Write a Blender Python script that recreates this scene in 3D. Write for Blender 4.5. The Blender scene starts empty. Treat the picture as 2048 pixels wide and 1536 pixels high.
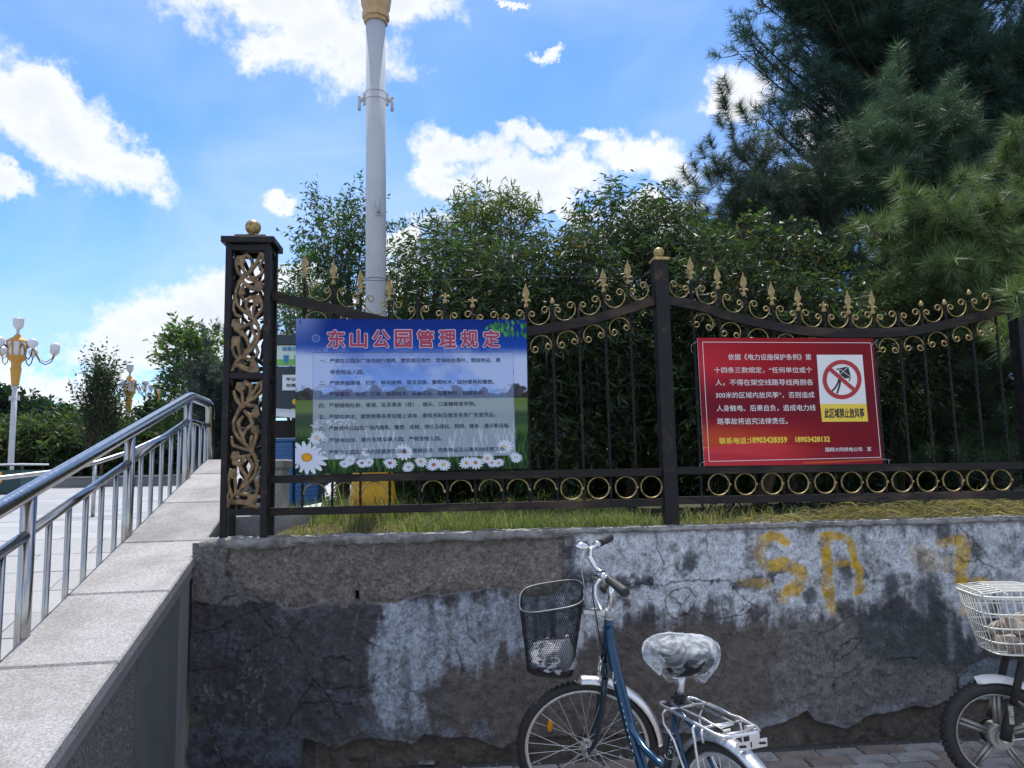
import bpy, math, random
import numpy as np
from mathutils import Vector, Matrix

SC = bpy.context.scene
COL = SC.collection
R = math.radians
random.seed(7)

# ------------------------------------------------------------------ camera
FPX, EYE = 1490.0, 1.52
YAW, PITCH, ROLL = R(5.0), R(6.43), R(1.2)
_f = np.array([math.sin(YAW)*math.cos(PITCH), math.cos(YAW)*math.cos(PITCH), math.sin(PITCH)])
_r = np.array([math.cos(YAW), -math.sin(YAW), 0.0]); _u = np.cross(_r, _f)
_r2 = _r*math.cos(ROLL)-_u*math.sin(ROLL); _u2 = _r*math.sin(ROLL)+_u*math.cos(ROLL)
RM = np.array([_r2, _u2, -_f]).T
CAM = np.array([0, 0, EYE])
cam_d = bpy.data.cameras.new('camera'); cam = bpy.data.objects.new('camera', cam_d); COL.objects.link(cam)
cam_d.sensor_width = 36; cam_d.lens = FPX/2048*36; cam_d.clip_start = .05; cam_d.clip_end = 3000
cam.matrix_world = Matrix(((RM[0,0],RM[0,1],RM[0,2],0),(RM[1,0],RM[1,1],RM[1,2],0),(RM[2,0],RM[2,1],RM[2,2],EYE),(0,0,0,1)))
SC.camera = cam

def ray(x, y):
    return RM @ np.array([(x-1024)/FPX, -(y-768)/FPX, -1.0])
def PY(x, y, Y):                      # where the sight line of a photo pixel meets the plane at depth Y
    v = ray(x, y); return CAM+v*(Y/v[1])
def PZ(x, y, Z):
    v = ray(x, y); return CAM+v*((Z-EYE)/v[2])

# ------------------------------------------------------------------ light
SUN_EL, SUN_AZ = R(67), R(-1)        # azimuth from +Y, positive to +X
sun_dir = Vector((math.sin(SUN_AZ)*math.cos(SUN_EL), math.cos(SUN_AZ)*math.cos(SUN_EL), math.sin(SUN_EL)))
ld = bpy.data.lights.new('sun', 'SUN'); ld.energy = 3.7; ld.angle = R(.5); ld.color = (1.0, .95, .87)
lo = bpy.data.objects.new('sun', ld); COL.objects.link(lo)
lo.rotation_euler = (-sun_dir).to_track_quat('-Z', 'Y').to_euler(); lo.location = (0, 0, 12)

W = bpy.data.worlds.new('World'); SC.world = W; W.use_nodes = True
nt = W.node_tree; nt.nodes.clear(); N = nt.nodes; Lk = nt.links
def nd(t, **k):
    n = N.new(t)
    for a, b in k.items(): setattr(n, a, b)
    return n
sky = nd('ShaderNodeTexSky', sky_type='NISHITA'); sky.sun_disc = False
sky.sun_elevation = SUN_EL; sky.sun_rotation = SUN_AZ; sky.altitude = 1000; sky.air_density = 1.1; sky.dust_density = .6; sky.ozone_density = 2.2
bg = nd('ShaderNodeBackground'); bg.inputs['Strength'].default_value = .15
wo = nd('ShaderNodeOutputWorld'); Lk.new(bg.outputs[0], wo.inputs[0])
tc = nd('ShaderNodeTexCoord'); sep = nd('ShaderNodeSeparateXYZ'); Lk.new(tc.outputs['Generated'], sep.inputs[0])
def mth(op, a, b=None, c=None, clamp=False):
    n = nd('ShaderNodeMath', operation=op); n.use_clamp = clamp
    for i, v in enumerate((a, b, c)):
        if v is None: continue
        if hasattr(v, 'is_output'): Lk.new(v, n.inputs[i])
        else: n.inputs[i].default_value = v
    return n.outputs[0]
yy = mth('MAXIMUM', sep.outputs[1], .06)
uu = mth('DIVIDE', sep.outputs[0], yy); vv = mth('DIVIDE', sep.outputs[2], yy)
uv0 = nd('ShaderNodeCombineXYZ'); Lk.new(uu, uv0.inputs[0]); Lk.new(vv, uv0.inputs[1])
nw = nd('ShaderNodeTexNoise'); nw.inputs['Scale'].default_value = 14; nw.inputs['Detail'].default_value = 7; nw.inputs['Roughness'].default_value = .68; Lk.new(tc.outputs['Generated'], nw.inputs['Vector'])
wv = nd('ShaderNodeVectorMath', operation='SUBTRACT'); Lk.new(nw.outputs['Color'], wv.inputs[0]); wv.inputs[1].default_value = (.5, .5, .5)
uv = nd('ShaderNodeVectorMath', operation='MULTIPLY_ADD'); Lk.new(wv.outputs[0], uv.inputs[0]); uv.inputs[1].default_value = (.13, .11, 0); Lk.new(uv0.outputs[0], uv.inputs[2])
nz = nd('ShaderNodeTexNoise'); nz.inputs['Scale'].default_value = 13; nz.inputs['Detail'].default_value = 10; nz.inputs['Roughness'].default_value = .64
Lk.new(tc.outputs['Generated'], nz.inputs['Vector'])
nz2 = nd('ShaderNodeTexNoise'); nz2.inputs['Scale'].default_value = 3.2; nz2.inputs['Detail'].default_value = 6; nz2.inputs['Roughness'].default_value = .6
Lk.new(tc.outputs['Generated'], nz2.inputs['Vector'])
# the clouds that hang in front of us: (x, y, rx, ry, tilt) as seen, turned into directions
CLOUDS = [(600,-30,290,110,0),(640,70,150,90,10),(715,120,110,70,0),(820,0,70,80,0),(560,110,80,60,35),(470,-10,80,60,20),
 (50,200,120,70,15),(150,270,150,70,38),(255,330,95,50,30),(20,352,75,26,25),(120,180,70,30,40),
 (563,414,58,24,14),(360,630,170,65,-12),(500,590,170,60,-8),(300,700,130,50,0),(430,720,130,60,0),(230,680,60,25,0),
 (110,780,170,36,0),(200,830,160,30,0),(20,800,90,40,0),(400,800,120,50,0),
 (1090,350,230,62,0),(930,300,110,52,0),(1040,262,80,32,8),(1250,315,150,60,6),(1330,345,100,40,10),(1060,400,150,36,0),(900,360,90,40,0),(1180,275,60,25,0),
 (1100,112,46,13,0),(1485,185,80,42,-25),(1450,215,50,24,-20),(930,425,110,24,-10),(1330,425,90,34,0),(1160,430,70,18,0),(620,560,90,50,0),(800,560,90,60,0),(650,610,120,40,0),(790,480,40,26,0),
 (1010,12,40,8,0),(1280,480,130,40,0),(1750,250,140,60,0),(-300,150,160,80,0),(2300,300,200,70,0)]
acc = None
for (cx, cy, rx, ry, rot) in CLOUDS:
    c = ray(cx, cy); a, b = c[0]/c[1], c[2]/c[1]
    mp = nd('ShaderNodeMapping', vector_type='TEXTURE')
    mp.inputs['Location'].default_value = (a, b, 0); mp.inputs['Rotation'].default_value = (0, 0, R(-rot+1.2))
    k = (1+a*a*.8)
    mp.inputs['Scale'].default_value = (rx/FPX*k, ry/FPX*k, 1); Lk.new(uv.outputs[0], mp.inputs['Vector'])
    ln = nd('ShaderNodeVectorMath', operation='LENGTH'); Lk.new(mp.outputs[0], ln.inputs[0])
    d = mth('SUBTRACT', 1.0, ln.outputs['Value'])
    acc = d if acc is None else mth('SMOOTH_MAX', acc, d, .15)
acc = mth('MAXIMUM', acc, -.9)
# out of view the cloud cover is thickened to give whiter fill light
oth = mth('MULTIPLY_ADD', nz2.outputs[0], 5.0, -2.25)
side = mth('LESS_THAN', sep.outputs[1], .35); acc = mth('ADD', mth('MULTIPLY', acc, mth('SUBTRACT', 1, side)), mth('MULTIPLY', oth, side))
den = mth('ADD', acc, mth('MULTIPLY_ADD', nz.outputs[0], 3.0, -1.38))
mr = nd('ShaderNodeMapRange', interpolation_type='SMOOTHSTEP'); Lk.new(den, mr.inputs[0]); mr.inputs[1].default_value = -.08; mr.inputs[2].default_value = .62
low = nd('ShaderNodeMapRange', interpolation_type='SMOOTHSTEP'); Lk.new(sep.outputs[2], low.inputs[0]); low.inputs[1].default_value = -.01; low.inputs[2].default_value = .05
mask = mth('MULTIPLY', mr.outputs[0], low.outputs[0]); mask = mth('MULTIPLY', mask, .94)
shade = nd('ShaderNodeMapRange'); Lk.new(mth('ADD', mth('MULTIPLY', den, .45), nz2.outputs[0]), shade.inputs[0]); shade.inputs[1].default_value = .45; shade.inputs[2].default_value = 1.5
cr = nd('ShaderNodeMix', data_type='RGBA'); Lk.new(shade.outputs[0], cr.inputs[0])
cr.inputs[6].default_value = (5.3, 5.35, 5.4, 1); cr.inputs[7].default_value = (3.7, 3.9, 4.2, 1)
tint = nd('ShaderNodeMix', data_type='RGBA', blend_type='MULTIPLY'); tint.inputs[0].default_value = 1
Lk.new(sky.outputs[0], tint.inputs[6]); tint.inputs[7].default_value = (.52, .755, 1.03, 1)
vz = nd('ShaderNodeTexNoise'); vz.inputs['Scale'].default_value = 2.1; vz.inputs['Detail'].default_value = 5; vz.inputs['Distortion'].default_value = .6; vz.inputs['Roughness'].default_value = .55
vm_ = nd('ShaderNodeMapping'); vm_.inputs['Scale'].default_value = (1, 1, 2.4); Lk.new(tc.outputs['Generated'], vm_.inputs[0]); Lk.new(vm_.outputs[0], vz.inputs['Vector'])
vr = nd('ShaderNodeMapRange', interpolation_type='SMOOTHSTEP'); Lk.new(vz.outputs[0], vr.inputs[0]); vr.inputs[1].default_value = .36; vr.inputs[2].default_value = .74; vr.inputs[3].default_value = .0; vr.inputs[4].default_value = .42
vl = mth('MULTIPLY', vr.outputs[0], mth('SUBTRACT', 1.25, sep.outputs[2], clamp=True))
veil = nd('ShaderNodeMix', data_type='RGBA'); Lk.new(vl, veil.inputs[0]); Lk.new(tint.outputs[2], veil.inputs[6]); veil.inputs[7].default_value = (4.2, 4.7, 5.2, 1)
mx = nd('ShaderNodeMix', data_type='RGBA'); Lk.new(mask, mx.inputs[0]); Lk.new(veil.outputs[2], mx.inputs[6]); Lk.new(cr.outputs[2], mx.inputs[7])
Lk.new(mx.outputs[2], bg.inputs[0])

SC.render.engine = 'CYCLES'
SC.view_settings.view_transform = 'Standard'; SC.view_settings.look = 'None'
SC.view_settings.exposure = 0.5; SC.view_settings.gamma = 1.0; SC.view_settings.use_curve_mapping = False
SC.cycles.use_denoising = True; SC.cycles.max_bounces = 8; SC.cycles.transparent_max_bounces = 16; SC.cycles.caustics_reflective = False; SC.cycles.caustics_refractive = False

# ------------------------------------------------------------------ helpers
ORI = {}
def tag(o, label=None, cat=None, group=None, kind=None):
    if label: o['label'] = label
    if cat: o['category'] = cat
    if group: o['group'] = group
    if kind: o['kind'] = kind
    return o
def thing(name, label, cat, loc=(0,0,0), group=None):
    o = bpy.data.objects.new(name, None); COL.objects.link(o); o.location = loc; o.empty_display_size = .1
    ORI[o.name] = np.array(loc, float); return tag(o, label, cat, group)
def group_part(name, parent):
    o = bpy.data.objects.new(name, None); COL.objects.link(o); o.parent = parent; ORI[o.name] = ORI[parent.name]; return o
def link(name, me, parent=None):
    o = bpy.data.objects.new(name, me); COL.objects.link(o)
    if parent is not None: o.parent = parent; ORI[o.name] = ORI[parent.name]
    else: ORI[o.name] = np.zeros(3)
    return o
def mesh_np(name, V, F, mat, parent=None, col=None, smooth=False, local=False):
    V = np.asarray(V, float); F = np.asarray(F, np.int32)
    if parent is not None and not local: V = V-ORI[parent.name]
    me = bpy.data.meshes.new(name); n, k = F.shape
    me.vertices.add(len(V)); me.vertices.foreach_set('co', V.astype(np.float32).ravel())
    me.loops.add(n*k); me.loops.foreach_set('vertex_index', F.ravel())
    me.polygons.add(n); me.polygons.foreach_set('loop_start', np.arange(n, dtype=np.int32)*k)
    me.polygons.foreach_set('loop_total', np.full(n, k, np.int32))
    if smooth: me.polygons.foreach_set('use_smooth', np.ones(n, bool))
    if col is not None:
        a = me.color_attributes.new('Col', 'FLOAT_COLOR', 'POINT')
        c = np.ones((len(V), 4), np.float32); c[:, :3] = col; a.data.foreach_set('color', c.ravel())
    me.update(); me.materials.append(mat)
    return link(name, me, parent)

class MB:
    def __init__(s): s.v = []; s.f = []; s.s = []
    def add(s, vs, fs, smooth=False):
        b = len(s.v); s.v += [tuple(map(float, p)) for p in vs]
        for f in fs: s.f.append(tuple(i+b for i in f)); s.s.append(smooth)
        return s
    def box(s, a, b, M=None):
        (x0,y0,z0),(x1,y1,z1) = a, b
        vs = [(x0,y0,z0),(x1,y0,z0),(x1,y1,z0),(x0,y1,z0),(x0,y0,z1),(x1,y0,z1),(x1,y1,z1),(x0,y1,z1)]
        if M is not None: vs = [tuple(M @ Vector(p)) for p in vs]
        return s.add(vs, [(0,3,2,1),(4,5,6,7),(0,1,5,4),(1,2,6,5),(2,3,7,6),(3,0,4,7)])
    def bbox(s, a, b, c=.004):        # bevelled box
        (x0,y0,z0),(x1,y1,z1) = a, b; vs = []
        for sx, X in ((1,x0),(-1,x1)):
            for sy, Y in ((1,y0),(-1,y1)):
                for sz, Z in ((1,z0),(-1,z1)):
                    vs += [(X, Y+sy*c, Z+sz*c), (X+sx*c, Y, Z+sz*c), (X+sx*c, Y+sy*c, Z)]
        import itertools
        i = lambda a,b,c,k: ((a*2+b)*2+c)*3+k
        f = []
        f += [(i(0,0,0,0),i(0,0,1,0),i(0,1,1,0),i(0,1,0,0)),(i(1,0,0,0),i(1,1,0,0),i(1,1,1,0),i(1,0,1,0))]
        f += [(i(0,0,0,1),i(1,0,0,1),i(1,0,1,1),i(0,0,1,1)),(i(0,1,0,1),i(0,1,1,1),i(1,1,1,1),i(1,1,0,1))]
        f += [(i(0,0,0,2),i(0,1,0,2),i(1,1,0,2),i(1,0,0,2)),(i(0,0,1,2),i(1,0,1,2),i(1,1,1,2),i(0,1,1,2))]
        for a_ in (0,1):
            for b_ in (0,1):
                f += [(i(a_,b_,0,0),i(a_,b_,1,0),i(a_,b_,1,1),i(a_,b_,0,1)), (i(a_,0,b_,0),i(a_,1,b_,0),i(a_,1,b_,2),i(a_,0,b_,2)), (i(0,a_,b_,1),i(1,a_,b_,1),i(1,a_,b_,2),i(0,a_,b_,2))]
        for a_ in (0,1):
            for b_ in (0,1):
                for c_ in (0,1): f.append((i(a_,b_,c_,0),i(a_,b_,c_,1),i(a_,b_,c_,2)))
        return s.add(vs, f)
    def tube(s, path, r, n=10, closed=False, flat=1.0, up=None, cap=True, smooth=True, twist=0.0, sq=False):
        P = [Vector(p) for p in path]; m = len(P)
        rr = r if hasattr(r, '__len__') else [r]*m
        T = []
        for i in range(m):
            a = P[(i-1) % m] if (closed or i > 0) else P[i]; b = P[(i+1) % m] if (closed or i < m-1) else P[i]
            t = (b-a); T.append(t.normalized() if t.length > 1e-9 else Vector((0,0,1)))
        u = Vector(up) if up is not None else (Vector((0,1,0)) if abs(T[0].y) < .9 else Vector((1,0,0)))
        u = (u-T[0]*u.dot(T[0])).normalized(); vs = []; L = 0
        for i in range(m):
            if up is not None: u0 = Vector(up); u = (u0-T[i]*u0.dot(T[i]));  u = u.normalized() if u.length > 1e-6 else Vector((1,0,0))
            else: u = (u-T[i]*u.dot(T[i])).normalized()
            w = T[i].cross(u)
            if i: L += (P[i]-P[i-1]).length
            for k in range(n):
                a = 2*math.pi*(k+.5)/n+twist*L
                vs.append(P[i]+(u*math.cos(a)*flat+w*math.sin(a))*rr[i])
        fs = []
        for i in range(m if closed else m-1):
            j = (i+1) % m
            for k in range(n): fs.append((i*n+k, i*n+(k+1)%n, j*n+(k+1)%n, j*n+k))
        s.add(vs, fs, smooth and n > 4)
        if cap and not closed: s.f.append(tuple(len(s.v)-n*m+k for k in reversed(range(n)))); s.s.append(False); s.f.append(tuple(len(s.v)-n+k for k in range(n))); s.s.append(False)
        return s
    def torus(s, c, r, t, ax='y', n=40, k=8, a0=0, a1=360, flat=1.0):
        pts = []
        full = abs(a1-a0) >= 359.9
        for i in range(n if full else n+1):
            a = R(a0+(a1-a0)*i/n); q = {'y': (r*math.cos(a), 0, r*math.sin(a)), 'x': (0, r*math.cos(a), r*math.sin(a)), 'z': (r*math.cos(a), r*math.sin(a), 0)}[ax]
            pts.append((c[0]+q[0], c[1]+q[1], c[2]+q[2]))
        return s.tube(pts, t, k, closed=full, up={'y':(0,1,0),'x':(1,0,0),'z':(0,0,1)}[ax], flat=flat)
    def lathe(s, c, prof, n=24, smooth=True, rot=0):
        vs = []; fs = []; m = len(prof)
        for (r_, z_) in prof:
            for k in range(n):
                a = 2*math.pi*k/n+rot; vs.append((c[0]+r_*math.cos(a), c[1]+r_*math.sin(a), c[2]+z_))
        for i in range(m-1):
            for k in range(n): fs.append((i*n+k, i*n+(k+1)%n, (i+1)*n+(k+1)%n, (i+1)*n+k))
        fs.append(tuple(reversed(range(n)))); fs.append(tuple((m-1)*n+k for k in range(n)))
        return s.add(vs, fs, smooth)
    def sphere(s, c, r, n=20, sc=(1,1,1)):
        m = n//2; vs = []; fs = []
        for i in range(1, m):
            t = math.pi*i/m
            for k in range(n):
                a = 2*math.pi*k/n; vs.append((c[0]+r*sc[0]*math.sin(t)*math.cos(a), c[1]+r*sc[1]*math.sin(t)*math.sin(a), c[2]+r*sc[2]*math.cos(t)))
        vs += [(c[0],c[1],c[2]+r*sc[2]), (c[0],c[1],c[2]-r*sc[2])]; T_, B_ = len(vs)-2, len(vs)-1
        for i in range(m-2):
            for k in range(n): fs.append((i*n+k, (i+1)*n+k, (i+1)*n+(k+1)%n, i*n+(k+1)%n))
        for k in range(n): fs.append((T_, k, (k+1)%n)); fs.append((B_, (m-2)*n+(k+1)%n, (m-2)*n+k))
        return s.add(vs, fs, True)
    def prism(s, poly, a, b, f):       # poly in 2D, f(p,q,t)->xyz, t in (a,b)
        n = len(poly); vs = [f(p, q, a) for p, q in poly]+[f(p, q, b) for p, q in poly]
        return s.add(vs, [tuple(range(n)), tuple(reversed(range(n, 2*n)))]+[(i, i+n, (i+1)%n+n, (i+1)%n) for i in range(n)])
    def mesh(s, name, mat, off=(0,0,0)):
        me = bpy.data.meshes.new(name); o = off
        me.from_pydata([(p[0]-o[0], p[1]-o[1], p[2]-o[2]) for p in s.v], [], s.f)
        me.polygons.foreach_set('use_smooth', s.s); me.materials.append(mat); me.update(); return me
    def build(s, name, mat, parent=None, local=False):
        off = (0,0,0) if (parent is None or local) else tuple(ORI[parent.name])
        return link(name, s.mesh(name, mat, off), parent)

# ------------------------------------------------------------------ materials
def lin(r, g, b):
    f = lambda c: ((c/255+.055)/1.055)**2.4 if c/255 > .04045 else c/255/12.92
    return np.array([f(r), f(g), f(b)])
def MAT(name, col=(.5,.5,.5), rough=.6, metal=0, ns=6, nv=.15, col2=None, s2=3, t2=.55, w2=.08, bump=0, bs=80, bd=.01, attr=False, attr_nv=0, spec=.5, trans=0, tcol=(1,1,1), coat=0, rv=.1, stretch=None, orand=0):
    m = bpy.data.materials.new(name); m.use_nodes = True; t = m.node_tree; n = t.nodes; L = t.links
    b = n['Principled BSDF']; b.inputs['Roughness'].default_value = rough; b.inputs['Metallic'].default_value = metal
    b.inputs['Specular IOR Level'].default_value = spec; b.inputs['Coat Weight'].default_value = coat; b.inputs['Coat Roughness'].default_value = .15
    tcn = n.new('ShaderNodeTexCoord'); vec = tcn.outputs['Object']
    if stretch:
        mp = n.new('ShaderNodeMapping'); mp.inputs['Scale'].default_value = stretch; L.new(vec, mp.inputs[0]); vec = mp.outputs[0]
    no = n.new('ShaderNodeTexNoise'); no.inputs['Scale'].default_value = ns; no.inputs['Detail'].default_value = 8; no.inputs['Roughness'].default_value = .65; L.new(vec, no.inputs[0])
    mr_ = n.new('ShaderNodeMapRange'); mr_.inputs[1].default_value = .3; mr_.inputs[2].default_value = .7; mr_.inputs[3].default_value = 1-nv; mr_.inputs[4].default_value = 1+nv; L.new(no.outputs[0], mr_.inputs[0])
    if attr: a_ = n.new('ShaderNodeVertexColor'); a_.layer_name = 'Col'; src = a_.outputs[0]
    else: a_ = n.new('ShaderNodeRGB'); a_.outputs[0].default_value = (*col, 1); src = a_.outputs[0]
    if col2 is not None:
        n2 = n.new('ShaderNodeTexNoise'); n2.inputs['Scale'].default_value = s2; n2.inputs['Detail'].default_value = 9; n2.inputs['Roughness'].default_value = .7; L.new(vec, n2.inputs[0])
        m2 = n.new('ShaderNodeMapRange'); m2.inputs[1].default_value = t2-w2; m2.inputs[2].default_value = t2+w2; L.new(n2.outputs[0], m2.inputs[0])
        mi = n.new('ShaderNodeMix'); mi.data_type = 'RGBA'; L.new(m2.outputs[0], mi.inputs[0]); L.new(src, mi.inputs[6]); mi.inputs[7].default_value = (*col2, 1); src = mi.outputs[2]
    vm = n.new('ShaderNodeVectorMath'); vm.operation = 'SCALE'; L.new(src, vm.inputs[0]); L.new(mr_.outputs[0], vm.inputs['Scale'])
    if orand:
        oi = n.new('ShaderNodeObjectInfo'); om = n.new('ShaderNodeMapRange'); om.inputs[3].default_value = 1-orand; om.inputs[4].default_value = 1+orand; L.new(oi.outputs['Random'], om.inputs[0])
        mu = n.new('ShaderNodeMath'); mu.operation = 'MULTIPLY'; L.new(om.outputs[0], mu.inputs[0]); L.new(mr_.outputs[0], mu.inputs[1]); L.new(mu.outputs[0], vm.inputs['Scale'])
    L.new(vm.outputs[0], b.inputs['Base Color'])
    rr = n.new('ShaderNodeMapRange'); rr.inputs[1].default_value = .3; rr.inputs[2].default_value = .7; rr.inputs[3].default_value = max(rough-rv, .02); rr.inputs[4].default_value = min(rough+rv, 1); L.new(no.outputs[0], rr.inputs[0]); L.new(rr.outputs[0], b.inputs['Roughness'])
    if bump:
        nb = n.new('ShaderNodeTexNoise'); nb.inputs['Scale'].default_value = bs; nb.inputs['Detail'].default_value = 6; nb.inputs['Roughness'].default_value = .7; L.new(vec, nb.inputs[0])
        bu = n.new('ShaderNodeBump'); bu.inputs['Strength'].default_value = bump; bu.inputs['Distance'].default_value = bd; L.new(nb.outputs[0], bu.inputs['Height']); L.new(bu.outputs[0], b.inputs['Normal'])
    if trans:
        tr = n.new('ShaderNodeBsdfTranslucent'); sc_ = n.new('ShaderNodeVectorMath'); sc_.operation = 'MULTIPLY'; sc_.inputs[1].default_value = tcol; L.new(vm.outputs[0], sc_.inputs[0]); L.new(sc_.outputs[0], tr.inputs[0])
        ms = n.new('ShaderNodeMixShader'); ms.inputs[0].default_value = trans; L.new(b.outputs[0], ms.inputs[1]); L.new(tr.outputs[0], ms.inputs[2]); L.new(ms.outputs[0], n['Material Output'].inputs[0])
    return m

m_black = MAT('black_iron_paint', (.008,.0085,.011), .5, 0, 30, .4, col2=(.055,.034,.022), s2=11, t2=.60, w2=.06, bump=.25, bs=200, bd=.002, spec=.3)
m_rail = MAT('weathered_black_rail', (.013,.011,.011), .6, 0, 14, .45, col2=(.06,.04,.03), s2=8, t2=.56, w2=.07, bump=.5, bs=90, bd=.003, stretch=(.3,1,1), spec=.3)
m_gold = MAT('gold_paint', (.42,.315,.13), .48, .25, 60, .35, col2=(.10,.065,.035), s2=38, t2=.56, w2=.08, bump=.3, bs=300, bd=.001)
m_vine = MAT('bronze_paint', (.25,.165,.085), .5, .2, 40, .35, col2=(.08,.05,.03), s2=22, t2=.54, w2=.1, bump=.4, bs=150, bd=.002)
m_vined = MAT('dark_vine_silhouette', (.02,.016,.013), .6, 0, 30, .3)  # rear and side vine panels coloured dark to read as silhouettes
m_steel = MAT('stainless_steel', (.42,.41,.40), .20, 1, 60, .08, rv=.06, stretch=(1,1,.15))
m_steelo = MAT('weathered_steel', (.5,.5,.5), .35, 1, 20, .25, rv=.1)
m_chrome = MAT('chrome', (.75,.76,.78), .12, 1, 50, .08, rv=.05)
m_alu = MAT('silver_aluminium', (.72,.74,.78), .3, .9, 30, .08, rv=.08)
m_granite = MAT('light_granite', (.335,.33,.34), .75, 0, 110, .5, col2=(.20,.19,.185), s2=2.2, t2=.55, w2=.12, bump=.3, bs=300, bd=.003, orand=.10)
m_granedge = MAT('granite_edge', (.21,.21,.212), .7, 0, 300, .4, bump=.4, bs=300, bd=.003)
m_granrough = MAT('bush_hammered_granite', (.17,.175,.172), .8, 0, 90, .85, col2=(.30,.31,.31), s2=55, t2=.60, w2=.05, bump=1, bs=120, bd=.012)
m_granpol = MAT('honed_dark_granite', (.155,.163,.163), .45, 0, 200, .25, col2=(.11,.12,.125), s2=4, t2=.55, w2=.15, bump=.15, bs=300, bd=.002)
m_slab = MAT('plaza_slab', (.34,.34,.345), .6, 0, 40, .12, col2=(.33,.33,.34), s2=1.2, t2=.55, w2=.1, bump=.2, bs=200, bd=.002, orand=.08)
m_slab2 = MAT('plaza_slab_dark', (.29,.29,.30), .6, 0, 40, .14, bump=.2, bs=200, bd=.002)
m_joint = MAT('joint_mortar', (.08,.08,.08), .9, 0, 40, .3)
m_paver = MAT('grey_paver', (.34,.335,.335), .85, orand=.2, metal=0, ns=30, nv=.25, col2=(.15,.14,.135), s2=6, t2=.58, w2=.1, bump=.5, bs=120, bd=.004)
m_paver2 = MAT('red_paver', (.28,.225,.21), .85, orand=.2, metal=0, ns=30, nv=.25, col2=(.16,.14,.13), s2=6, t2=.55, w2=.1, bump=.5, bs=120, bd=.004)
m_cement = MAT('old_cement', (.33,.325,.32), .9, 0, 22, .35, col2=(.11,.105,.10), s2=8, t2=.57, w2=.1, bump=.9, bs=70, bd=.012)
m_plaster = MAT('stained_plaster', rough=.9, ns=90, nv=.22, attr=True, bump=.8, bs=110, bd=.010, rv=.05)
m_print = MAT('printed_sheet', rough=.5, ns=3, nv=.03, attr=True, rv=.05, spec=.15)
m_soil = MAT('bank_soil', (.055,.05,.028), .95, 0, 8, .3, col2=(.05,.065,.02), s2=5, t2=.5, w2=.1, bump=.8, bs=40, bd=.02)
m_grass = MAT('grass_blades', rough=.6, ns=3, nv=.2, attr=True, trans=.4, tcol=(1.3,1.4,.6))
m_leaf = MAT('green_leaves', rough=.42, ns=1.5, nv=.2, attr=True, trans=.42, spec=.25, tcol=(1.3,1.5,.5))
m_needle = MAT('pine_needles', rough=.5, ns=1.2, nv=.25, attr=True, trans=.25, spec=.5, tcol=(1.2,1.3,.6))
m_bark = MAT('brown_bark', (.085,.062,.045), .9, 0, 20, .35, bump=1, bs=40, bd=.02, stretch=(1,1,.3))
m_pole = MAT('white_pole_paint', (.47,.50,.55), .6, 0, 3, .07, col2=(.38,.40,.43), s2=2, t2=.62, w2=.1, rv=.05, spec=.12)
m_ochre = MAT('ochre_lamp_paint', (.50,.26,.035), .45, 0, 8, .12, col2=(.33,.17,.04), s2=8, t2=.64, w2=.1)
m_ochre2 = MAT('beige_gold_paint', (.46,.31,.15), .45, 0, 8, .1)
m_yel = MAT('yellow_pedestal_paint', (.88,.50,.03), .45, 0, 6, .12, col2=(.45,.25,.05), s2=7, t2=.64, w2=.08, bump=.2, bs=60)
m_globe = MAT('frosted_globe', (.62,.64,.70), .3, 0, 4, .04)
m_blk = MAT('matt_black', (.015,.015,.016), .7, 0, 20, .2)
m_rub = MAT('black_rubber', (.022,.023,.026), .62, 0, 60, .3, bump=.4, bs=200, bd=.002)
m_frame = MAT('teal_blue_bicycle_paint', (.004,.050,.115), .25, .45, 12, .12, coat=.6, rv=.05)
m_framed = MAT('dark_teal_bicycle_paint', (.006,.028,.045), .3, .3, 12, .12, coat=.5, rv=.05)
m_white = MAT('white_ink', (.78,.78,.80), .5, 0, 5, .04)
m_pink = MAT('pale_pink_ink', (.72,.60,.74), .5, 0, 5, .04)
m_crim = MAT('crimson_ink', (.36,.035,.085), .5, 0, 5, .06)
m_navy = MAT('navy_ink', (.012,.022,.09), .5, 0, 5, .06)
m_ink = MAT('black_ink', (.012,.014,.03), .5, 0, 5, .06)
m_yink = MAT('yellow_ink', (.85,.62,.06), .5, 0, 5, .04)
m_rink = MAT('red_ink', (.42,.02,.03), .5, 0, 5, .04)
m_wire = MAT('white_coated_wire', (.74,.74,.70), .35, 0, 60, .12, col2=(.4,.36,.3), s2=40, t2=.66, w2=.05)
m_zip = MAT('galvanised_wire', (.45,.45,.46), .4, .8, 30, .15)
m_rock = MAT('pale_rubble', (.42,.37,.32), .9, 0, 14, .4, col2=(.18,.15,.13), s2=12, t2=.55, w2=.1, bump=.8, bs=60, bd=.01)
m_amber = MAT('amber_reflector', (.85,.36,.01), .2, 0, 60, .1, trans=.3)
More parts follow.
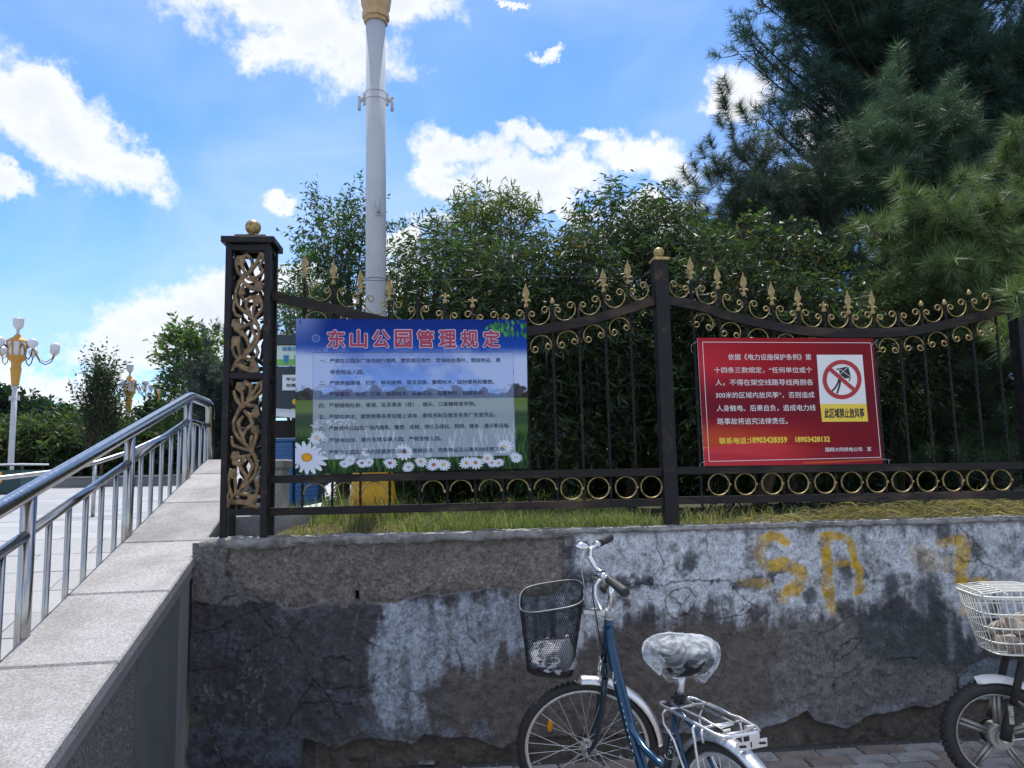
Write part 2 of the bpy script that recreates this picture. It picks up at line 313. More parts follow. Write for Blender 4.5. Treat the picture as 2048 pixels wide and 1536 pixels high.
# ------------------------------------------------------------------ numpy noise
def vnoise(x, y, seed):
    rg = np.random.RandomState(seed); T = rg.rand(257, 257); T[256] = T[0]; T[:, 256] = T[:, 0]
    xi = np.floor(x).astype(int); yi = np.floor(y).astype(int); fx = x-xi; fy = y-yi
    fx = fx*fx*(3-2*fx); fy = fy*fy*(3-2*fy); xi %= 256; yi %= 256
    return (T[xi, yi]*(1-fx)+T[xi+1, yi]*fx)*(1-fy)+(T[xi, yi+1]*(1-fx)+T[xi+1, yi+1]*fx)*fy
def fbm(x, y, s, seed, o=5, g=.55):
    v = 0; a = 1; t = 0
    for i in range(o): v = v+a*vnoise(x*s*2**i+17.3*i, y*s*2**i+9.1*i, seed+i); t += a; a *= g
    return v/t
def sstep(a, b, x):
    t = np.clip((x-a)/(b-a), 0, 1); return t*t*(3-2*t)
def segd(X, Y, a, b):
    ax, ay = a; bx, by = b; dx, dy = bx-ax, by-ay; L = dx*dx+dy*dy+1e-12
    t = np.clip(((X-ax)*dx+(Y-ay)*dy)/L, 0, 1); return np.hypot(X-ax-t*dx, Y-ay-t*dy), t
def polyd(X, Y, pts):                 # distance to an open line
    d = np.full(X.shape, 1e9)
    for a, b in zip(pts[:-1], pts[1:]): d = np.minimum(d, segd(X, Y, a, b)[0])
    return d
def sdp(X, Y, pts):                   # signed distance, negative inside
    d = polyd(X, Y, list(pts)+[pts[0]]); ins = np.zeros(X.shape, bool); n = len(pts)
    for i in range(n):
        (x0, y0), (x1, y1) = pts[i], pts[(i+1) % n]
        if y0 == y1: continue
        c = ((y0 > Y) != (y1 > Y)) & (X < (x1-x0)*(Y-y0)/(y1-y0)+x0); ins ^= c
    return np.where(ins, -d, d)
def mixc(A, c, w):
    w = w[..., None]; return A*(1-w)+np.asarray(c)*w

# ------------------------------------------------------------------ the old retaining wall
YW = 4.06; ZT = 1.168
def wp(x, y): p = PY(x, y, YW); return (p[0], p[2])
def wpoly(l): return [wp(*p) for p in l]
wall = thing('retaining_wall', 'low stained plaster retaining wall with peeling pale paint and faded yellow letters below the iron fence', 'wall', (.5, YW, 0))
def wall_grid(x0, x1, st, zs=None):
    xs = np.arange(x0, x1+st*.5, st); zz = np.linspace(-.02, ZT, int(1.19/st)+1); X, Z = np.meshgrid(xs, zz, indexing='ij')
    wx = X+.030*(fbm(X, Z, 7, 11)-.5)*2+.010*(fbm(X, Z, 40, 21)-.5)*2; wz = Z+.034*(fbm(X, Z, 7, 31)-.5)*2+.012*(fbm(X, Z, 45, 41)-.5)*2
    n1 = fbm(X, Z, 3, 51); n2 = fbm(X, Z, 14, 61); n3 = fbm(X, Z, 50, 71, 4); streak = fbm(X, Z*.18, 22, 81)
    H = (fbm(X, Z, 2.2, 5)-.5)*.03+(n2-.5)*.020
    C = np.zeros(X.shape+(3,)); C[:] = lin(92, 89, 88)
    C = mixc(C, lin(68, 67, 72), sstep(.42, .62, n1+.25*(n2-.5)))
    # brown bare plaster in the middle and right
    w = sstep(.03, -.05, sdp(wx, wz, wpoly([(900,1345),(1060,1300),(1200,1250),(1560,1240),(1620,1300),(1640,1420),(1600,1500),(900,1500)])))
    C = mixc(C, lin(102, 94, 89), w*.8)
    w = sstep(.03, -.04, sdp(wx, wz, wpoly([(1560,1250),(1780,1240),(1900,1330),(1930,1420),(1560,1480),(1540,1350)])))
    C = mixc(C, lin(124, 122, 122), w*.8)
    C = mixc(C, lin(62, 70, 76), .75*sstep(.03, -.05, sdp(wx, wz, wpoly([(1700,1215),(1960,1200),(1960,1330),(1850,1345),(1730,1320)]))))
    # dark damp lower left
    w = sstep(.02, -.05, sdp(wx, wz, wpoly([(370,1200),(560,1210),(760,1195),(750,1300),(745,1420),(820,1460),(600,1475),(370,1430)])))
    C = mixc(C, lin(70, 68, 74), w*.8); fl = sstep(.58, .7, n2*.6+n3*.4)*w; C = mixc(C, lin(105, 112, 128), fl*.55)
    w = sstep(.03, -.05, sdp(wx, wz, wpoly([(370,1440),(640,1450),(640,1540),(370,1540)]))); C = mixc(C, lin(96, 102, 118), w*.55*sstep(.4, .6, n2))
    # grey corner
    s = sdp(wx, wz, wpoly([(380,1085),(462,1085),(456,1150),(478,1182),(520,1200),(440,1215),(380,1212)])); w = sstep(.006, -.006, s)
    C = mixc(C, lin(126, 122, 122)*(.75+.5*n2)[..., None], w*.9); H += .012*w
    # pale blue whitewash: left patch and the long band on the right
    pl = sdp(wx, wz, wpoly([(757,1203),(860,1192),(950,1192),(1060,1180),(1160,1182),(1160,1262),(1125,1292),(1060,1300),(1005,1315),(985,1338),(930,1322),(880,1338),(850,1385),(865,1450),(800,1462),(748,1425),(738,1360),(746,1290)]))
    w = sstep(.03, -.06, pl+.16*(streak-.5)+.14*(n2-.5)+.05*(n3-.5))*(.45+.55*sstep(.66, .42, streak*.6+n3*.4))
    C = mixc(C, lin(172, 181, 196), w*.9); H -= .002*sstep(.004, -.004, pl)
    gp = sdp(wx, wz, wpoly([(700,1430),(980,1440),(990,1490),(700,1500)])); C = mixc(C, lin(140, 150, 165), .4*sstep(.03, -.03, gp)*sstep(.45, .6, n2))
    tr = sdp(wx, wz, wpoly([(1124,1040),(2400,1000),(2400,1240),(1990,1245),(1940,1262),(1880,1215),(1800,1190),(1740,1212),(1650,1240),(1600,1222),(1540,1236),(1480,1248),(1400,1225),(1330,1240),(1260,1228),(1200,1270),(1150,1290),(1124,1200)]))
    w = sstep(.05, -.10, tr+.22*(streak-.5)+.16*(n2-.5)+.06*(n3-.5)); keep = 1-.62*sstep(.50, .68, n2*.6+.4*streak)
    C = mixc(C, lin(202, 207, 216), w*keep*.97)
    # dark damp stains where the whitewash has gone
    band = polyd(wx, wz, wpoly([(1140,1150),(1220,1165),(1300,1165),(1375,1130),(1400,1155),(1480,1165),(1560,1150)]))
    C = mixc(C, lin(72, 76, 84), .92*sstep(.055, .02, band+.05*(n2-.5))*sstep(.42, .52, n2+.6*(streak-.5)))
    for q, ww in (((1690,1135), .05), ((1780,1165), .05), ((1620,1190), .035), ((1730,1150), .03), ((1385,1120), .04), ((1515,1165), .04), ((1160,1160), .05), ((1950,1100), .05), ((1890,1065), .06), ((1850,1180), .07)):
        c = wp(*q); dd = np.hypot(wx-c[0], (wz-c[1])*.8); C = mixc(C, lin(78, 82, 88), .85*sstep(ww*1.3, ww*.5, dd+.05*(n2-.5)))
    C = mixc(C, lin(120, 118, 118), .5*w*sstep(.03, .0, ZT-Z+.02*(n2-.5)))
    C = mixc(C, lin(120, 132, 146), .8*sstep(.012, -.01, sdp(wx, wz, wpoly([(1918,1345),(1960,1320),(2300,1315),(2300,1400),(1925,1400)]))))
    for a, b in (((1895,1230),(1905,1310)), ((1935,1250),(1955,1300))):
        C = mixc(C, lin(128, 136, 146), .7*sstep(.03, .008, polyd(wx, wz, [wp(*a), wp(*b)])))
    rd = 1-np.abs(2*fbm(wx, wz, 9, 181, 4)-1); rd2 = 1-np.abs(2*fbm(wx*1.1, wz, 15, 191, 4)-1); dk = sstep(.16, .07, C.mean(-1)); msk = sstep(.42, .6, fbm(X, Z, 4, 195, 3))
    C = mixc(C, lin(128, 130, 138), dk*.55*sstep(.955, .99, rd)*msk+dk*.32*sstep(.95, .99, rd2)*(1-msk)*.6); C = mixc(C, C*.45, (1-dk)*.5*sstep(.965, .995, rd2)); H += .004*sstep(.9, 1, rd)+.003*sstep(.9, 1, rd2)
    sp = sstep(.54, .66, fbm(X, Z, 75, 161, 3)*.6+.4*n2); C = mixc(C, C*.42, sp*.55*(C.mean(-1) > .12)); sp = sstep(.60, .70, fbm(X*1.4, Z*.7, 120, 171, 2)); C = mixc(C, C*.35, sp*.5*(C.mean(-1) > .12))
    # yellow paint letters
    z8 = lambda l: [wp(1340+a/2.893, 1040+b/2.893) for a, b in l]
    yel = [(z8([(668,130),(640,100),(585,95),(525,130),(500,190),(515,240),(570,262),(680,268),(745,300),(765,350),(745,400),(690,425)]), .036, .9),
           (z8([(885,75),(890,180),(900,300),(905,420)]), .040, 1), (z8([(885,85),(970,78),(1035,120),(1075,200),(1092,300),(1092,410)]), .036, .95),
           (z8([(930,255),(1085,250)]), .022, .85), (z8([(905,420),(935,520)]), .034, .75), (z8([(415,345),(560,365)]), .035, .55), 
           (z8([(1690,110),(1695,220),(1700,330)]), .05, .8), (z8([(1560,140),(1690,105)]), .04, .5), (z8([(1700,365),(1820,365)]), .035, .9), (z8([(1430,200),(1500,240)]), .07, .3), (z8([(1600,260),(1690,240)]), .05, .4), (z8([(1730,430),(1700,520)]), .045, .6), (z8([(640,430),(660,470)]), .03, .5)]
    for pts, wd, k in yel:
        d_ = polyd(wx+.004*(n3-.5), wz, pts); ww = k*sstep(wd*1.05, wd*.55, d_)*(.45+.55*sstep(.70, .45, n2))
        C = mixc(C, lin(200, 160, 26)*(.7+.6*n3)[..., None], ww*1.0*(.80+.20*sstep(.30,.55,n3*.5+streak*.5)))
    # recessed roughcast panel, upper left
    rc = sdp(wx, wz, wpoly([(466,1092),(700,1060),(1119,1040),(1121,1100),(1128,1165),(1105,1190),(1040,1192),(1000,1182),(900,1180),(830,1192),(780,1206),(690,1208),(640,1204),(568,1216),(545,1196),(478,1178),(462,1130)]))
    w = sstep(.004, -.004, rc); rough = .5*fbm(X, Z, 70, 91, 4)+.5*fbm(X, Z, 150, 95, 2)
    C = mixc(C, lin(124, 117, 112)*(.25+1.5*rough*(.6+.8*n1))[..., None], w); H = H*(1-.4*w)-.014*w+w*(rough-.5)*.026  # grain shading painted into the colour, since diffuse light hides the relief
    lip = sstep(.02, .004, np.abs(rc+.002))*(rc > 0)*(Z < 1.06); C = mixc(C, lin(138, 134, 134), .55*lip*sstep(.40, .55, n2))  # pale edge highlight painted along the lower rim of the recess
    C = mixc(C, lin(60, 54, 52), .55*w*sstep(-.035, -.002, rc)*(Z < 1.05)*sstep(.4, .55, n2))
    c = wp(713, 1191); hole = (np.abs(X-c[0]) < .012) & (np.abs(Z-c[1]) < .02); C[hole] = .003; H[hole] -= .04
    # broken lower edge of the plaster and the rubble below it
    be = wpoly([(300,1560),(596,1560),(605,1484),(608,1479),(647,1490),(669,1502),(704,1483),(761,1477),(799,1483),(825,1490),(848,1469),(875,1475),(913,1477),(951,1479),(1001,1500),(1042,1479),(1100,1475),(1300,1468),(1420,1470),(1520,1460),(1561,1448),(1596,1434),(1613,1422),(1630,1443),(1665,1450),(1689,1460),(1720,1448),(1737,1432),(1789,1424),(1831,1413),(1858,1418),(1893,1403),(2048,1395),(2400,1390)])
    bx = np.array([p[0] for p in be]); bz = np.array([p[1] for p in be]); edge = np.interp(X, bx, bz)+.012*(fbm(X, X*0, 25, 7)-.5)
    below = sstep(.002, -.004, Z-edge)
    fr = sstep(.10, .01, Z-edge)*(Z > edge)*sstep(1.05, 1.25, X); C = mixc(C, lin(150, 156, 168), .62*fr*sstep(.36, .55, n1*.5+n2*.5))
    H = H*(1-below)+below*(-.045+(fbm(X, Z, 16, 101)-.5)*.04)
    C = mixc(C, lin(98, 90, 84)*(.55+.8*n2)[..., None], below); C = mixc(C, lin(52, 50, 54), .6*below*(X < -.7))
    # cracks
    rg = np.random.RandomState(3); cp = np.stack([rg.uniform(-1.5, 4.2, 60), rg.uniform(0, 1.25, 60)], 1)
    d1 = np.full(X.shape, 9.); d2 = d1.copy()
    for q in cp:
        d_ = np.hypot(wx-q[0], wz-q[1]); sw = d_ < d1; d2 = np.where(sw, d1, np.minimum(d2, d_)); d1 = np.where(sw, d_, d1)
    cr_ = .7*sstep(.0065, .002, d2-d1)*sstep(.52, .60, fbm(X, Z, 2.3, 111))*(rc > 0)*(Z > edge)
    L_ = [[(385,1210),(430,1213),(470,1185),(478,1180)],[(383,1262),(440,1250),(462,1238),(500,1226),(540,1205),(545,1198)],[(383,1345),(420,1340),(460,1330)],[(1310,1040),(1318,1110),(1326,1150)],[(1135,1160),(1240,1170),(1350,1165),(1420,1165),(1470,1158)],[(1458,1160),(1480,1190),(1512,1222)],[(1470,1222),(1490,1210),(1510,1200)],
          [(1672,1348),(1680,1305),(1710,1280),(1727,1272)],[(1690,1322),(1712,1295),(1728,1276)],[(1665,1370),(1700,1345),(1717,1332)],[(1780,1322),(1810,1312),(1830,1314)],[(600,1415),(660,1408),(720,1412)],[(640,1320),(672,1315),(700,1325)],[(930,1230),(935,1270),(950,1290)],[(912,1300),(925,1340),(938,1345)],[(1330,1195),(1350,1180),(1372,1178),(1392,1195),(1385,1222),(1350,1235),(1335,1222),(1330,1195)],[(1400,1215),(1420,1238),(1480,1228),(1500,1215)],[(1165,1375),(1240,1378)],[(1918,1405),(1916,1360),(1935,1338)],[(1895,1110),(1930,1125),(1960,1122),(1990,1140)]]
    for l in L_: cr_ = np.maximum(cr_, .75*sstep(.0058, .0012, polyd(wx+.012*(n3-.5), wz+.012*(n2-.5), wpoly(l))+.006*(n3-.45)))
    C = mixc(C, lin(26, 25, 28), cr_*.88); H -= .009*cr_
    pits = sstep(.70, .78, fbm(X, Z, 95, 121, 2)); C = mixc(C, lin(40, 40, 44), pits*.35)
    H += (fbm(X, Z, 28, 131)-.5)*.011
    C *= (.70+.36*fbm(X, Z, 1.3, 141))[..., None]*(.55+.9*fbm(X, Z, 34, 151, 4))[..., None]*1.22
    C = np.maximum(C*1.0, .004)
    V = np.stack([X, YW-np.clip(H, -.07, .022), Z], -1).reshape(-1, 3); a, b = X.shape
    i = np.arange(a*b).reshape(a, b); F = np.stack([i[:-1, :-1], i[1:, :-1], i[1:, 1:], i[:-1, 1:]], -1).reshape(-1, 4)
    return V, F, C.reshape(-1, 3)
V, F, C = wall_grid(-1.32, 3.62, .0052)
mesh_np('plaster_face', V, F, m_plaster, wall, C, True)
V, F, C = wall_grid(3.62, 8.0, .02)
mesh_np('plaster_face', V, F, m_plaster, wall, C, True)
# mortar coping along the top: rough lip, lit from above
rg = np.random.RandomState(5)
xs = np.concatenate([np.arange(-1.285, 3.7, .008), np.arange(3.7, 8, .1)]); prof = [(.03,-.05),(-.004,-.044),(-.016,-.032),(-.022,-.012),(-.019,.004),(-.004,.010),(.03,.013),(.07,.014),(.13,.008),(.2,-.03)]
X = np.repeat(xs[:, None], len(prof), 1); S = np.repeat(np.arange(len(prof))[None], len(xs), 0)*.7
ny = fbm(X, S, 5, 201)-.5; nz_ = fbm(X, S, 9, 211)-.5; nf = fbm(X, S*3, 45, 221)-.5
lipf = sstep(.62, .50, xs)*1.0+.25; lipf = lipf[:, None]
thick = np.interp(xs, [-1.33,-.9,-.2,.3,.62,.7,1.2,8], [1.0,.9,.75,.7,.6,.32,.36,.4])[:, None]*(.65+.8*fbm(X, X*0+.3, 7, 231, 5))
Yp = YW+np.array([p[0] for p in prof])[None]+ny*.045*lipf+nf*.020
Zp = ZT+.004+np.array([p[1] for p in prof])[None]*np.where(np.array([p[1] for p in prof])[None] < 0, thick, 1)+nz_*.030*np.minimum(lipf, 1)+nf*.012
Yp[:, 0] = YW+.03
V = np.stack([X, Yp, Zp], -1).reshape(-1, 3); a, b = X.shape; i = np.arange(a*b).reshape(a, b)
F = np.stack([i[:-1, :-1], i[1:, :-1], i[1:, 1:], i[:-1, 1:]], -1).reshape(-1, 4)
mesh_np('mortar_coping', V, F, m_cement, wall, smooth=True)

# ------------------------------------------------------------------ ground
def sheet(name, x0, x1, y0, y1, nx, ny_, zf, mat, kind='structure'):
    xs_ = np.linspace(x0, x1, nx); ys_ = np.linspace(y0, y1, ny_); X, Y = np.meshgrid(xs_, ys_, indexing='ij'); Z = zf(X, Y)
    i = np.arange(nx*ny_).reshape(nx, ny_); F = np.stack([i[:-1, :-1], i[1:, :-1], i[1:, 1:], i[:-1, 1:]], -1).reshape(-1, 4)
    o = mesh_np(name, np.stack([X, Y, Z], -1).reshape(-1, 3), F, mat, None, smooth=True); o['kind'] = kind; return o
def bank_z(X, Y): return 1.155+.03*sstep(4.2, 4.8, Y)*fbm(X, Y, 1.5, 301)-.03*sstep(1.2, 1.8, X)*sstep(4.4, 5, Y)
sheet('grass_bank', -1.0, 30, 4.14, 45, 160, 160, lambda X, Y: bank_z(X, Y), m_soil)
sheet('ground', -300, 300, -60, 400, 20, 20, lambda X, Y: X*0-.03, m_paver)
sheet('plaza_ground', -300, -1.0, 6.3, 400, 30, 30, lambda X, Y: X*0+1.09, m_slab2)
# sidewalk with its own paving stones
side = tag(MB().box((-1.35,-6,-.04), (12, YW+.04, -.012)).build('sidewalk', m_joint), kind='structure')
pm = {}
def paver(key, w_, d_, mat):
    if key not in pm: pm[key] = MB().bbox((-w_/2,-d_/2,-.03), (w_/2, d_/2, 0), .005).mesh('paving_stone', mat)
    return pm[key]
rg = random.Random(4); cnt = 0
for j in range(11):
    y = YW-.045-.115*j-.055; x = -.35+(.115 if j % 2 else 0)-(.25 if j < 2 else 0)
    while x < 3.75 and cnt < 292:
        me = paver('r' if rg.random() < .3 else 'g', .222, .108, m_paver2 if rg.random() < 0 else m_paver) if rg.random() < .7 else paver('r2', .222, .108, m_paver2)
        o = link('paving_stone', me, side); o.location = (x+.111, y, rg.uniform(-.005, .003)); o.rotation_euler = (rg.uniform(-.012, .012), rg.uniform(-.012, .012), rg.uniform(-.006, .006)); x += .23; cnt += 1
o = MB(); 
for j in range(11):
    y = YW-.045-.115*j-.055
    for (xa, xb) in ((-1.33, -.62), (4.0, 6.5)):
        x = xa
        while x < xb: o.box((x, y-.053, -.02), (x+.222, y+.053, -.001)); x += .23
for j in range(12, 50):
    y = YW-.1-.115*j; x = -1.3
    while x < 5: o.box((x, y-.053, -.02), (x+.222, y+.053, -.001)); x += .23
tag(o.build('further_paving', m_paver, side), kind='stuff')

# ------------------------------------------------------------------ ramp and parapet
DR = ray(790, 550); DR = DR/DR[1]; PER = np.array([1.0, -DR[0], 0])/math.hypot(1, DR[0])
A0 = PY(391, 1108, YW)               # a point on the right edge of the cap
def rp(s, t, h=0):                    # s: depth Y, t: sideways to the left (negative right), h: height above the cap plane
    p = A0+DR*(s-YW)-PER*t; return np.array([p[0], p[1], p[2]+h])
CW = .438
par = thing('ramp_parapet', 'sloping parapet wall of the ramp with light granite coping slabs and dark granite side panels', 'parapet', tuple(rp(3, .2, -.9)))
js = [1.1, 1.74, 2.37, 3.0, 3.62, 4.262, 4.95, 5.627, 6.045]
for a, b in zip(js[:-1], js[1:]):
    q = MB(); g = .0045; c = .007; T = .052
    def sl(s0, s1, t0, t1, h0, h1): return [rp(s0,t0,h0),rp(s1,t0,h0),rp(s1,t1,h0),rp(s0,t1,h0),rp(s0,t0,h1),rp(s1,t0,h1),rp(s1,t1,h1),rp(s0,t1,h1)]
    bot = [rp(a+g, 0, -T), rp(b-g, 0, -T), rp(b-g, CW, -T), rp(a+g, CW, -T)]
    mid = [rp(a+g, 0, -c), rp(b-g, 0, -c), rp(b-g, CW, -c), rp(a+g, CW, -c)]
    top = [rp(a+g+c, c, 0), rp(b-g-c, c, 0), rp(b-g-c, CW-c, 0), rp(a+g+c, CW-c, 0)]
    q.add(bot+mid+top, [(0,1,2,3)]+[(i, (i+1)%4, 4+(i+1)%4, 4+i) for i in range(4)]+[(4+i, 4+(i+1)%4, 8+(i+1)%4, 8+i) for i in range(4)]+[(8,9,10,11)])
    q.build('coping_slab', m_granite, par)
q = MB()
q.add([rp(1.1,.012,-.053),rp(6.04,.012,-.053),rp(6.04,CW-.012,-.053),rp(1.1,CW-.012,-.053),rp(1.1,.012,-.115),rp(6.04,.012,-.115),rp(6.04,CW-.012,-.115),rp(1.1,CW-.012,-.115)],
      [(0,1,2,3),(7,6,5,4),(0,4,5,1),(1,5,6,2),(2,6,7,3),(3,7,4,0)])
q.build('coping_underlay', m_granedge, par)
def sidepanel(s0, s1, tt, top=-.115, nm='side_panel', mat=None, thick=.03):
    a = rp(s0, tt, top); b = rp(s1, tt, top); a2 = rp(s0, tt+thick, top); b2 = rp(s1, tt+thick, top)
    MB().add([a, b, (b[0],b[1],-.05), (a[0],a[1],-.05), a2, b2, (b2[0],b2[1],-.05), (a2[0],a2[1],-.05)], [(0,3,2,1),(4,5,6,7),(0,1,5,4),(1,2,6,5),(2,3,7,6),(3,0,4,7)]).build(nm, mat, par)
sidepanel(1.1, 1.9, .032, mat=m_granrough); sidepanel(1.905, 2.62, .034, mat=m_granrough); sidepanel(2.625, 3.30, .032, mat=m_granrough)
sidepanel(3.305, 3.90, .028, mat=m_granpol); sidepanel(3.903, 4.03, .018, -.10, 'edge_trim', m_granedge, .05)
sidepanel(4.033, 6.0, .03, mat=m_granpol)
sidepanel(1.1, 6.0, CW-.06, mat=m_granedge, nm='inner_face')
# ramp surface slabs
ramp = tag(MB().add([rp(.9,CW-.05,-.468),rp(5.76,CW-.05,-.468),rp(5.76,3.2,-.468),rp(.9,3.2,-.475),(-1.5,.9,-.03),(-1.5,5.75,-.03),(-5,5.75,-.03),(-5,.9,-.03)],[(0,1,2,3),(0,3,7,4)]).build('ramp', m_joint), kind='structure')
rg = random.Random(9); s0 = 1.3; k = 0
while s0 < 5.92:
    s1 = s0+.29; t = CW-.04-(.3 if k % 2 else 0)
    while t < 3.1:
        if 5.757-DR[0]*(t+.6) < s0+.03: t += .6; continue
        t0 = max(t, CW-.04); t1 = t+.6; c = .003; h = -.441+rg.uniform(-.002, .002)
        if s0 > 2.0 or t < 1.5:
            def rc_(s_, t_, h_): q_ = rp(min(s_, 5.757-DR[0]*t_), t_, h_); q_[2] = min(q_[2], 1.119+(h_-h)); return q_
            b4 = [rc_(s0+c,t0+c,h-.02),rc_(s1-c,t0+c,h-.02),rc_(s1-c,t1-c,h-.02),rc_(s0+c,t1-c,h-.02)]; t4 = [rc_(s0+c,t0+c,h),rc_(s1-c,t0+c,h),rc_(s1-c,t1-c,h),rc_(s0+c,t1-c,h)]
            MB().add(b4+t4, [(4,5,6,7)]+[(i,(i+1)%4,4+(i+1)%4,4+i) for i in range(4)]).build('ramp_slab', m_slab if rg.random() < .75 else m_slab2, ramp)
        t = t1
    s0 += .29; k += 1
# plaza slabs
plaza = tag(MB().box((-30,5.75,1.0), (-1.9,33,1.088)).build('plaza', m_joint), kind='structure')
rg = random.Random(10); y = 5.76; k = 0; cnt = 0
sm = [MB().bbox((0,0,-.03), (1.19,.79,0), .004).mesh('plaza_slab', m) for m in (m_slab, m_slab2)]
sm2 = [MB().bbox((0,0,-.03), (1.19,1.59,0), .004).mesh('plaza_slab', m) for m in (m_slab, m_slab2)]
while y < 32:
    big = y > 14; x = -2.0 if k % 2 else -1.4
    x -= 1.2
    xl = -(y*.72+1.5)
    while x > xl and cnt < 296:
        if not (y < 6 and x > -2.3):
            o = link('plaza_slab', rg.choice(sm2 if big else sm) if rg.random() < .5 else (sm2 if big else sm)[0], plaza); o.location = (x, y, 1.12+rg.uniform(-.002, .002)); cnt += 1
        x -= 1.2
    y += 1.6 if big else .8; k += 1
q = MB()
for j in range(int((32-y)/1.6)+1 if y < 32 else 0): pass
q.box((-60,5.8,1.0), (-30.1,33,1.118)); q.build('outer_paving', m_slab, plaza)['kind'] = 'stuff'
# low granite blocks by the pillar and pier behind the fence
pier = thing('granite_pier', 'small grey granite pier with cap just behind the openwork pillar', 'pier', (-1.02, 4.95, 1.15))
a = PY(540, 940, 4.9); b = PY(563, 940, 4.9); zt = PY(550, 919, 4.9)[2]
MB().bbox((a[0]-.1, 4.9, 1.1), (b[0], 5.15, zt-.06), .006).build('shaft', m_granite, pier)
MB().bbox((a[0]-.115, 4.885, zt-.058), (b[0]+.018, 5.165, zt), .008).build('cap', m_granite, pier)
lw = thing('granite_kerb_wall', 'low grey granite block wall between the pillar legs and the plaza edge', 'kerb', (-1.3, 4.9, 1.1))
x0 = PY(440, 1050, 4.88)[0]; z1 = PY(480, 1032, 4.88)[2]
for i in range(3): MB().bbox((x0-.35+i*.30, 4.88, 1.08), (x0-.35+i*.30+.294, 5.1, z1), .006).build('granite_block', m_granite, lw)

# ------------------------------------------------------------------ handrails
def hand_rail():
    TR = CW+.005; base = rp(3.24, TR, -.5)
    h = thing('handrail', 'shiny stainless steel handrail climbing along the granite parapet', 'handrail', tuple(base))
    P1 = [rp(1.0, TR, .572), rp(2.2, TR, .572), rp(3.4, TR, .571), rp(4.6, TR, .570), rp(5.45, TR, .568)]
    e = rp(5.55, TR, .568); P1 += [e, rp(5.62, TR, .560)]
    zt_ = P1[-1][2]; e2 = rp(6.15, TR); e2[2] = zt_; 
    P1 += [np.array([e2[0], e2[1]-.06, zt_]), np.array([e2[0], e2[1], zt_-.015]), np.array([e2[0], e2[1]+.02, zt_-.06]), np.array([e2[0], e2[1]+.025, 1.15])]
    MB().tube(P1, .0335, 20).build('top_rail', m_steel, h)
    for s0_, s1_ in ((1.2, 2.09), (2.12, 3.22), (3.26, 4.36), (4.40, 5.52)):
        MB().tube([rp(s0_, TR, .405), rp(s1_, TR, .400)], .0215, 14).build('lower_rail', m_steel, h)
    lr = rp(5.55, TR, .40); MB().tube([lr, (e2[0], e2[1], lr[2])], .018, 12).build('lower_rail', m_steel, h)
    for s_ in (1.0+.1, 2.11, 3.24, 4.38, 5.54):
        p = rp(s_, TR, .56); b_ = rp(s_, TR, -.47)
        me = MB().tube([b_, p], .029, 16).tube([(b_[0],b_[1],b_[2]), (b_[0],b_[1],b_[2]+.02)], .05, 16)
        me.build('post', m_steel, h)
    po = (2.11, 3.24, 4.38, 5.54)
    sp = [(1.1, 2.11)]+list(zip(po[:-1], po[1:]))
    for a_, b_ in sp:
        for i in range(1, 6):
            s_ = a_+(b_-a_)*i/6; b0 = rp(s_, TR, -.46); b1 = rp(s_, TR, .39); MB().tube([b0, b1], .0135, 12).build('baluster', m_steel, h)
    for s_ in (5.72, 5.90, 6.05):
        b0 = rp(s_, TR); MB().tube([(b0[0],b0[1],1.12), (b0[0],b0[1],lr[2])], .0125, 12).build('baluster', m_steel, h)
hand_rail()
h2 = thing('handrail', 'dull grey handrail on the far side of the ramp, half hidden behind the shiny one', 'handrail', (-4.2, 8, 1.1))
pts = [PY(-60,962,7.2),PY(0,956,7.4),PY(95,945,7.6),PY(190,926,7.9),PY(257,904,8.3),PY(340,866,9.2),PY(385,845,9.8)]
MB().tube(pts, .022, 12).build('top_rail', m_steelo, h2)
for p in (pts[0], pts[3], pts[4], pts[6]): MB().tube([(p[0],p[1],1.1), (p[0],p[1],p[2]-.01)], .02, 10).build('post', m_steelo, h2)
# ------------------------------------------------------------------ openwork pillar
YP = 4.085
pl_l, pl_r = PY(438, 1075, YP)[0], PY(532, 1075, YP)[0]
zt = PY(450, 486, YP)[2]; zb = 1.18; PD = .19; LG = .033
pil = thing('openwork_pillar', 'black square openwork pillar with bronze vine panels and a gold ball on top', 'pillar', ((pl_l+pl_r)/2, YP, zb))
for x in (pl_l, pl_r-LG):
    for y in (YP, YP+PD-LG): MB().bbox((x, y, zb-.02), (x+LG, y+LG, zt), .002).build('leg', m_black, pil)
zmid = PY(500, 751, YP)[2]; zlow = PY(490, 1025, YP)[2]; hb = .016
for z in (zmid, zlow, zt-.022):
    for y in (YP+.003, YP+PD-LG+.003): MB().bbox((pl_l+LG-.001, y, z-hb), (pl_r-LG+.001, y+LG-.006, z+hb), .002).build('cross_bar', m_black, pil)
    for x in (pl_l+.003, pl_r-LG+.003): MB().bbox((x, YP+LG-.001, z-hb), (x+LG-.006, YP+PD-LG+.001, z+hb), .002).build('cross_bar', m_black, pil)
ov = .022; cx, cy = (pl_l+pl_r)/2, YP+PD/2
MB().bbox((pl_l-ov, YP-ov, zt), (pl_r+ov, YP+PD+ov, zt+.036), .003).build('cap', m_black, pil)
MB().bbox((cx-.085, cy-.065, zt+.037), (cx+.085, cy+.065, zt+.062), .004).build('cap_step', m_black, pil)
MB().lathe((cx, cy, zt+.062), [(.036,0),(.036,.006),(.026,.010),(.022,.02)], 24).sphere((cx, cy, zt+.062+.018+.040), .0435, 28).build('ball', m_gold, pil)
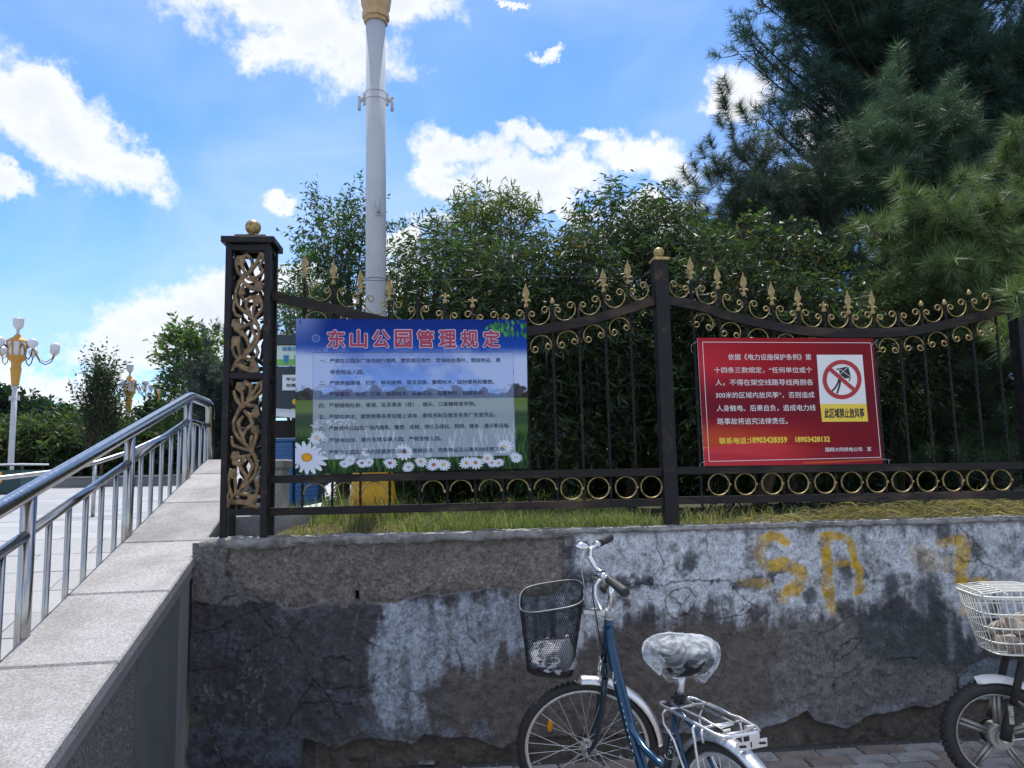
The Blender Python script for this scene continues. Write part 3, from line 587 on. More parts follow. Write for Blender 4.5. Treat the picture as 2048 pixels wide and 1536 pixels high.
# vine relief, cut from plate: strokes and leaf blobs rasterised on a 2.5 mm grid
VU = ([[(140,1400,20),(190,1300,28),(280,1230,28),(360,1170,26),(420,1090,26),(445,1000,24),(430,920,26),(390,850,40),(330,790,36),(250,740,26),(190,680,24),(165,600,26),(170,520,26),(200,440,34),(240,380,40),(320,320,30),(380,250,28),(430,150,30),(450,110,30)],
 [(170,180,40),(165,250,24),(190,320,26),(235,360,26)],[(225,220,30),(250,290,22),(270,340,20)],[(230,160,50),(290,125,24),(345,180,26),(355,240,26),(325,310,26)],
 [(480,120,18),(470,190,22),(430,245,22),(480,300,22),(450,350,24),(400,380,22),(330,370,22)],[(300,390,20),(370,410,26),(420,440,40)],[(240,420,18),(290,465,26),(350,495,44),(420,500,50)],
 [(400,600,40),(330,600,30),(290,640,24),(290,700,22),(330,760,24)],[(460,640,36),(478,700,26),(450,760,24),(400,815,28)],[(395,660,20),(370,720,20),(375,770,24)],
 [(250,460,20),(235,530,44),(225,580,34),(270,640,20)],[(150,640,20),(140,720,22),(170,790,24),(230,810,20)],[(210,930,40),(270,915,30),(330,895,24),(380,880,24)],
 [(170,950,30),(240,985,44),(290,1030,30),(320,1100,24),(330,1130,18)],[(150,1110,36),(135,1160,26),(160,1220,26),(205,1275,26)],[(205,1100,30),(215,1170,22),(230,1240,22)],
 [(350,900,22),(365,960,24),(400,1020,22),(385,1080,22),(330,1150,20),(285,1210,22)],[(415,1140,24),(435,1200,26),(410,1250,22),(340,1275,20),(270,1262,20)],
 [(340,1285,20),(395,1310,36),(420,1360,40)],[(170,1340,30),(230,1340,40),(300,1385,46),(370,1395,56),(430,1400,40)]],
 [(210,185,52),(430,470,56),(420,620,50),(235,545,36),(175,890,52),(175,1075,50),(385,1370,48)], 658, 1536, (118,100,495,1425))
VLw = ([[(60,1390,24),(110,1290,24),(200,1210,26),(300,1130,24),(360,1050,24),(375,970,24),(350,890,26),(310,830,40),(250,770,28),(170,700,26),(120,620,26),(110,540,26),(140,470,26),(180,400,40),(260,340,26),(320,240,24),(380,150,30)],
 [(110,240,26),(135,310,26),(190,380,26)],[(200,250,22),(205,340,20)],[(230,140,40),(290,180,26),(290,240,24),(262,310,26)],[(415,130,22),(405,220,22),(335,300,22),(240,350,18)],[(260,370,24),(340,380,26),(360,400,40)],
 [(230,430,20),(285,480,36),(315,550,34)],[(310,570,34),(245,615,26),(215,690,20)],[(370,640,30),(345,740,26),(320,820,26)],[(310,690,26),(300,760,22),(290,800,26)],
 [(205,490,22),(160,550,34),(180,620,28),(210,680,24),(240,760,22)],[(95,700,26),(110,770,24),(200,800,20),(300,830,20)],[(190,890,26),(290,872,20)],[(130,940,50),(195,970,34),(235,900,18)],
 [(200,1000,30),(260,1080,26),(230,1150,20),(200,1200,20)],[(70,1080,26),(75,1180,24),(105,1260,24)],[(140,1100,22),(150,1230,20)],[(280,900,20),(330,975,28),(300,1050,22),(240,1160,18)],
 [(370,1120,34),(385,1200,34),(370,1260,26)],[(150,1250,24),(280,1262,24),(350,1290,30)],[(95,1330,34),(200,1330,42),(290,1350,44),(380,1385,34)],[(60,1260,20),(60,1380,20)]],
 [(178,185,50),(350,455,44),(350,620,44),(140,880,48),(110,1050,46),(325,1310,50)], 614, 1536, (60,110,420,1405))
def vine_plate(spec, x0, x1, z0, z1, y, name, mat, flip=False, th=.006, side=None):
    st, bl, w_, h_, bb = spec; step = .0022; nx = int((x1-x0)/step); nz = int((z1-z0)/step)
    xs = (np.arange(nx)+.5)/nx; zs = (np.arange(nz)+.5)/nz; X, Z = np.meshgrid(xs, zs, indexing='ij')
    ZX = bb[0]+X*(bb[2]-bb[0]); ZY = bb[3]-Z*(bb[3]-bb[1]); D = np.full(X.shape, 1e9)
    for s_ in st:
        for p, q in zip(s_[:-1], s_[1:]):
            d, t = segd(ZX, ZY, p[:2], q[:2]); D = np.minimum(D, d-(p[2]+(q[2]-p[2])*t)*.5-6)
    for (a, b, r_) in bl: D = np.minimum(D, np.hypot(ZX-a, ZY-b)-r_-5-5*np.sin(5*np.arctan2(ZY-b, ZX-a)))
    M = D < 0
    if flip: M = M[::-1]; D = D[::-1]
    idx = -np.ones((nx+1, nz+1), int); cells = np.argwhere(M); use = np.zeros((nx+1, nz+1), bool)
    for a in (0, 1):
        for b in (0, 1): use[cells[:, 0]+a, cells[:, 1]+b] = True
    n = use.sum(); idx[use] = np.arange(n); gi = np.argwhere(use)
    Dp = np.pad(D, 1, mode='edge'); Dc = .25*(Dp[:-1, :-1]+Dp[1:, :-1]+Dp[:-1, 1:]+Dp[1:, 1:]); hgt = np.clip(-Dc[gi[:, 0], gi[:, 1]]/14, 0, 1)**.6*.006
    vx = x0+(x1-x0)*gi[:, 0]/nx; vz = z0+(z1-z0)*gi[:, 1]/nz
    Vf = np.stack([vx, y-hgt, vz], 1); Vb = np.stack([vx, np.full(n, y+th), vz], 1)
    c0, c1 = cells[:, 0], cells[:, 1]; Ff = np.stack([idx[c0, c1], idx[c0+1, c1], idx[c0+1, c1+1], idx[c0, c1+1]], 1); F_ = [Ff, Ff[:, ::-1]+n]
    Mp = np.pad(M, 1)
    for dx, dz, e in ((-1,0,((0,1),(0,0))), (1,0,((1,0),(1,1))), (0,-1,((0,0),(1,0))), (0,1,((1,1),(0,1)))):
        m = M & ~Mp[1+dx:1+dx+nx, 1+dz:1+dz+nz]; cc = np.argwhere(m)
        a = idx[cc[:, 0]+e[0][0], cc[:, 1]+e[0][1]]; b = idx[cc[:, 0]+e[1][0], cc[:, 1]+e[1][1]]; F_.append(np.stack([a, a+n, b+n, b], 1))
    V_ = np.concatenate([Vf, Vb])
    if side is not None:
        V_ = np.stack([side+(V_[:, 1]-y), YP+LG+.004+(V_[:, 0]-x0)/(x1-x0)*(PD-2*LG-.008), V_[:, 2]], 1)
    return mesh_np(name, V_, np.concatenate(F_), mat, pil, smooth=True)
xa, xb = pl_l+LG, pl_r-LG
for sp_, za, zb_ in ((VU, zmid+hb, zt-.05), (VLw, zlow+hb, zmid-hb-.004)):
    vine_plate(sp_, xa, xb, za, zb_, YP+.012, 'vine_panel', m_vine)
    vine_plate(sp_, xa, xb, za, zb_, YP+PD-.02, 'vine_panel', m_vined, flip=True)
    vine_plate(sp_, xa, xb, za, zb_, YP, 'vine_panel', m_vined, side=pl_l+.012)
    vine_plate(sp_, xa, xb, za, zb_, YP, 'vine_panel', m_vined, flip=True, side=pl_r-.02)

# ------------------------------------------------------------------ fence posts
YF = 4.165
def fpost(px0, px1, pyt, label):
    x0, x1 = PY(px0, pyt, YF-.042)[0], PY(px1, pyt, YF-.042)[0]; z1 = PY(px0, pyt, YF-.042)[2]
    c = (x0+x1)/2; hw = .04
    t = thing('fence_post', label, 'fence post', (c, YF, 1.18), 'square iron fence posts')
    MB().bbox((c-hw, YF-.042, 1.165), (c+hw, YF+.042, z1), .003).build('shaft', m_black, t)
    MB().bbox((c-hw-.008, YF-.052, z1), (c+hw+.008, YF+.052, z1+.016), .002).build('cap', m_gold, t)
    MB().lathe((c, YF, z1+.016), [(.028,0),(.028,.004),(.020,.008),(.018,.016)], 24).sphere((c, YF, z1+.016+.012+.028), .031, 26).build('ball', m_gold, t)
    return c
xp1 = fpost(1309, 1336, 520, 'black square fence post with gold ball between the two sign boards')
xp2 = 3.455
t = thing('fence_post', 'dark fence post at the right end of the fence, pine branches over its top', 'fence post', (xp2, YF, 1.18), 'square iron fence posts')
MB().bbox((xp2-.04, YF-.042, 1.165), (xp2+.04, YF+.042, 2.50), .003).build('shaft', m_black, t)
MB().bbox((xp2-.048, YF-.052, 2.50), (xp2+.048, YF+.052, 2.516), .002).build('cap', m_gold, t)

# ------------------------------------------------------------------ wrought fence panels
def catmull(px, xs):
    px = sorted(px); X = np.array([p[0] for p in px]); Z = np.array([p[1] for p in px])
    n = len(X); m = np.zeros(n); d = np.diff(Z)/np.diff(X); m[0] = d[0]; m[-1] = d[-1]; m[1:-1] = (d[:-1]+d[1:])/2
    i = np.clip(np.searchsorted(X, xs)-1, 0, n-2); h = X[i+1]-X[i]; t = np.clip((xs-X[i])/h, 0, 1)
    return (2*t**3-3*t**2+1)*Z[i]+(t**3-2*t**2+t)*h*m[i]+(-2*t**3+3*t**2)*Z[i+1]+(t**3-t**2)*h*m[i+1]
def scroll_pts(big=1.0, small=1.0):
    def half(sg, k):
        p = [(0., 0.)]; th = 0; s_ = 0; ds = .003
        Rr = .066*k; L1 = Rr*R(88); L2 = .115*k
        while s_ < L1+L2:
            kap = 1/Rr if s_ < L1 else 1/Rr+(1/.0125-1/Rr)*((s_-L1)/L2)**.55*(1/k)
            th += kap*ds; x, y = p[-1]; p.append((x+sg*ds*math.cos(th), y+ds*math.sin(th))); s_ += ds
        return p
    a = half(1, big); b = half(-1, small); return list(reversed(b))[:-1]+a
SCR = {}
def scroll_mesh(big, small, key):
    if key not in SCR:
        p = scroll_pts(big, small); p = p[::2]; m = MB(); n = len(p)
        rr = [.0029+.0022*abs(2*i/(n-1)-1)**6 for i in range(n)]
        m.tube([(x, 0, y) for x, y in p], rr, 8, flat=1.7, up=(0,1,0)); SCR[key] = m.mesh('scroll', m_gold)
    return SCR[key]
def finial_mesh(kind):
    m = MB(); m.lathe((0,0,0), [(.0115,0),(.0125,.004),(.0125,.016),(.0105,.021),(.0065,.024),(.0060,.032)], 12)
    if kind in ('spear', 'fleur'):
        for sg in (1, -1):
            m.tube([(0,0,.030),(sg*.008,0,.040),(sg*.016,0,.046),(sg*.023,0,.044),(sg*.025,0,.037),(sg*.021,0,.034)], [.0045,.0048,.0045,.0042,.0040,.0045], 8)
        m.lathe((0,0,.030), [(.006,0),(.008,.006),(.0065,.013)], 10)
    if kind == 'spear':
        out = [(.042,.006),(.052,.009),(.062,.0155),(.073,.0205),(.084,.0205),(.097,.0165),(.112,.0115),(.128,.0055),(.145,.0008)]
        vs = []; fs = []
        for z_, w_ in out: vs += [(-w_,0,z_), (-w_*.5,-.0028,z_), (0,-.0062,z_), (w_*.5,-.0028,z_), (w_,0,z_), (w_*.5,.0028,z_), (0,.0062,z_), (-w_*.5,.0028,z_)]
        for i in range(len(out)-1):
            for k in range(8): fs.append((i*8+k, i*8+(k+1)%8, i*8+8+(k+1)%8, i*8+8+k))
        m.add(vs, fs)
    if kind == 'fleur': m.lathe((0,0,.042), [(.0065,0),(.0075,.006),(.005,.012),(.006,.016),(.003,.019)], 8)
    return m.mesh({'spear': 'spear_finial', 'fleur': 'fleur_finial', 'collar': 'collar'}[kind], m_gold)
FM = {k: finial_mesh(k) for k in ('spear', 'fleur', 'collar')}
def ring_mesh(half): return MB().torus((0,0,0), .0605, .0040, 'y', 48, 8, 0, 180 if half else 360, flat=1.9).mesh('ring', m_gold)
RG = {h: ring_mesh(h) for h in (True, False)}
def panel(label, x0, x1, arch, bars, rows, scr_u, scr_l, zr1, zr2, loc):
    t = thing('iron_fence', label, 'fence', loc, 'black and gold iron fence panels')
    o = ORI[t.name]
    def put(name, me, p, ry=0, sx=1, sz=1):
        q = link(name, me, t); q.location = (p[0]-o[0], p[1]-o[1], p[2]-o[2]); q.rotation_euler = (0, ry, 0); q.scale = (sx, 1, sz); return q
    xs = np.linspace(x0, x1, 60); zs = catmull(arch, xs); hh = .027
    vs = []; fs = []
    for x, z in zip(xs, zs): vs += [(x, YF-.02, z-hh), (x, YF+.02, z-hh), (x, YF+.02, z+hh), (x, YF-.02, z+hh)]
    for i in range(len(xs)-1):
        for k in range(4): fs.append((i*4+k, i*4+(k+1)%4, i*4+4+(k+1)%4, i*4+4+k))
    fs += [(3,2,1,0), tuple(len(vs)-4+k for k in range(4))]
    MB().add(vs, fs).build('arched_rail', m_rail, t)
    for zf_, hh2 in ((zr1, .021), (zr2, .021)):
        za, zb_ = zf_; MB().add([(x0,YF-.02,za-hh2),(x1,YF-.02,zb_-hh2),(x1,YF+.02,zb_-hh2),(x0,YF+.02,za-hh2),(x0,YF-.02,za+hh2),(x1,YF-.02,zb_+hh2),(x1,YF+.02,zb_+hh2),(x0,YF+.02,za+hh2)],
                        [(0,3,2,1),(4,5,6,7),(0,1,5,4),(1,2,6,5),(2,3,7,6),(3,0,4,7)]).build('lower_rail', m_rail, t)
    lerp = lambda zf_, x: zf_[0]+(zf_[1]-zf_[0])*(x-x0)/(x1-x0)
    for (x, kind, dz) in bars:
        za = float(catmull(arch, np.array([x]))[0]); top = za+dz
        bw = math.sin(x*37)*.004; path = [(x+bw*math.sin(i/70*3.1), YF, lerp(zr2, x)-.018+(top-lerp(zr2, x)+.018)*i/70) for i in range(71)]
        MB().tube(path, .0085, 4, up=(0,1,0), twist=38, smooth=False).build('bar', m_black, t)
        if kind: put(FM[kind].name.split('.')[0], FM[kind], (x, YF, top-.004))
    for (x, big, small, fl) in scr_u:
        z = float(catmull(arch, np.array([x]))[0]); sl = float(catmull(arch, np.array([x+.03]))[0]-catmull(arch, np.array([x-.03]))[0])/.06
        put('scroll', scroll_mesh(big, small, (big, small)), (x, YF, z+hh+.004), -math.atan(sl)*.9, fl)
    for (x, big, small, fl) in scr_l:
        z = float(catmull(arch, np.array([x]))[0]); sl = float(catmull(arch, np.array([x+.03]))[0]-catmull(arch, np.array([x-.03]))[0])/.06
        put('scroll', scroll_mesh(big, small, (big, small)), (x, YF, z-hh-.004), -math.atan(sl)*.9, fl, -1)
    for (x, half) in rows:
        z = (lerp(zr1, x)+lerp(zr2, x))/2+(.002); put('ring', RG[half], (x, YF, z))
        MB().box((x+.060, YF-.008, z-.006), (x+.070, YF+.008, z+.006)).build('ring_clip', m_gold, t)
    return t
W3 = lambda x, y: (lambda p: (p[0], p[2]))(PY(x, y, YF))
arch1 = [W3(*p) for p in [(553,592),(580,601),(617,608),(658,617),(695,625),(728,634),(800,650),(870,660),(940,668),(1000,668),(1053,664),(1105,656),(1157,646),(1208,633),(1260,617),(1305,602)]]
arch2 = [W3(*p) for p in [(1336,602),(1395,613),(1443,629),(1495,642),(1547,653),(1590,660),(1634,665),(1680,667),(1720,667),(1770,666),(1824,662),(1880,652),(1927,641),(1990,625),(2050,608)]]
bx1 = [-.790,-.631,-.480,-.321,-.161,-.006,.149,.302,.455,.607,.757,.908,1.055]
k1 = ['spear','spear','spear','spear',None,'fleur','fleur',None,'spear','collar',None,'spear','spear']
dz1 = [.145,.145,.13,.13,.155,.165,.155,.09,.145,.145,.09,.145,.15]
bx2 = [1.430,1.589,1.746,1.913,2.072,2.229,2.381,2.531,2.690,2.839,2.988,3.150,3.305]
k2 = ['spear']*5+['fleur','spear','spear',None,'collar','collar','collar',None]
dz2 = [.155,.148,.148,.13,.12,.13,.12,.12,.125,.145,.125,.15,.10]
mid = lambda b: [(b[i]+b[i+1])/2 for i in range(len(b)-1)]
m1 = mid(bx1); m2 = mid(bx2)
su1 = [(m1[i], 1.06, .86, -1 if i < 5 else 1) for i in range(12)]+[(1.055+.072, 1.0, .8, 1)]
sl1 = [(m1[i], 1.0, .9, -1) for i in (0, 8, 9, 10, 11)]+[(m1[i], .9, .9, 1) for i in (1, 2, 6, 7)]
su2 = [(1.43-.075, 1.0, .8, -1)]+[(m2[i], 1.05, .85, -1 if i < 5 else 1) for i in range(12)]
sl2 = [(m2[i], .98, .9, -1 if i < 6 else 1) for i in range(12)]
z_at = lambda x, y: PY(x, y, YF-.02)[2]
zr1a = ((z_at(545,959)), z_at(1322,943.5)); zr2a = (z_at(545,1024), z_at(1322,1005))
zr1b = (z_at(1366,941), z_at(2045,931)); zr2b = (z_at(1366,1001), z_at(2045,989))
r1 = []
for px in (630,690,749,866,922,980,1036,1090): r1.append((PY(px, 975, YF)[0], True))
for px in (1143,1197,1252,1303): r1.append((PY(px, 975, YF)[0], False))
r2 = [(PY(px, 965, YF)[0], False) for px in (1437.3,1490.6,1544,1596.5,1649.5,1703,1753.6,1804,1854.4,1905.5,1953.7,2003)]
panel('sagging fence panel with gold half rings, spears and scrolls, behind the blue sign board', pl_r-.002, xp1-.041, arch1, list(zip(bx1, k1, dz1)), r1, su1, sl1, zr1a, zr2a, (0, YF, 1.3))
panel('fence panel with a full row of gold rings, behind the red sign board', xp1+.041, xp2-.041, arch2, list(zip(bx2, k2, dz2)), r2, su2, sl2, zr1b, zr2b, (2.3, YF, 1.3))
# thin cable strung along the spears
cb = [(545,541,4.2),(580,547,4.17),(608,552,4.15),(666,557,4.15),(720,560,4.15),(779,562,4.15),(900,560,4.16),(1052,552,4.15),(1150,553,4.16),(1208,557,4.15),(1258,556,4.15),(1300,552,4.15)]
tag(MB().tube([PY(*p) for p in cb], .0016, 6).build('thin_cable', m_blk), 'thin black cable strung along the spear tips left of the middle post', 'cable')

# ------------------------------------------------------------------ boards and lettering
def quadmap(c):                         # corners TL TR BR BL -> function of (u right, v down)
    TL, TR_, BR, BL = [np.array(p) for p in c]
    return lambda u, v: (TL*(1-u)+TR_*u)*(1-v)+(BL*(1-u)+BR*u)*v if np.isscalar(u) else ((TL[None]*(1-u)[:, None]+TR_[None]*u[:, None])*(1-v)[:, None]+(BL[None]*(1-u)[:, None]+BR[None]*u[:, None])*v[:, None])

def rippled(uf, amp=.006):             # thin sheets hang with slight waves
    def g(u, v):
        P = uf(u, v); U_ = np.asarray(u); V_ = np.asarray(v); d = amp*(np.sin(U_*5.3+V_*2.1)*.6+np.sin(U_*11-V_*4+1)*.25+np.sin(V_*7+U_*3)*.3)-amp
        P = P.copy(); P[..., 1] += d; return P
    return g
def text_mesh(body, offset=0.0, spacing=1.0):
    c = bpy.data.curves.new('txt', 'FONT'); c.body = body; c.offset = offset; c.space_character = spacing; c.resolution_u = 3
    o = bpy.data.objects.new('txt', c); COL.objects.link(o); bpy.context.view_layer.update()
    me = bpy.data.meshes.new_from_object(o.evaluated_get(bpy.context.evaluated_depsgraph_get()))
    n = len(me.vertices); V = np.empty(n*3); me.vertices.foreach_get('co', V); V = V.reshape(-1, 3)
    F = [tuple(p.vertices) for p in me.polygons]; bpy.data.objects.remove(o); bpy.data.curves.remove(c); bpy.data.meshes.remove(me); return V, F
def embolden(V, F, w):                 # heavier strokes: the same glyphs again, shifted all round
    k = 4 if w < .03 else 8; Vs = [V]; Fs = list(F); n = len(V)
    for i in range(k):
        a = 2*math.pi*i/k+.4; Q = V.copy(); Q[:, 0] += w*math.cos(a); Q[:, 1] += w*math.sin(a); Q[:, 2] -= .01*(i+1); Fs += [tuple(j+n*(i+1) for j in f) for f in F]; Vs.append(Q)
    return np.concatenate(Vs), Fs
def put_text(name, body, uf, u0, u1, v0, v1, lift, mat, parent, offset=0.0, thick=None, fit=None):
    V, F = text_mesh(body, 0.0)
    if len(V) and offset: V, F = embolden(V, F, offset)
    if not len(V): return None
    (a, b) = fit if fit else (V[:, 0].min(), V[:, 0].max()); c, d = V[:, 1].min(), V[:, 1].max()
    if fit is None and False: pass
    u = u0+(V[:, 0]-a)/(b-a)*(u1-u0); v = v1+(V[:, 1]-c)/(d-c)*(v0-v1)
    P = uf(u, v); P[:, 1] -= lift+V[:, 2]*.005
    me = bpy.data.meshes.new(name); P = P-ORI[parent.name]; me.from_pydata(P.tolist(), [], F); me.materials.append(mat)
    return link(name, me, parent)
def board_sheet(uf, img, parent, y_lift=.0015, name='printed_face', th=.003):
    nu, nv = img.shape[:2]; u, v = np.meshgrid(np.linspace(0,1,nu), np.linspace(0,1,nv), indexing='ij')
    P = uf(u.ravel(), v.ravel()); P[:, 1] -= y_lift
    i = np.arange(nu*nv).reshape(nu, nv); F = np.stack([i[:-1, 1:], i[1:, 1:], i[1:, :-1], i[:-1, :-1]], -1).reshape(-1, 4)
    return mesh_np(name, P, F, m_print, parent, img.reshape(-1, 3))
YB = YF-.030
def back_plate(corners, parent):
    q = [np.array(c) for c in corners]; vs = [c+[0, .0, 0] for c in q]+[c+[0, .006, 0] for c in q]
    MB().add(vs, [(0,1,2,3),(7,6,5,4),(0,4,5,1),(1,5,6,2),(2,6,7,3),(3,7,4,0)]).build('backing', m_white, parent)
# blue board -----------------------------------------------------
c1 = [PY(592,637.6,YB), PY(1052.5,640,YB), PY(1056.5,937,YB), PY(590.5,949,YB)]
b1 = thing('rules_board', 'blue printed park rules board with white daisies along its bottom, hung on the fence', 'sign', tuple(np.mean(c1, 0)))
uf1 = rippled(quadmap(c1), .005); back_plate(c1, b1)
nu, nv = 560, 360
zx = np.linspace(0, 1885, nu)[:, None]+np.zeros((1, nv)); zy = np.linspace(0, 1250, nv)[None]+np.zeros((nu, 1))
def daisy(C, x, y, r, sx=1.0, sy=.85, ang=0, n=15, ccol=(214,150,30), seed=0):
    dx = (zx-x)/sx; dy = (zy-y)/sy; rr = np.hypot(dx, dy); th = np.arctan2(dy, dx)+ang
    ph = (th/(2*np.pi)*n) % 1; k = np.floor(th/(2*np.pi)*n); ln = r*(.82+.3*np.abs(np.sin(k*12.9+seed)))
    wdt = np.sin(np.clip(rr/ln, 0, 1)*np.pi*.93+.15)*.5+.1; pet = (np.abs(ph-.5) < wdt*.95) & (rr < ln)
    e = (1-sstep(.75, 1.0, np.abs(ph-.5)/(wdt+1e-6)))*.35+.65
    C = np.where(pet[..., None], (lin(205,214,244)*e[..., None]*(.88+.14*np.clip(rr/r, 0, 1))[..., None]), C)
    return np.where((rr < r*.27)[..., None], lin(*ccol)*(1.1-.5*np.clip(rr/(r*.27), 0, 1)**3)[..., None], C)
C = np.zeros((nu, nv, 3)); vv_ = zy/1250; uu_ = zx/1885
C[:] = lin(2, 40, 118); C = mixc(C, lin(14, 78, 176), sstep(.0, .3, vv_)); C = mixc(C, lin(128, 150, 206), .75*sstep(330, 0, np.hypot(zx*1.1, zy*1.0+60)))
C = mixc(C, lin(112, 158, 236), sstep(.2, .47, vv_))
cl = fbm(uu_*4, vv_*3, 1.2, 401, 6); cl2 = fbm(uu_*9, vv_*7, 1.2, 411, 6)
lc = sstep(.32, .62, cl+.55*sstep(.25, 0, np.hypot(uu_*1.0, (vv_-.36)*1.2))-.10) ; rc_ = sstep(.3, .6, cl+.55*sstep(.28, 0, np.hypot((uu_-1)*1.0, (vv_-.36)*1.1))-.1); bc = sstep(.45, .6, cl2)*sstep(.16, .30, vv_)*sstep(.52, .44, vv_)*.5
C = mixc(C, lin(184, 198, 226), np.clip(np.maximum(np.maximum(lc*sstep(.16,.26,vv_), rc_*sstep(.18,.28,vv_)), bc), 0, 1)*.9)
hz = .525; lawn = sstep(hz-.002, hz+.002, vv_); C = mixc(C, lin(92, 116, 60), lawn)
C = mixc(C, lin(40, 66, 50), lawn*sstep(.57, .63, vv_+.02*(cl-.5))*sstep(.78, .68, vv_)*.9); C = mixc(C, lin(120, 140, 90), lawn*sstep(.04, 0, np.abs(vv_-.60-.03*(cl-.5)))*.4)
# tree line
rg = np.random.RandomState(8)
for i in range(46):
    x = i*1885/45+rg.uniform(-20, 20); h = rg.uniform(40, 105)*(1.1 if (i % 11) in (3,4,9,10) else .7); w_ = rg.uniform(45, 80); base = hz*1250+4
    d = np.hypot((zx-x)/w_, (zy-(base-h*.45))/(h*.62))+1.1*(fbm(uu_*30, vv_*22, 1.2, 471, 5)-.5); m = sstep(1.02, .9, d)*(zy < base+2)
    cc = [lin(46,58,50), lin(62,74,64), lin(58,50,54), lin(38,56,42)][rg.randint(4)]; C = mixc(C, cc, m*.95)
C *= (1-.35*((zy > hz*1250-110) & (zy < hz*1250))*sstep(.5, .6, fbm(uu_*60, vv_*50, 1, 421, 3)))[..., None]
# tall grass at the foot
g = .5*fbm(uu_*170+vv_*18, vv_*9, 1, 441, 2)+.5*fbm(uu_*170-vv_*26, vv_*8, 1, 446, 2); gm = sstep(.70, .80, vv_+.05*(fbm(uu_*70, vv_*2, 1, 451, 2)-.5))
C = mixc(C, lin(34, 62, 34)*1.0, gm); C = mixc(C, lin(70, 112, 48), gm*sstep(.5, .68, g)); C = mixc(C, lin(14, 30, 22), gm*sstep(.46, .34, g)*.9); C = mixc(C, lin(12, 26, 22), .55*sstep(.93, .99, vv_))
# leaves in the top right corner
rg = np.random.RandomState(12)
for i in range(34):
    x = rg.uniform(1560, 1880); y = rg.uniform(0, 120)*(.5+.6*(x-1560)/320); a = rg.uniform(.9, 2.2); L_ = rg.uniform(40, 75)
    dx = (zx-x)*math.cos(a)+(zy-y)*math.sin(a); dy = -(zx-x)*math.sin(a)+(zy-y)*math.cos(a); t_ = np.clip(dx/L_, 0, 1)
    m = (dx > 0) & (dx < L_) & (np.abs(dy) < 11*np.sin(t_*np.pi)); C = np.where(m[..., None], [lin(52,120,62), lin(76,150,70), lin(36,96,60)][i % 3]*(.8+.4*t_)[..., None], C)
# bubbles
for (x, y, r_) in ((1265,265,62),(1,1,1),(795,320,40),(380,790,50),(160,160,30),(1115,840,52),(960,800,30),(240,250,14)):
    rr = np.hypot(zx-x, zy-y); C = mixc(C, lin(170, 190, 235), .45*sstep(5, 0, np.abs(rr-r_))+.10*(rr < r_))
# the pale text field
pf = (zx > 137) & (zx < 1772+(zy-275)*.012) & (zy > 275) & (zy < 1140); C = mixc(C, lin(150, 172, 220), pf*(.34+.10*gm)); C = mixc(C, lin(172, 182, 184), pf*sstep(hz*1250, hz*1250+10, zy)*.50)
ed = pf & ~((zx > 141) & (zx < 1768+(zy-275)*.012) & (zy > 279) & (zy < 1136)); C[ed] = C[ed]*.45
wg = pf & (zy > 800); C = mixc(C, lin(190, 204, 224), wg*sstep(.55, .72, g)*.6*sstep(800, 900, zy))
for i in range(60):
    x = rg.uniform(125, 500); y = 860-18*math.sin((x-125)/120)+rg.uniform(-32, 32); rr = np.hypot((zx-x)/11, (zy-y)/5); C = mixc(C, lin(200, 208, 228), .8*sstep(1.2, .6, rr))
C = daisy(C, 170, 965, 64, 1, .9, .3, 14, (200,180,150), 2)
C = daisy(C, 92, 1118, 135, 1.15, .95, .1, 17, (214,150,36), 1)
for (x, y, r_, cc, sd) in ((390,1175,42,(170,170,160),1),(440,1150,46,(180,180,170),2),(530,1172,48,(150,84,50),3),(588,1170,42,(180,140,90),4),(755,1178,55,(150,80,50),5),(905,1215,50,(190,160,120),6),(1003,1172,52,(200,150,60),7),
   (1108,1200,60,(170,90,50),8),(1188,1200,58,(214,170,90),9),(1375,1192,58,(200,150,60),10),(1450,1190,62,(180,110,60),11),(1548,1160,52,(200,160,80),12),(1585,1195,44,(190,120,90),13),(1640,1200,44,(190,150,110),14),(1785,1155,52,(190,190,170),15),(1685,1070,72,(205,190,150),16),(870,1090,75,(190,150,90),17),(350,1110,40,(200,180,170),18),(560,1085,38,(200,180,170),19)):
    C = daisy(C, x, y, r_, 1, .82, sd*.7, 14, cc, sd)
dirt = sstep(.5, .75, fbm(uu_*3, vv_*9, 1.5, 481, 5)); C = mixc(np.clip(C*1.12, 0, .85), lin(120,118,112), dirt*.07)
board_sheet(uf1, C, b1)
U = lambda x: (x-50)/1885.
Vv = lambda y: (y-75)/1250.
tt = '东山公园管理规定'
for i, ch in enumerate(tt):
    cx_ = 372+(1640-372)/7*i; a, b_ = U(cx_-70), U(cx_+70)
    for off, lift, mt, nm, ex in ((.062, .0030, m_pink, 'title_outline', 6), (.030, .0044, m_crim, 'title_character', 0)):
        put_text(nm, ch, uf1, a-ex/1885, b_+ex/1885, Vv(165-ex), Vv(314+ex), lift, mt, b1, off)
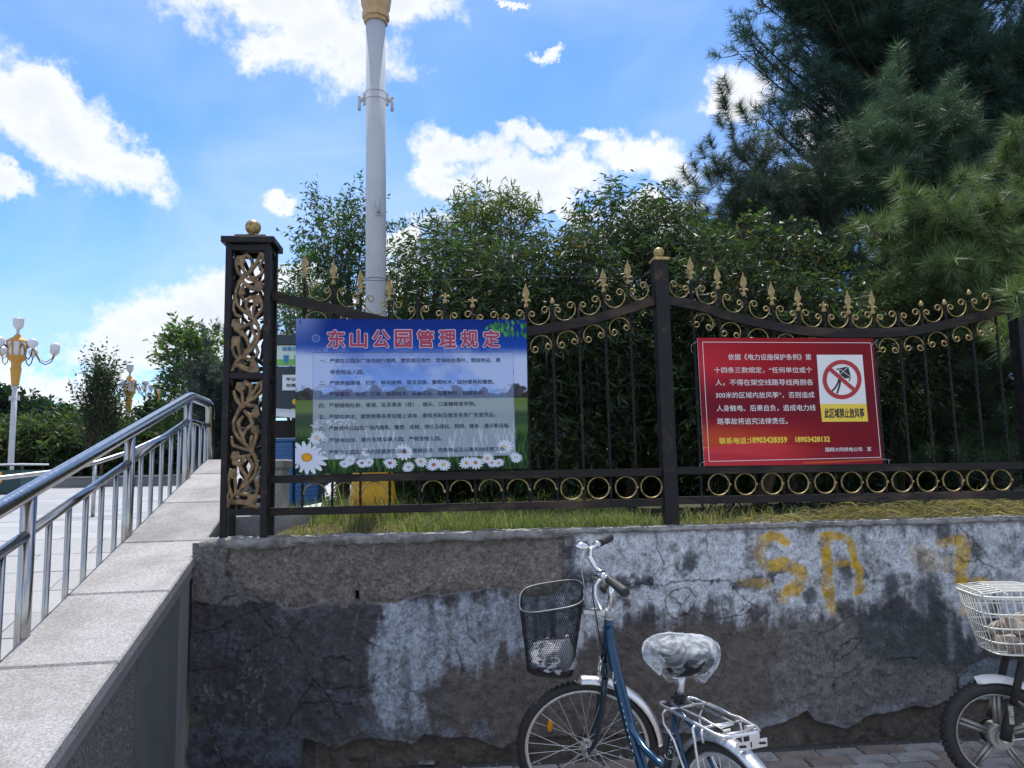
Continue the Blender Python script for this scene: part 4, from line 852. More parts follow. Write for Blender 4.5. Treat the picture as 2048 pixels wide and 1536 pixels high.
lines = [('一、严禁在公园及广场内进行烧烤、燃放烟花炮竹、焚烧枯枝落叶、燃烧物品、携', 240, 1712, 422), ('带危险品入园。', 325, 600, 514), ('二、严禁跨越围墙、栏杆、移动座椅、保洁设施，攀爬树木、园林建筑和雕塑。', 238, 1660, 603),
 ('三、严禁攀折、刻划、钉栓、摇晃树木、采摘花朵、采集种籽、践踏草坪。', 238, 1580, 695), ('四、严禁随地吐痰、便溺、乱丢果皮（核）、烟头、口香糖等废弃物。', 236, 1505, 784), ('五、严禁在树木、建筑物等各类设施上涂抹、悬挂张贴及散发各类广告宣传品。', 236, 1668, 876),
 ('六、严禁损坏公园及广场内建筑、雕塑、座椅、牌示及绿化、照明、健身、通讯等设施。', 234, 1788, 968), ('七、严禁电动车、摩托车等车辆入园。严禁宠物入园。', 234, 1225, 1064), ('八、严禁在公园及广场内搭建游乐设备、摆摊设点、兜售物品及从事其他经营活动。', 232, 1752, 1160)]
for s_, xa_, xb_, y_ in lines:
    put_text('text_line', s_, uf1, U(xa_), U(xb_), Vv(y_-21), Vv(y_+17), .0030, m_navy, b1, .011)
for p in ((602,650),(1046,650),(600,940),(1050,930)):
    q = PY(p[0], p[1], YB); MB().tube([(q[0], YB-.002, q[2]), (q[0]-.004, YB-.012, q[2]+.02), (q[0]-.006, YB+.01, q[2]+.045), (q[0]-.004, YF, q[2]+.06)], .0018, 6).build('tie_wire', m_blk, b1)
# red board ------------------------------------------------------
c2 = [PY(1394.6,675.6,YB), PY(1746,676.5,YB), PY(1766,927.5,YB), PY(1408.5,932,YB)]
b2 = thing('kite_warning_board', 'red printed warning board with a crossed-out kite pictogram, tied to the fence', 'sign', tuple(np.mean(c2, 0)))
uf2 = quadmap(c2); back_plate(c2, b2)
nu, nv = 360, 260; u, v = np.meshgrid(np.linspace(0,1,nu), np.linspace(0,1,nv), indexing='ij')
C = np.zeros((nu, nv, 3)); C[:] = lin(152, 24, 36)
C = mixc(C, lin(190, 44, 58), sstep(.34, 0, np.hypot((u-.02)*.8, v-.22))*.8); C = mixc(C, lin(110, 20, 32), sstep(.35, .9, u)*.75); C = mixc(C, lin(94, 18, 38), sstep(.30, .02, np.abs(v-.52))*.75)
C = mixc(C, lin(92, 14, 34), sstep(.5,1,u)*sstep(.6,1,v)*.6)
gl = sstep(.16, 0, np.abs(v-.84+.05*(1-u)))*sstep(.75, 0, u); C = mixc(C, lin(214, 96, 50), gl*.55)
hill = .87-.05*np.sin(u*4.2+.3)*np.exp(-((u-.3)/.35)**2)-.0; hill2 = .90-.035*np.sin((u-.5)*5); below = sstep(-.004, .004, v-(hill))
C = mixc(C, lin(250, 190, 80), sstep(.02, 0, np.abs(v-(.868+.06*u)))*sstep(.3, 0, u)*.9)
C = mixc(C, lin(200, 60, 66), below*sstep(.9, .1, u)); C = mixc(C, lin(120, 24, 44), below*sstep(.35, .95, u)*.8)
ridge = .96-.25*(u-.05); C = mixc(C, lin(170, 40, 56), below*sstep(0, .02, v-(.90+.12*(u-.15)**1))*.5); C = mixc(C, lin(150, 44, 60), below*sstep(.003, 0, np.abs(v-(1.0-.42*(u-.03))))*.6*(u < .3))
C = mixc(C, lin(214, 110, 50), sstep(.012, 0, np.abs(v-(.985-.05*(u-.6)))) * (u > .55)*.6)
C = np.clip(1.15*C*(.96+.08*fbm(u*9, v*7, 1, 461))[..., None], 0, 1)*.95
board_sheet(uf2, C, b2)
ub = lambda x, y: (x-(120+70*(y-125)/1250))/(1700+26*(y-125)/1250)
vb = lambda y: (y-125)/1248.
def strip(poly, lift, mat, name):      # flat print from a polygon in (u,v)
    P = [uf2(a, b) for a, b in poly]; P = [(p[0], p[1]-lift, p[2]) for p in P]; return MB().add(P, [tuple(reversed(range(len(P))))]).build(name, mat, b2)
def line2(name, pts, w, lift, mat, closed=False):
    asp = 1.37; n = len(pts); q = []
    for i in range(n if closed else n-1):
        a = np.array(pts[i]); b = np.array(pts[(i+1) % n]); d = (b-a)*[asp, 1]; d = d/np.linalg.norm(d); nn = np.array([-d[1]/asp, d[0]])*w/2; q.append([a+nn, b+nn, b-nn, a-nn])
    m = MB()
    for k in q: m.add([(lambda p: (p[0], p[1]-lift, p[2]))(uf2(*c)) for c in k], [(0,1,2,3)])
    return m.build(name, mat, b2)
line2('white_border', [(ub(168,168),vb(168)),(ub(1795,172),vb(172)),(ub(1892,1310),vb(1310)),(ub(236,1330),vb(1330))], .0042, .0026, m_white, True)
tl = [('依据《电力设施保护条例》第', 412, 1212, 285, 346), ('十四条三款规定，“任何单位或个', 280, 1222, 415, 475), ('人，不得在架空线路导线两侧各', 292, 1232, 535, 598), ('300米的区域内放风筝”，否则造成', 294, 1243, 660, 722), ('人身触电、后果自负，造成电力线', 304, 1255, 787, 850), ('路事故将追究法律责任。', 310, 985, 914, 976)]
for s_, xa_, xb_, ya_, yb_ in tl: put_text('text_line', s_, uf2, ub(xa_, (ya_+yb_)/2), ub(xb_, (ya_+yb_)/2), vb(ya_), vb(yb_), .0028, m_white, b2, .006)
put_text('phone_line', '联系电话：', uf2, ub(328,1135), ub(612,1135), vb(1102), vb(1166), .0028, m_yink, b2, .03)
put_text('phone_line', '18903428359', uf2, ub(622,1130), ub(980,1130), vb(1100), vb(1158), .0028, m_yink, b2, .04)
put_text('phone_line', '18903428132', uf2, ub(1058,1130), ub(1394,1130), vb(1100), vb(1154), .0028, m_yink, b2, .04)
put_text('text_line', '国网大同供电公司', uf2, ub(1350,1230), ub(1708,1230), vb(1208), vb(1250), .0028, m_white, b2, .012)
put_text('text_line', '宣', uf2, ub(1756,1228), ub(1798,1228), vb(1206), vb(1246), .0028, m_white, b2, .012)
qv = lambda x, y: (ub(x, y), vb(y))
strip([qv(1265,293),qv(1712,293),qv(1752,782),qv(1298,782)], .0028, m_white, 'pictogram_field')
strip([qv(1298,782),qv(1752,782),qv(1768,957),qv(1318,957)], .0030, m_yink, 'yellow_field')
put_text('warning_line', '此区域禁止放风筝', uf2, ub(1340,872), ub(1730,872), vb(822), vb(922), .0040, m_ink, b2, .03)
def K(x, y): return qv(x, y)
strip([K(1480,428),K(1572,410),K(1602,520),K(1545,532),K(1492,492)], .0036, m_ink, 'kite')
strip([K(1450,438),K(1482,424),K(1486,436),K(1462,446)], .0036, m_ink, 'kite'); strip([K(1590,520),K(1600,518),K(1586,556),K(1574,556)], .0036, m_ink, 'kite')
line2('kite_cross', [K(1572,412),K(1492,492),K(1524,520)][:2], .004, .0042, m_white); line2('kite_cross', [K(1482,430),K(1600,518)], .004, .0042, m_white)
line2('kite_tail', [K(1484,535),K(1466,590),K(1440,630),K(1414,655)], .014, .0036, m_ink); line2('kite_tail', [K(1496,545),K(1488,600),K(1474,645),K(1462,678)], .014, .0036, m_ink)
m = MB(); n = 64; cx_, cy_ = 1512, 540
for i in range(n):
    q = []
    for a, r_ in ((i, 190), (i+1, 190), (i+1, 150), (i, 150)):
        th = 2*math.pi*a/n; q.append((lambda p: (p[0], p[1]-.0048, p[2]))(uf2(*K(cx_+r_*math.cos(th), cy_+r_*1.03*math.sin(th)))))
    m.add(q, [(0,1,2,3)])
m.build('prohibition_ring', m_rink, b2)
line2('prohibition_bar', [K(1388,430),K(1640,652)], .030, .0054, m_rink)
for p, q_ in (((1383,690),(1398,680)), ((1752,680),(1744,690)), ((1400,926),(1412,922)), ((1778,920),(1764,918))):
    a = PY(p[0], p[1], YF-.01); b = PY(q_[0], q_[1], YB-.004); MB().tube([a, (a[0], a[1]-.02, a[2]), b, (b[0], YB+.008, b[2]-.01)], .0015, 6).tube([a, (a[0]-.004, a[1], a[2]-.03), (a[0]+.004, a[1]-.004, a[2]-.05)], .0012, 5).build('tie_wire', m_zip, b2)
# ------------------------------------------------------------------ lamp posts
def globe_arms(t, c, zc, k, n, off):
    for i in range(n):
        a = R(off+360/n*i); ca, sa = math.cos(a), math.sin(a)
        P = [(.30,-.02),(.40,.10),(.50,.02),(.58,-.18),(.72,-.42),(.90,-.50),(1.08,-.38),(1.17,-.16),(1.17,-.12)]
        MB().tube([(c[0]+r_*ca*k, c[1]+r_*sa*k, zc+z_*k) for r_, z_ in P], .018*k, 8).build('arm', m_blk if i % 3 else m_ochre, t)
        P2 = [(.50,.02),(.64,.02),(.72,-.06),(.74,-.20)]
        MB().sphere((c[0]+1.17*ca*k, c[1]+1.17*sa*k, zc+.02*k), .155*k, 20).lathe((c[0]+1.17*ca*k, c[1]+1.17*sa*k, zc-.17*k), [(.05*k,0),(.07*k,.03*k),(.05*k,.05*k)], 12).build('globe', m_globe, t)
def tall_lamp(label, px, y_base, y_top, D, zb_=1.12, off=5):
    xb = PY(px[0], y_base, D)[0]; zt = PY(px[1], y_top, D)[2]; xc = PY(px[1], y_top+40, D)[0]; xb = (xb+xc)/2
    k = 1.0
    c = (xb, D, 0); t = thing('lamp_post', label, 'street lamp', (xb, D, zb_), 'plaza lamp posts with globe clusters')
    z = zt; 
    MB().lathe((xb, D, z-.42*k), [(.05*k,0),(.10*k,.05*k),(.16*k,.12*k),(.17*k,.34*k),(.19*k,.36*k),(.10*k,.38*k),(.05*k,.42*k)], 8).build('top_cup', m_globe, t)
    MB().lathe((xb, D, z-.60*k), [(.05*k,0),(.045*k,.2*k)], 10).build('stem', m_pole, t)
    MB().lathe((xb, D, z-.84*k), [(.33*k,0),(.34*k,.03*k),(.12*k,.18*k),(.10*k,.24*k)], 8, False).build('lantern_roof', m_ochre, t)
    MB().lathe((xb, D, z-1.33*k), [(.235*k,0),(.30*k,.49*k)], 8, False).build('lantern_glass', m_globe, t)
    for i in range(8):
        a = math.pi*2*i/8; MB().tube([(xb+.24*k*math.cos(a), D+.24*k*math.sin(a), z-1.34*k), (xb+.31*k*math.cos(a), D+.31*k*math.sin(a), z-.83*k)], .028*k, 4).build('lantern_rib', m_ochre, t)
    MB().lathe((xb, D, z-1.62*k), [(.15*k,0),(.16*k,.10*k),(.27*k,.20*k),(.31*k,.26*k),(.31*k,.30*k)], 8, False).build('lantern_bowl', m_ochre, t)
    MB().lathe((xb, D, z-2.30*k), [(.11*k,0),(.13*k,.03*k),(.12*k,.06*k),(.165*k,.52*k),(.18*k,.55*k),(.15*k,.60*k),(.15*k,.70*k)], 8, False).build('neck', m_ochre, t)
    MB().lathe((xb, D, zb_), [(.095*k,0),(.088*k,(z-2.28*k-zb_)*.5),(.08*k,z-2.28*k-zb_)], 20).build('pole', m_pole, t)
    MB().lathe((xb, D, zb_), [(.26*k,0),(.22*k,.5*k),(.20*k,.55*k),(.12*k,.6*k)], 8, False).build('pedestal', m_ochre, t)
    MB().torus((xb, D, z-2.75*k), .10*k, .02*k, 'z', 20, 6).box((xb-.16*k, D-.03, z-2.80*k), (xb-.10*k, D+.03, z-2.66*k)).box((xb+.10*k, D-.03, z-2.80*k), (xb+.16*k, D+.03, z-2.66*k)).build('clamp', m_pole, t)
    globe_arms(t, c, z-1.02*k, k, 8, off)
tall_lamp('tall white lamp post with ochre lantern and globes at the left edge of the plaza', (20, 35), 965, 635, 26, 1.12, 5)
tall_lamp('smaller lamp post with ochre lantern behind the handrail, beside the tall narrow shrub', (257, 254), 955, 728, 36.7, 1.12, 12)
tall_lamp('farthest lamp post, its globes half hidden by the tree left of the pillar', (318, 310), 950, 748, 52, 1.12, 20)
# the big lamp standing right behind the fence
DB = 5.6; xl = PY(752, 1000, DB)[0]; big = thing('lamp_post', 'large grey-white lamp pole on a yellow pedestal rising right behind the blue board', 'street lamp', (xl, DB, 1.17))
zn = PY(762, 48, DB)[2]; xt = PY(762, 48, DB)[0]
MB().lathe((xl, DB, 1.6), [(.0775,0),(.0775,1.9),(.0765,zn-1.6+.02)], 40).build('pole', m_pole, big)
for z_ in (PY(750,560,DB)[2],): MB().lathe((xl, DB, z_-.003), [(.0775,0),(.0775,.006)], 40).build('weld_seam', m_blk, big)
MB().lathe((xl, DB, zn), [(.094,0),(.094,.03),(.107,.035),(.107,.085),(.098,.095),(.112,.13),(.150,.42),(.17,.46),(.17,.52),(.13,.56),(.13,.66)], 8, False, rot=R(12)).build('neck', m_ochre2, big)
MB().lathe((xl, DB, zn+.66), [(.16,0),(.32,.16),(.34,.22)], 8, False, rot=R(12)).build('lantern_bowl', m_ochre2, big)
MB().lathe((xl, DB, zn+.88), [(.30,0),(.36,.55)], 8, False, rot=R(12)).build('lantern_glass', m_globe, big)
MB().lathe((xl, DB, zn+1.43), [(.42,0),(.43,.04),(.14,.22)], 8, False, rot=R(12)).build('lantern_roof', m_ochre2, big)
zc1 = PY(750,192,DB)[2]
cl = MB()
for dz in (0.018, -.040): cl.torus((xl, DB, zc1+dz), .0785, .0035, 'z', 36, 6)
for sg in (-1, 1):
    cl.bbox((xl+sg*.088-.010, DB-.014, zc1-.075), (xl+sg*.088+.010, DB+.014, zc1+.02), .002)
    cl.tube([(xl+sg*.095, DB-.01, zc1-.035), (xl+sg*.128, DB-.01, zc1-.035)], .018, 10).tube([(xl+sg*.126, DB-.01, zc1-.02), (xl+sg*.126, DB-.01, zc1-.125)], .0125, 14).sphere((xl+sg*.126, DB-.01, zc1-.02), .0165, 12)
cl.build('banner_bracket', m_pole, big)
zc2 = PY(755,430,DB)[2]; bx_, by_ = xl+.026, DB-.078
c2_ = MB().torus((xl, DB, zc2), .0765, .0022, 'z', 36, 6); c2_.bbox((bx_-.018, by_-.012, zc2-.012), (bx_+.022, by_+.006, zc2+.012), .002).tube([(bx_, by_-.020, zc2-.01), (bx_-.002, by_-.024, zc2+.10)], .011, 14).tube([(bx_-.03, by_, zc2-.02), (bx_, by_-.012, zc2-.03), (bx_+.035, by_, zc2-.015)], .005, 8)
c2_.build('banner_bracket', m_pole, big)
# yellow octagonal pedestal with key-pattern relief
zt_ = PY(745,942,DB)[2]; zb_ = PY(745,1034,DB)[2]
hw1 = (PY(797,1034,DB)[0]-PY(692,1034,DB)[0])/2; hw0 = (PY(788,942,DB)[0]-PY(702,942,DB)[0])/2; xpd = (PY(797,1034,DB)[0]+PY(692,1034,DB)[0])/2
def oct_(h, ch=.30, ang=R(-28)):
    q = [(-h,-h*ch),(-h*ch,-h),(h*ch,-h),(h,-h*ch),(h,h*ch),(h*ch,h),(-h*ch,h),(-h,h*ch)]; return [(a*math.cos(ang)-b*math.sin(ang), a*math.sin(ang)+b*math.cos(ang)) for a, b in q]
def octp(z0, h0, z1, h1, m):
    a = [(xpd+x, DB+.02+y, z0) for x, y in oct_(h0)]; b = [(xpd+x, DB+.02+y, z1) for x, y in oct_(h1)]
    m.add(a+b, [tuple(reversed(range(8))), tuple(range(8, 16))]+[(i, (i+1)%8, 8+(i+1)%8, 8+i) for i in range(8)])
m = MB(); octp(zb_, hw1*.98, zt_, hw0*.93, m); octp(zt_, hw0*.98, zt_+.02, hw0*.9, m); octp(zt_+.02, hw0*.6, zt_+.06, .09, m)
m.build('pedestal', m_yel, big)
m = MB(); octp(1.14, hw1*.9, zb_-.001, hw1*.9, m); m.build('pedestal_shadow', m_blk, big)  # black block standing in for the shadow under the pedestal
# relief squares on the two faces towards us
def facequad(i, u, v, w, h, lift, mesh):
    z0, z1 = zb_, zt_; a0, a1 = oct_(hw1*.98), oct_(hw0*.93)
    def P(s_, t_):
        x = (a0[i][0]*(1-s_)+a0[(i+1)%8][0]*s_)*(1-t_)+(a1[i][0]*(1-s_)+a1[(i+1)%8][0]*s_)*t_; y = (a0[i][1]*(1-s_)+a0[(i+1)%8][1]*s_)*(1-t_)+(a1[i][1]*(1-s_)+a1[(i+1)%8][1]*s_)*t_
        return Vector((xpd+x, DB+.02+y, z0+(z1-z0)*t_))
    n_ = (P(1,0)-P(0,0)).cross(P(0,1)-P(0,0)).normalized()
    q = [P(u,v),P(u+w,v),P(u+w,v+h),P(u,v+h)]; mesh.add([p-n_*.002 for p in q]+[p+n_*lift for p in q], [(4,5,6,7),(0,1,5,4),(1,2,6,5),(2,3,7,6),(3,0,4,7)])
m = MB()
for i in (1, 2, 0, 7):
    big_ = i % 2
    for u in ((.18, .58) if big_ else (.35,)):
        w_, h_ = (.22, .17) if big_ else (.34, .17)
        for (a, b, c, d) in ((0,0,1,.13),(0,.87,1,.13),(0,0,.1,1),(.9,0,.1,.62),(.3,.32,.1,.4),(.3,.62,.7,.11),(.3,.28,.4,.11)): facequad(i, u+w_*a, .30+h_*b, w_*c, h_*d, .004, m)
    for (a, b, c, d) in ((.15,.72,.7,.03),(.15,.90,.7,.03),(.15,.72,.03,.2),(.82,.72,.03,.2)): facequad(i, a, b, c, d, .004, m)
m.build('key_relief', m_yel, big)

# ------------------------------------------------------------------ waste sorting shelter and bins, left of the board
DS = 8.0
X_ = lambda x, y=850, D=DS: PY(x, y, D)[0]
Z_ = lambda y, x=570, D=DS: PY(x, y, D)[2]
m_teal = MAT('dark_teal_panel', (.012,.03,.04), .4, 0, 4, .15); m_blue = MAT('blue_bin_plastic', (.03,.13,.34), .4, 0, 6, .1); m_wh = MAT('white_panel', (.72,.75,.80), .5, 0, 3, .05)
m_post = MAT('poster_print', (.55,.68,.66), .45, 0, 3, .05); m_pgreen = MAT('poster_green', (.16,.42,.10), .5, 0, 20, .3); m_pbin = MAT('poster_blue', (.03,.2,.45), .5)
m_yf = MAT('yellow_print', (.7,.42,.03), .5, 0, 20, .3)
sh = thing('waste_sorting_shelter', 'dark teal waste shelter with bin poster and white notice, just left of the blue board', 'shelter', (X_(600), DS, 1.15))
MB().bbox((X_(548), DS-.02, Z_(690)), (X_(680), DS+.9, Z_(668)), .01).build('roof', m_teal, sh)
MB().bbox((X_(551), DS, Z_(732)), (X_(670), DS+.03, Z_(690)-.002), .004).build('poster_board', m_post, sh)
MB().bbox((X_(551), DS-.006, Z_(730)), (X_(669), DS-.001, Z_(719)), .002).build('poster_grass', m_pgreen, sh)
def flat_text(name, body, x0, x1, y0, y1, D, mat, parent, off=.02):
    q = [PY(x0,y0,D), PY(x1,y0,D), PY(x1,y1,D), PY(x0,y1,D)]; return put_text(name, body, quadmap(q), 0, 1, 0, 1, 0, mat, parent, off)
flat_text('poster_title', '垃圾分类', 564, 604, 693, 702, DS-.006, m_pbin, sh, .04)
for x0_, mt in ((566, m_pbin), (587, m_pgreen), (606, m_blk)):
    MB().bbox((X_(x0_), DS-.012, Z_(725)), (X_(x0_+9), DS-.0065, Z_(713)), .002).bbox((X_(x0_-1), DS-.013, Z_(713)), (X_(x0_+10), DS-.0065, Z_(711)), .001).build('poster_bin', mt, sh)
MB().bbox((X_(551), DS+.002, Z_(835)), (X_(672), DS+.05, Z_(733)), .004).build('back_panel', m_teal, sh)
MB().bbox((X_(564), DS-.012, Z_(781)), (X_(660), DS-.002, Z_(750)), .002).build('notice', m_wh, sh)
flat_text('notice_text', '牢记绿色', 572, 612, 755, 762, DS-.016, m_ink, sh); flat_text('notice_text', '创建美好', 572, 612, 767, 774, DS-.016, m_ink, sh)
m = MB()
for (x, y, r_) in ((590,804,6),(586,822,5),(596,828,6),(600,812,5)): m.sphere((X_(x), DS-.006, Z_(y)), r_*DS/FPX, 10, (1,.15,1))
m.build('flower_print', m_yf, sh)
vs = [(X_(522),DS-.35,Z_(824)),(X_(680),DS-.35,Z_(838)),(X_(680),DS+.1,Z_(822)),(X_(522),DS+.1,Z_(812))]; MB().add([*vs, *[(a,b,c-.05) for a,b,c in vs]], [(0,1,2,3),(7,6,5,4),(0,4,5,1),(1,5,6,2),(2,6,7,3),(3,7,4,0)]).build('awning', m_wh, sh)
MB().bbox((X_(524), DS+.05, Z_(876)), (X_(676), DS+.6, Z_(840)), .004).build('recess_shade', m_blk, sh)  # solid black block stands in for the shade below the awning
MB().bbox((X_(535), DS-.02, Z_(881)), (X_(676), DS+.02, Z_(876)), .002).build('shelf_edge', m_wh, sh)
for x_ in (524, 672): MB().bbox((X_(x_), DS+.1, 1.12), (X_(x_)+.05, DS+.15, Z_(690)), .003).build('post', m_teal, sh)
def bin_(x0, x1, label, mat):
    t = thing('wheeled_bin', label, 'bin', (X_((x0+x1)/2), DS-.1, 1.12), 'bins under the shelter')
    a, b = X_(x0), X_(x1); zt, zb_ = Z_(884), 1.13
    MB().bbox((a, DS-.12, zb_), (b, DS+.3, zt), .01).build('body', mat, t); MB().bbox((a-.015, DS-.14, zt+.001), (b+.015, DS+.32, zt+.03), .008).build('lid', mat, t)
    for i in range(16): z = zb_+.03+(zt-zb_-.05)*i/16; MB().bbox((a+.01, DS-.128, z), (b-.01, DS-.1205, z+.014), .002).build('rib', mat, t)
bin_(546, 592, 'blue ribbed waste bin between the pillar and the blue board', m_blue); bin_(596, 642, 'second blue waste bin, mostly behind the blue board', m_blue)
slab = MB(); p0 = PY(575,1030,5.9); p1 = PY(652,1010,6.3)
q = [(p0[0],5.75,1.19),(p1[0]-.02,6.15,1.21),(p1[0]-.05,6.4,1.23),(p0[0]-.02,6.05,1.2)]; slab.add([*q, *[(a,b,c+.035) for a,b,c in q]], [(0,3,2,1),(4,5,6,7),(0,1,5,4),(1,2,6,5),(2,3,7,6),(3,0,4,7)])
tag(slab.build('stone_slab', m_wh), 'pale broken stone slab lying in the grass behind the half rings', 'stone')
# far left: dumpster and kerb, far building
D2 = 20; m_dg = MAT('dark_green_steel', (.01,.045,.05), .5, 0, 5, .2); m_dy = MAT('yellow_steel', (.6,.33,.03), .5, 0, 5, .15)
t = thing('dumpster', 'dark green waste container with a yellow door at the left edge of the plaza', 'dumpster', (PY(10,960,D2)[0], D2, 1.12))
x1 = PY(40,960,D2)[0]; zt = PY(20,940,D2)[2]; MB().bbox((x1-2.4, D2, 1.13), (x1, D2+1.2, zt), .02).build('body', m_dg, t)
MB().bbox((x1-2.5, D2-.05, PY(20,927,D2)[2]-.04), (x1+.03, D2+1.3, PY(20,927,D2)[2]), .01).build('roof', m_wh, t); MB().bbox((x1-.9, D2-.02, zt-.32), (x1-.43, D2-.002, zt-.04), .005).build('door', m_dy, t)
for xx in (x1-.05, x1-.38): MB().bbox((xx, D2+.1, zt), (xx+.04, D2+.14, PY(20,927,D2)[2]-.04), .003).build('support', m_dg, t)
D3 = 30.5; kb = thing('planter_wall', 'long low dark stone planter wall at the far side of the plaza', 'wall', (-12, D3, 1.12))
zt = PY(250,951,D3)[2]
for i in range(14): MB().bbox((-25+i*1.6, D3, 1.12), (-25+i*1.6+1.58, D3+.35, zt-.08), .01).build('stone', m_granrough, kb); MB().bbox((-25+i*1.6, D3-.04, zt-.078), (-25+i*1.6+1.59, D3+.4, zt), .01).build('coping', m_granite, kb)
D4 = 140; bd = thing('apartment_block', 'tiny pale apartment block far off, seen between the balusters', 'building', (PY(363,900,D4)[0], D4, 0))
xa, xb = PY(347,900,D4)[0], PY(380,900,D4)[0]; zt = PY(360,893,D4)[2]; MB().bbox((xa, D4, 0), (xb, D4+10, zt), .05).build('wall', m_wh, bd); MB().bbox((xa+.9, D4+2, zt), (xa+2, D4+6, zt+1), .05).build('roof_hut', m_wh, bd)
m_win = MAT('far_window', (.08,.1,.13), .2)
wm = MB().box((0,-.08,0), (.42,-.01,.5)).mesh('window', m_win)
for i in range(4):
    for j in range(6):
        z = zt-.9-j*.85
        if z > .5: o = link('window', wm, bd); o.location = (xa+.3+i*.8-ORI[bd.name][0], 0, z)

# ------------------------------------------------------------------ foliage
def norm(a): return a/np.maximum(np.linalg.norm(a, axis=-1, keepdims=True), 1e-9)
def leaf_arrays(P, D, L_, W_, rg, fold=.25):
    n = len(P); side = norm(np.cross(D, norm(rg.normal(size=(n,3))))); nn = np.cross(D, side)
    b = P; t = P+D*L_[:, None]; m = P+D*(L_*.45)[:, None]; f = (W_*fold)[:, None]*nn
    V = np.stack([b, m+side*W_[:, None]*.5+f, t, m-side*W_[:, None]*.5+f], 1).reshape(-1, 3)
    i = np.arange(n)*4; F = np.concatenate([np.stack([i, i+1, i+2], 1), np.stack([i, i+2, i+3], 1)]); return V, F
def ell_pts(blobs, n, rg, shell=.5):
    vol = np.array([b[3]*b[4]*b[5] for b in blobs])**.75; k = rg.choice(len(blobs), n, p=vol/vol.sum()); B = np.array(blobs)[k]
    d = norm(rg.normal(size=(n,3))); r_ = rg.uniform(0, 1, n)**(1/3.*(1-shell)); return B[:, :3]+d*B[:, 3:6]*r_[:, None], d
def leaf_shoots(P, D, nl, sl, ll, lw, base, rg, droop=0, spread=.9, var=.35, warm=.12):
    n = len(P); t = np.linspace(.12, 1, nl); sl = sl*rg.uniform(.6, 1.3, n)
    D2 = D[:, None]+np.array([0,0,-droop*.8])*t[None, :, None]**2; Pt = P[:, None]+norm(D2)*(sl[:, None]*t[None])[..., None]
    Pt = Pt.reshape(-1, 3); Dd = np.repeat(D, nl, 0); sd = norm(np.cross(Dd, norm(rg.normal(size=Dd.shape))))
    ld_ = norm(Dd*.55+sd*spread+np.array([0,0,-droop])*rg.uniform(.5,1.3,(len(Pt),1))+rg.normal(size=Pt.shape)*.15)
    L_ = ll*rg.uniform(.55, 1.25, len(Pt)); V, F = leaf_arrays(Pt, ld_, L_, L_*lw, rg)
    sh_ = np.repeat(rg.uniform(1-var, 1+var, n), nl)*rg.uniform(.75, 1.25, len(Pt)); c = np.array(base)[None]*sh_[:, None]; c[:, 0] *= 1+warm*rg.normal(size=len(Pt)); dd_ = rg.uniform(0, 1, len(Pt)) > .975; c[dd_] = np.array([.16,.13,.05])*rg.uniform(.5, 1.2, (dd_.sum(), 1)); c = np.clip(c, .004, 1)
    e = P+norm(D+np.array([0,0,-droop*.5]))*sl[:, None]
    return V, F, np.repeat(c, 4, 0), (P, e)
def twig_arrays(P, E, w, rg):
    n = len(P); d = norm(E-P); s_ = norm(np.cross(d, norm(rg.normal(size=(n,3)))))*w; u_ = norm(np.cross(d, s_))*w
    V = np.stack([P-s_, P+s_*.5+u_, P+s_*.5-u_, E], 1).reshape(-1, 3); i = np.arange(n)*4; return V, np.concatenate([np.stack([i, i+1, i+3], 1), np.stack([i+1, i+2, i+3], 1), np.stack([i+2, i, i+3], 1)])
def limbs(t, base, blobs, r0, k, rg, mat=m_bark, name='trunk', top=None):
    ctr = np.array([b[:3] for b in blobs]).mean(0) if top is None else np.array(top); m = MB(); b = np.array(base, float)
    P = [b+(ctr-b)*s_+np.array([math.sin(s_*5)*.04, math.cos(s_*4)*.03, 0]) for s_ in np.linspace(0, 1, 8)]; m.tube(P, [r0*(1-.7*i/7) for i in range(8)], 10); m.build(name, mat, t)
    m = MB()
    for _ in range(k):
        bl = blobs[rg.randint(len(blobs))]; s_ = rg.uniform(.25, .95); a = b+(ctr-b)*s_; d = norm(rg.normal(size=3)+np.array([0,0,.4])); e = np.array(bl[:3])+d*np.array(bl[3:6])*rg.uniform(.5,1.0)
        mid_ = (a+e)/2+rg.normal(size=3)*.06*np.linalg.norm(e-a); q = [a, a*.45+mid_*.5+e*.05, mid_, mid_*.4+e*.6, e]; rr = r0*(1-.65*s_)*.55; m.tube(q, [rr, rr*.8, rr*.6, rr*.4, rr*.12], 6)
    m.build('branches', mat, t)
def broad_tree(name, label, cat, base, blobs, n, nl, sl, ll, lw, col, seed, droop=0, up=.5, r0=.06, k=26, group=None, var=.35, tips=None, tw=.0025):
    rg = np.random.RandomState(seed); t = thing(name, label, cat, base, group); limbs(t, base, blobs, r0, k, rg)
    P, d = ell_pts(blobs, n, rg); D = norm(d*.7+np.array([0,0,up])+rg.normal(size=P.shape)*.45)
    if tips is not None:
        T = np.array([q[0] for q in tips]); TD = norm(np.array([q[1] for q in tips], float)); m_ = []
        for q, dd in zip(T, TD):
            for s_ in np.linspace(0, 1, 7): m_.append((q-dd*.35*(1-s_)+rg.normal(size=3)*.025, norm(dd+rg.normal(size=3)*.35)))
        P = np.concatenate([P, np.array([a for a, _ in m_])]); D = np.concatenate([D, np.array([b for _, b in m_])])
    V, F, c, (a, e) = leaf_shoots(P, D, nl, sl, ll, lw, col, rg, droop, var=var)
    mesh_np('crown', V, F, m_leaf, t, c); Vt, Ft = twig_arrays(a-D[:]*.06, e, tw, rg); o = mesh_np('twigs', Vt, Ft, m_bark, t); o['kind'] = 'stuff'; return t
def E_(x, y, D, rx, ry, rd): p = PY(x, y, D); return (p[0], p[1], p[2], rx*D/FPX, rd, ry*D/FPX)
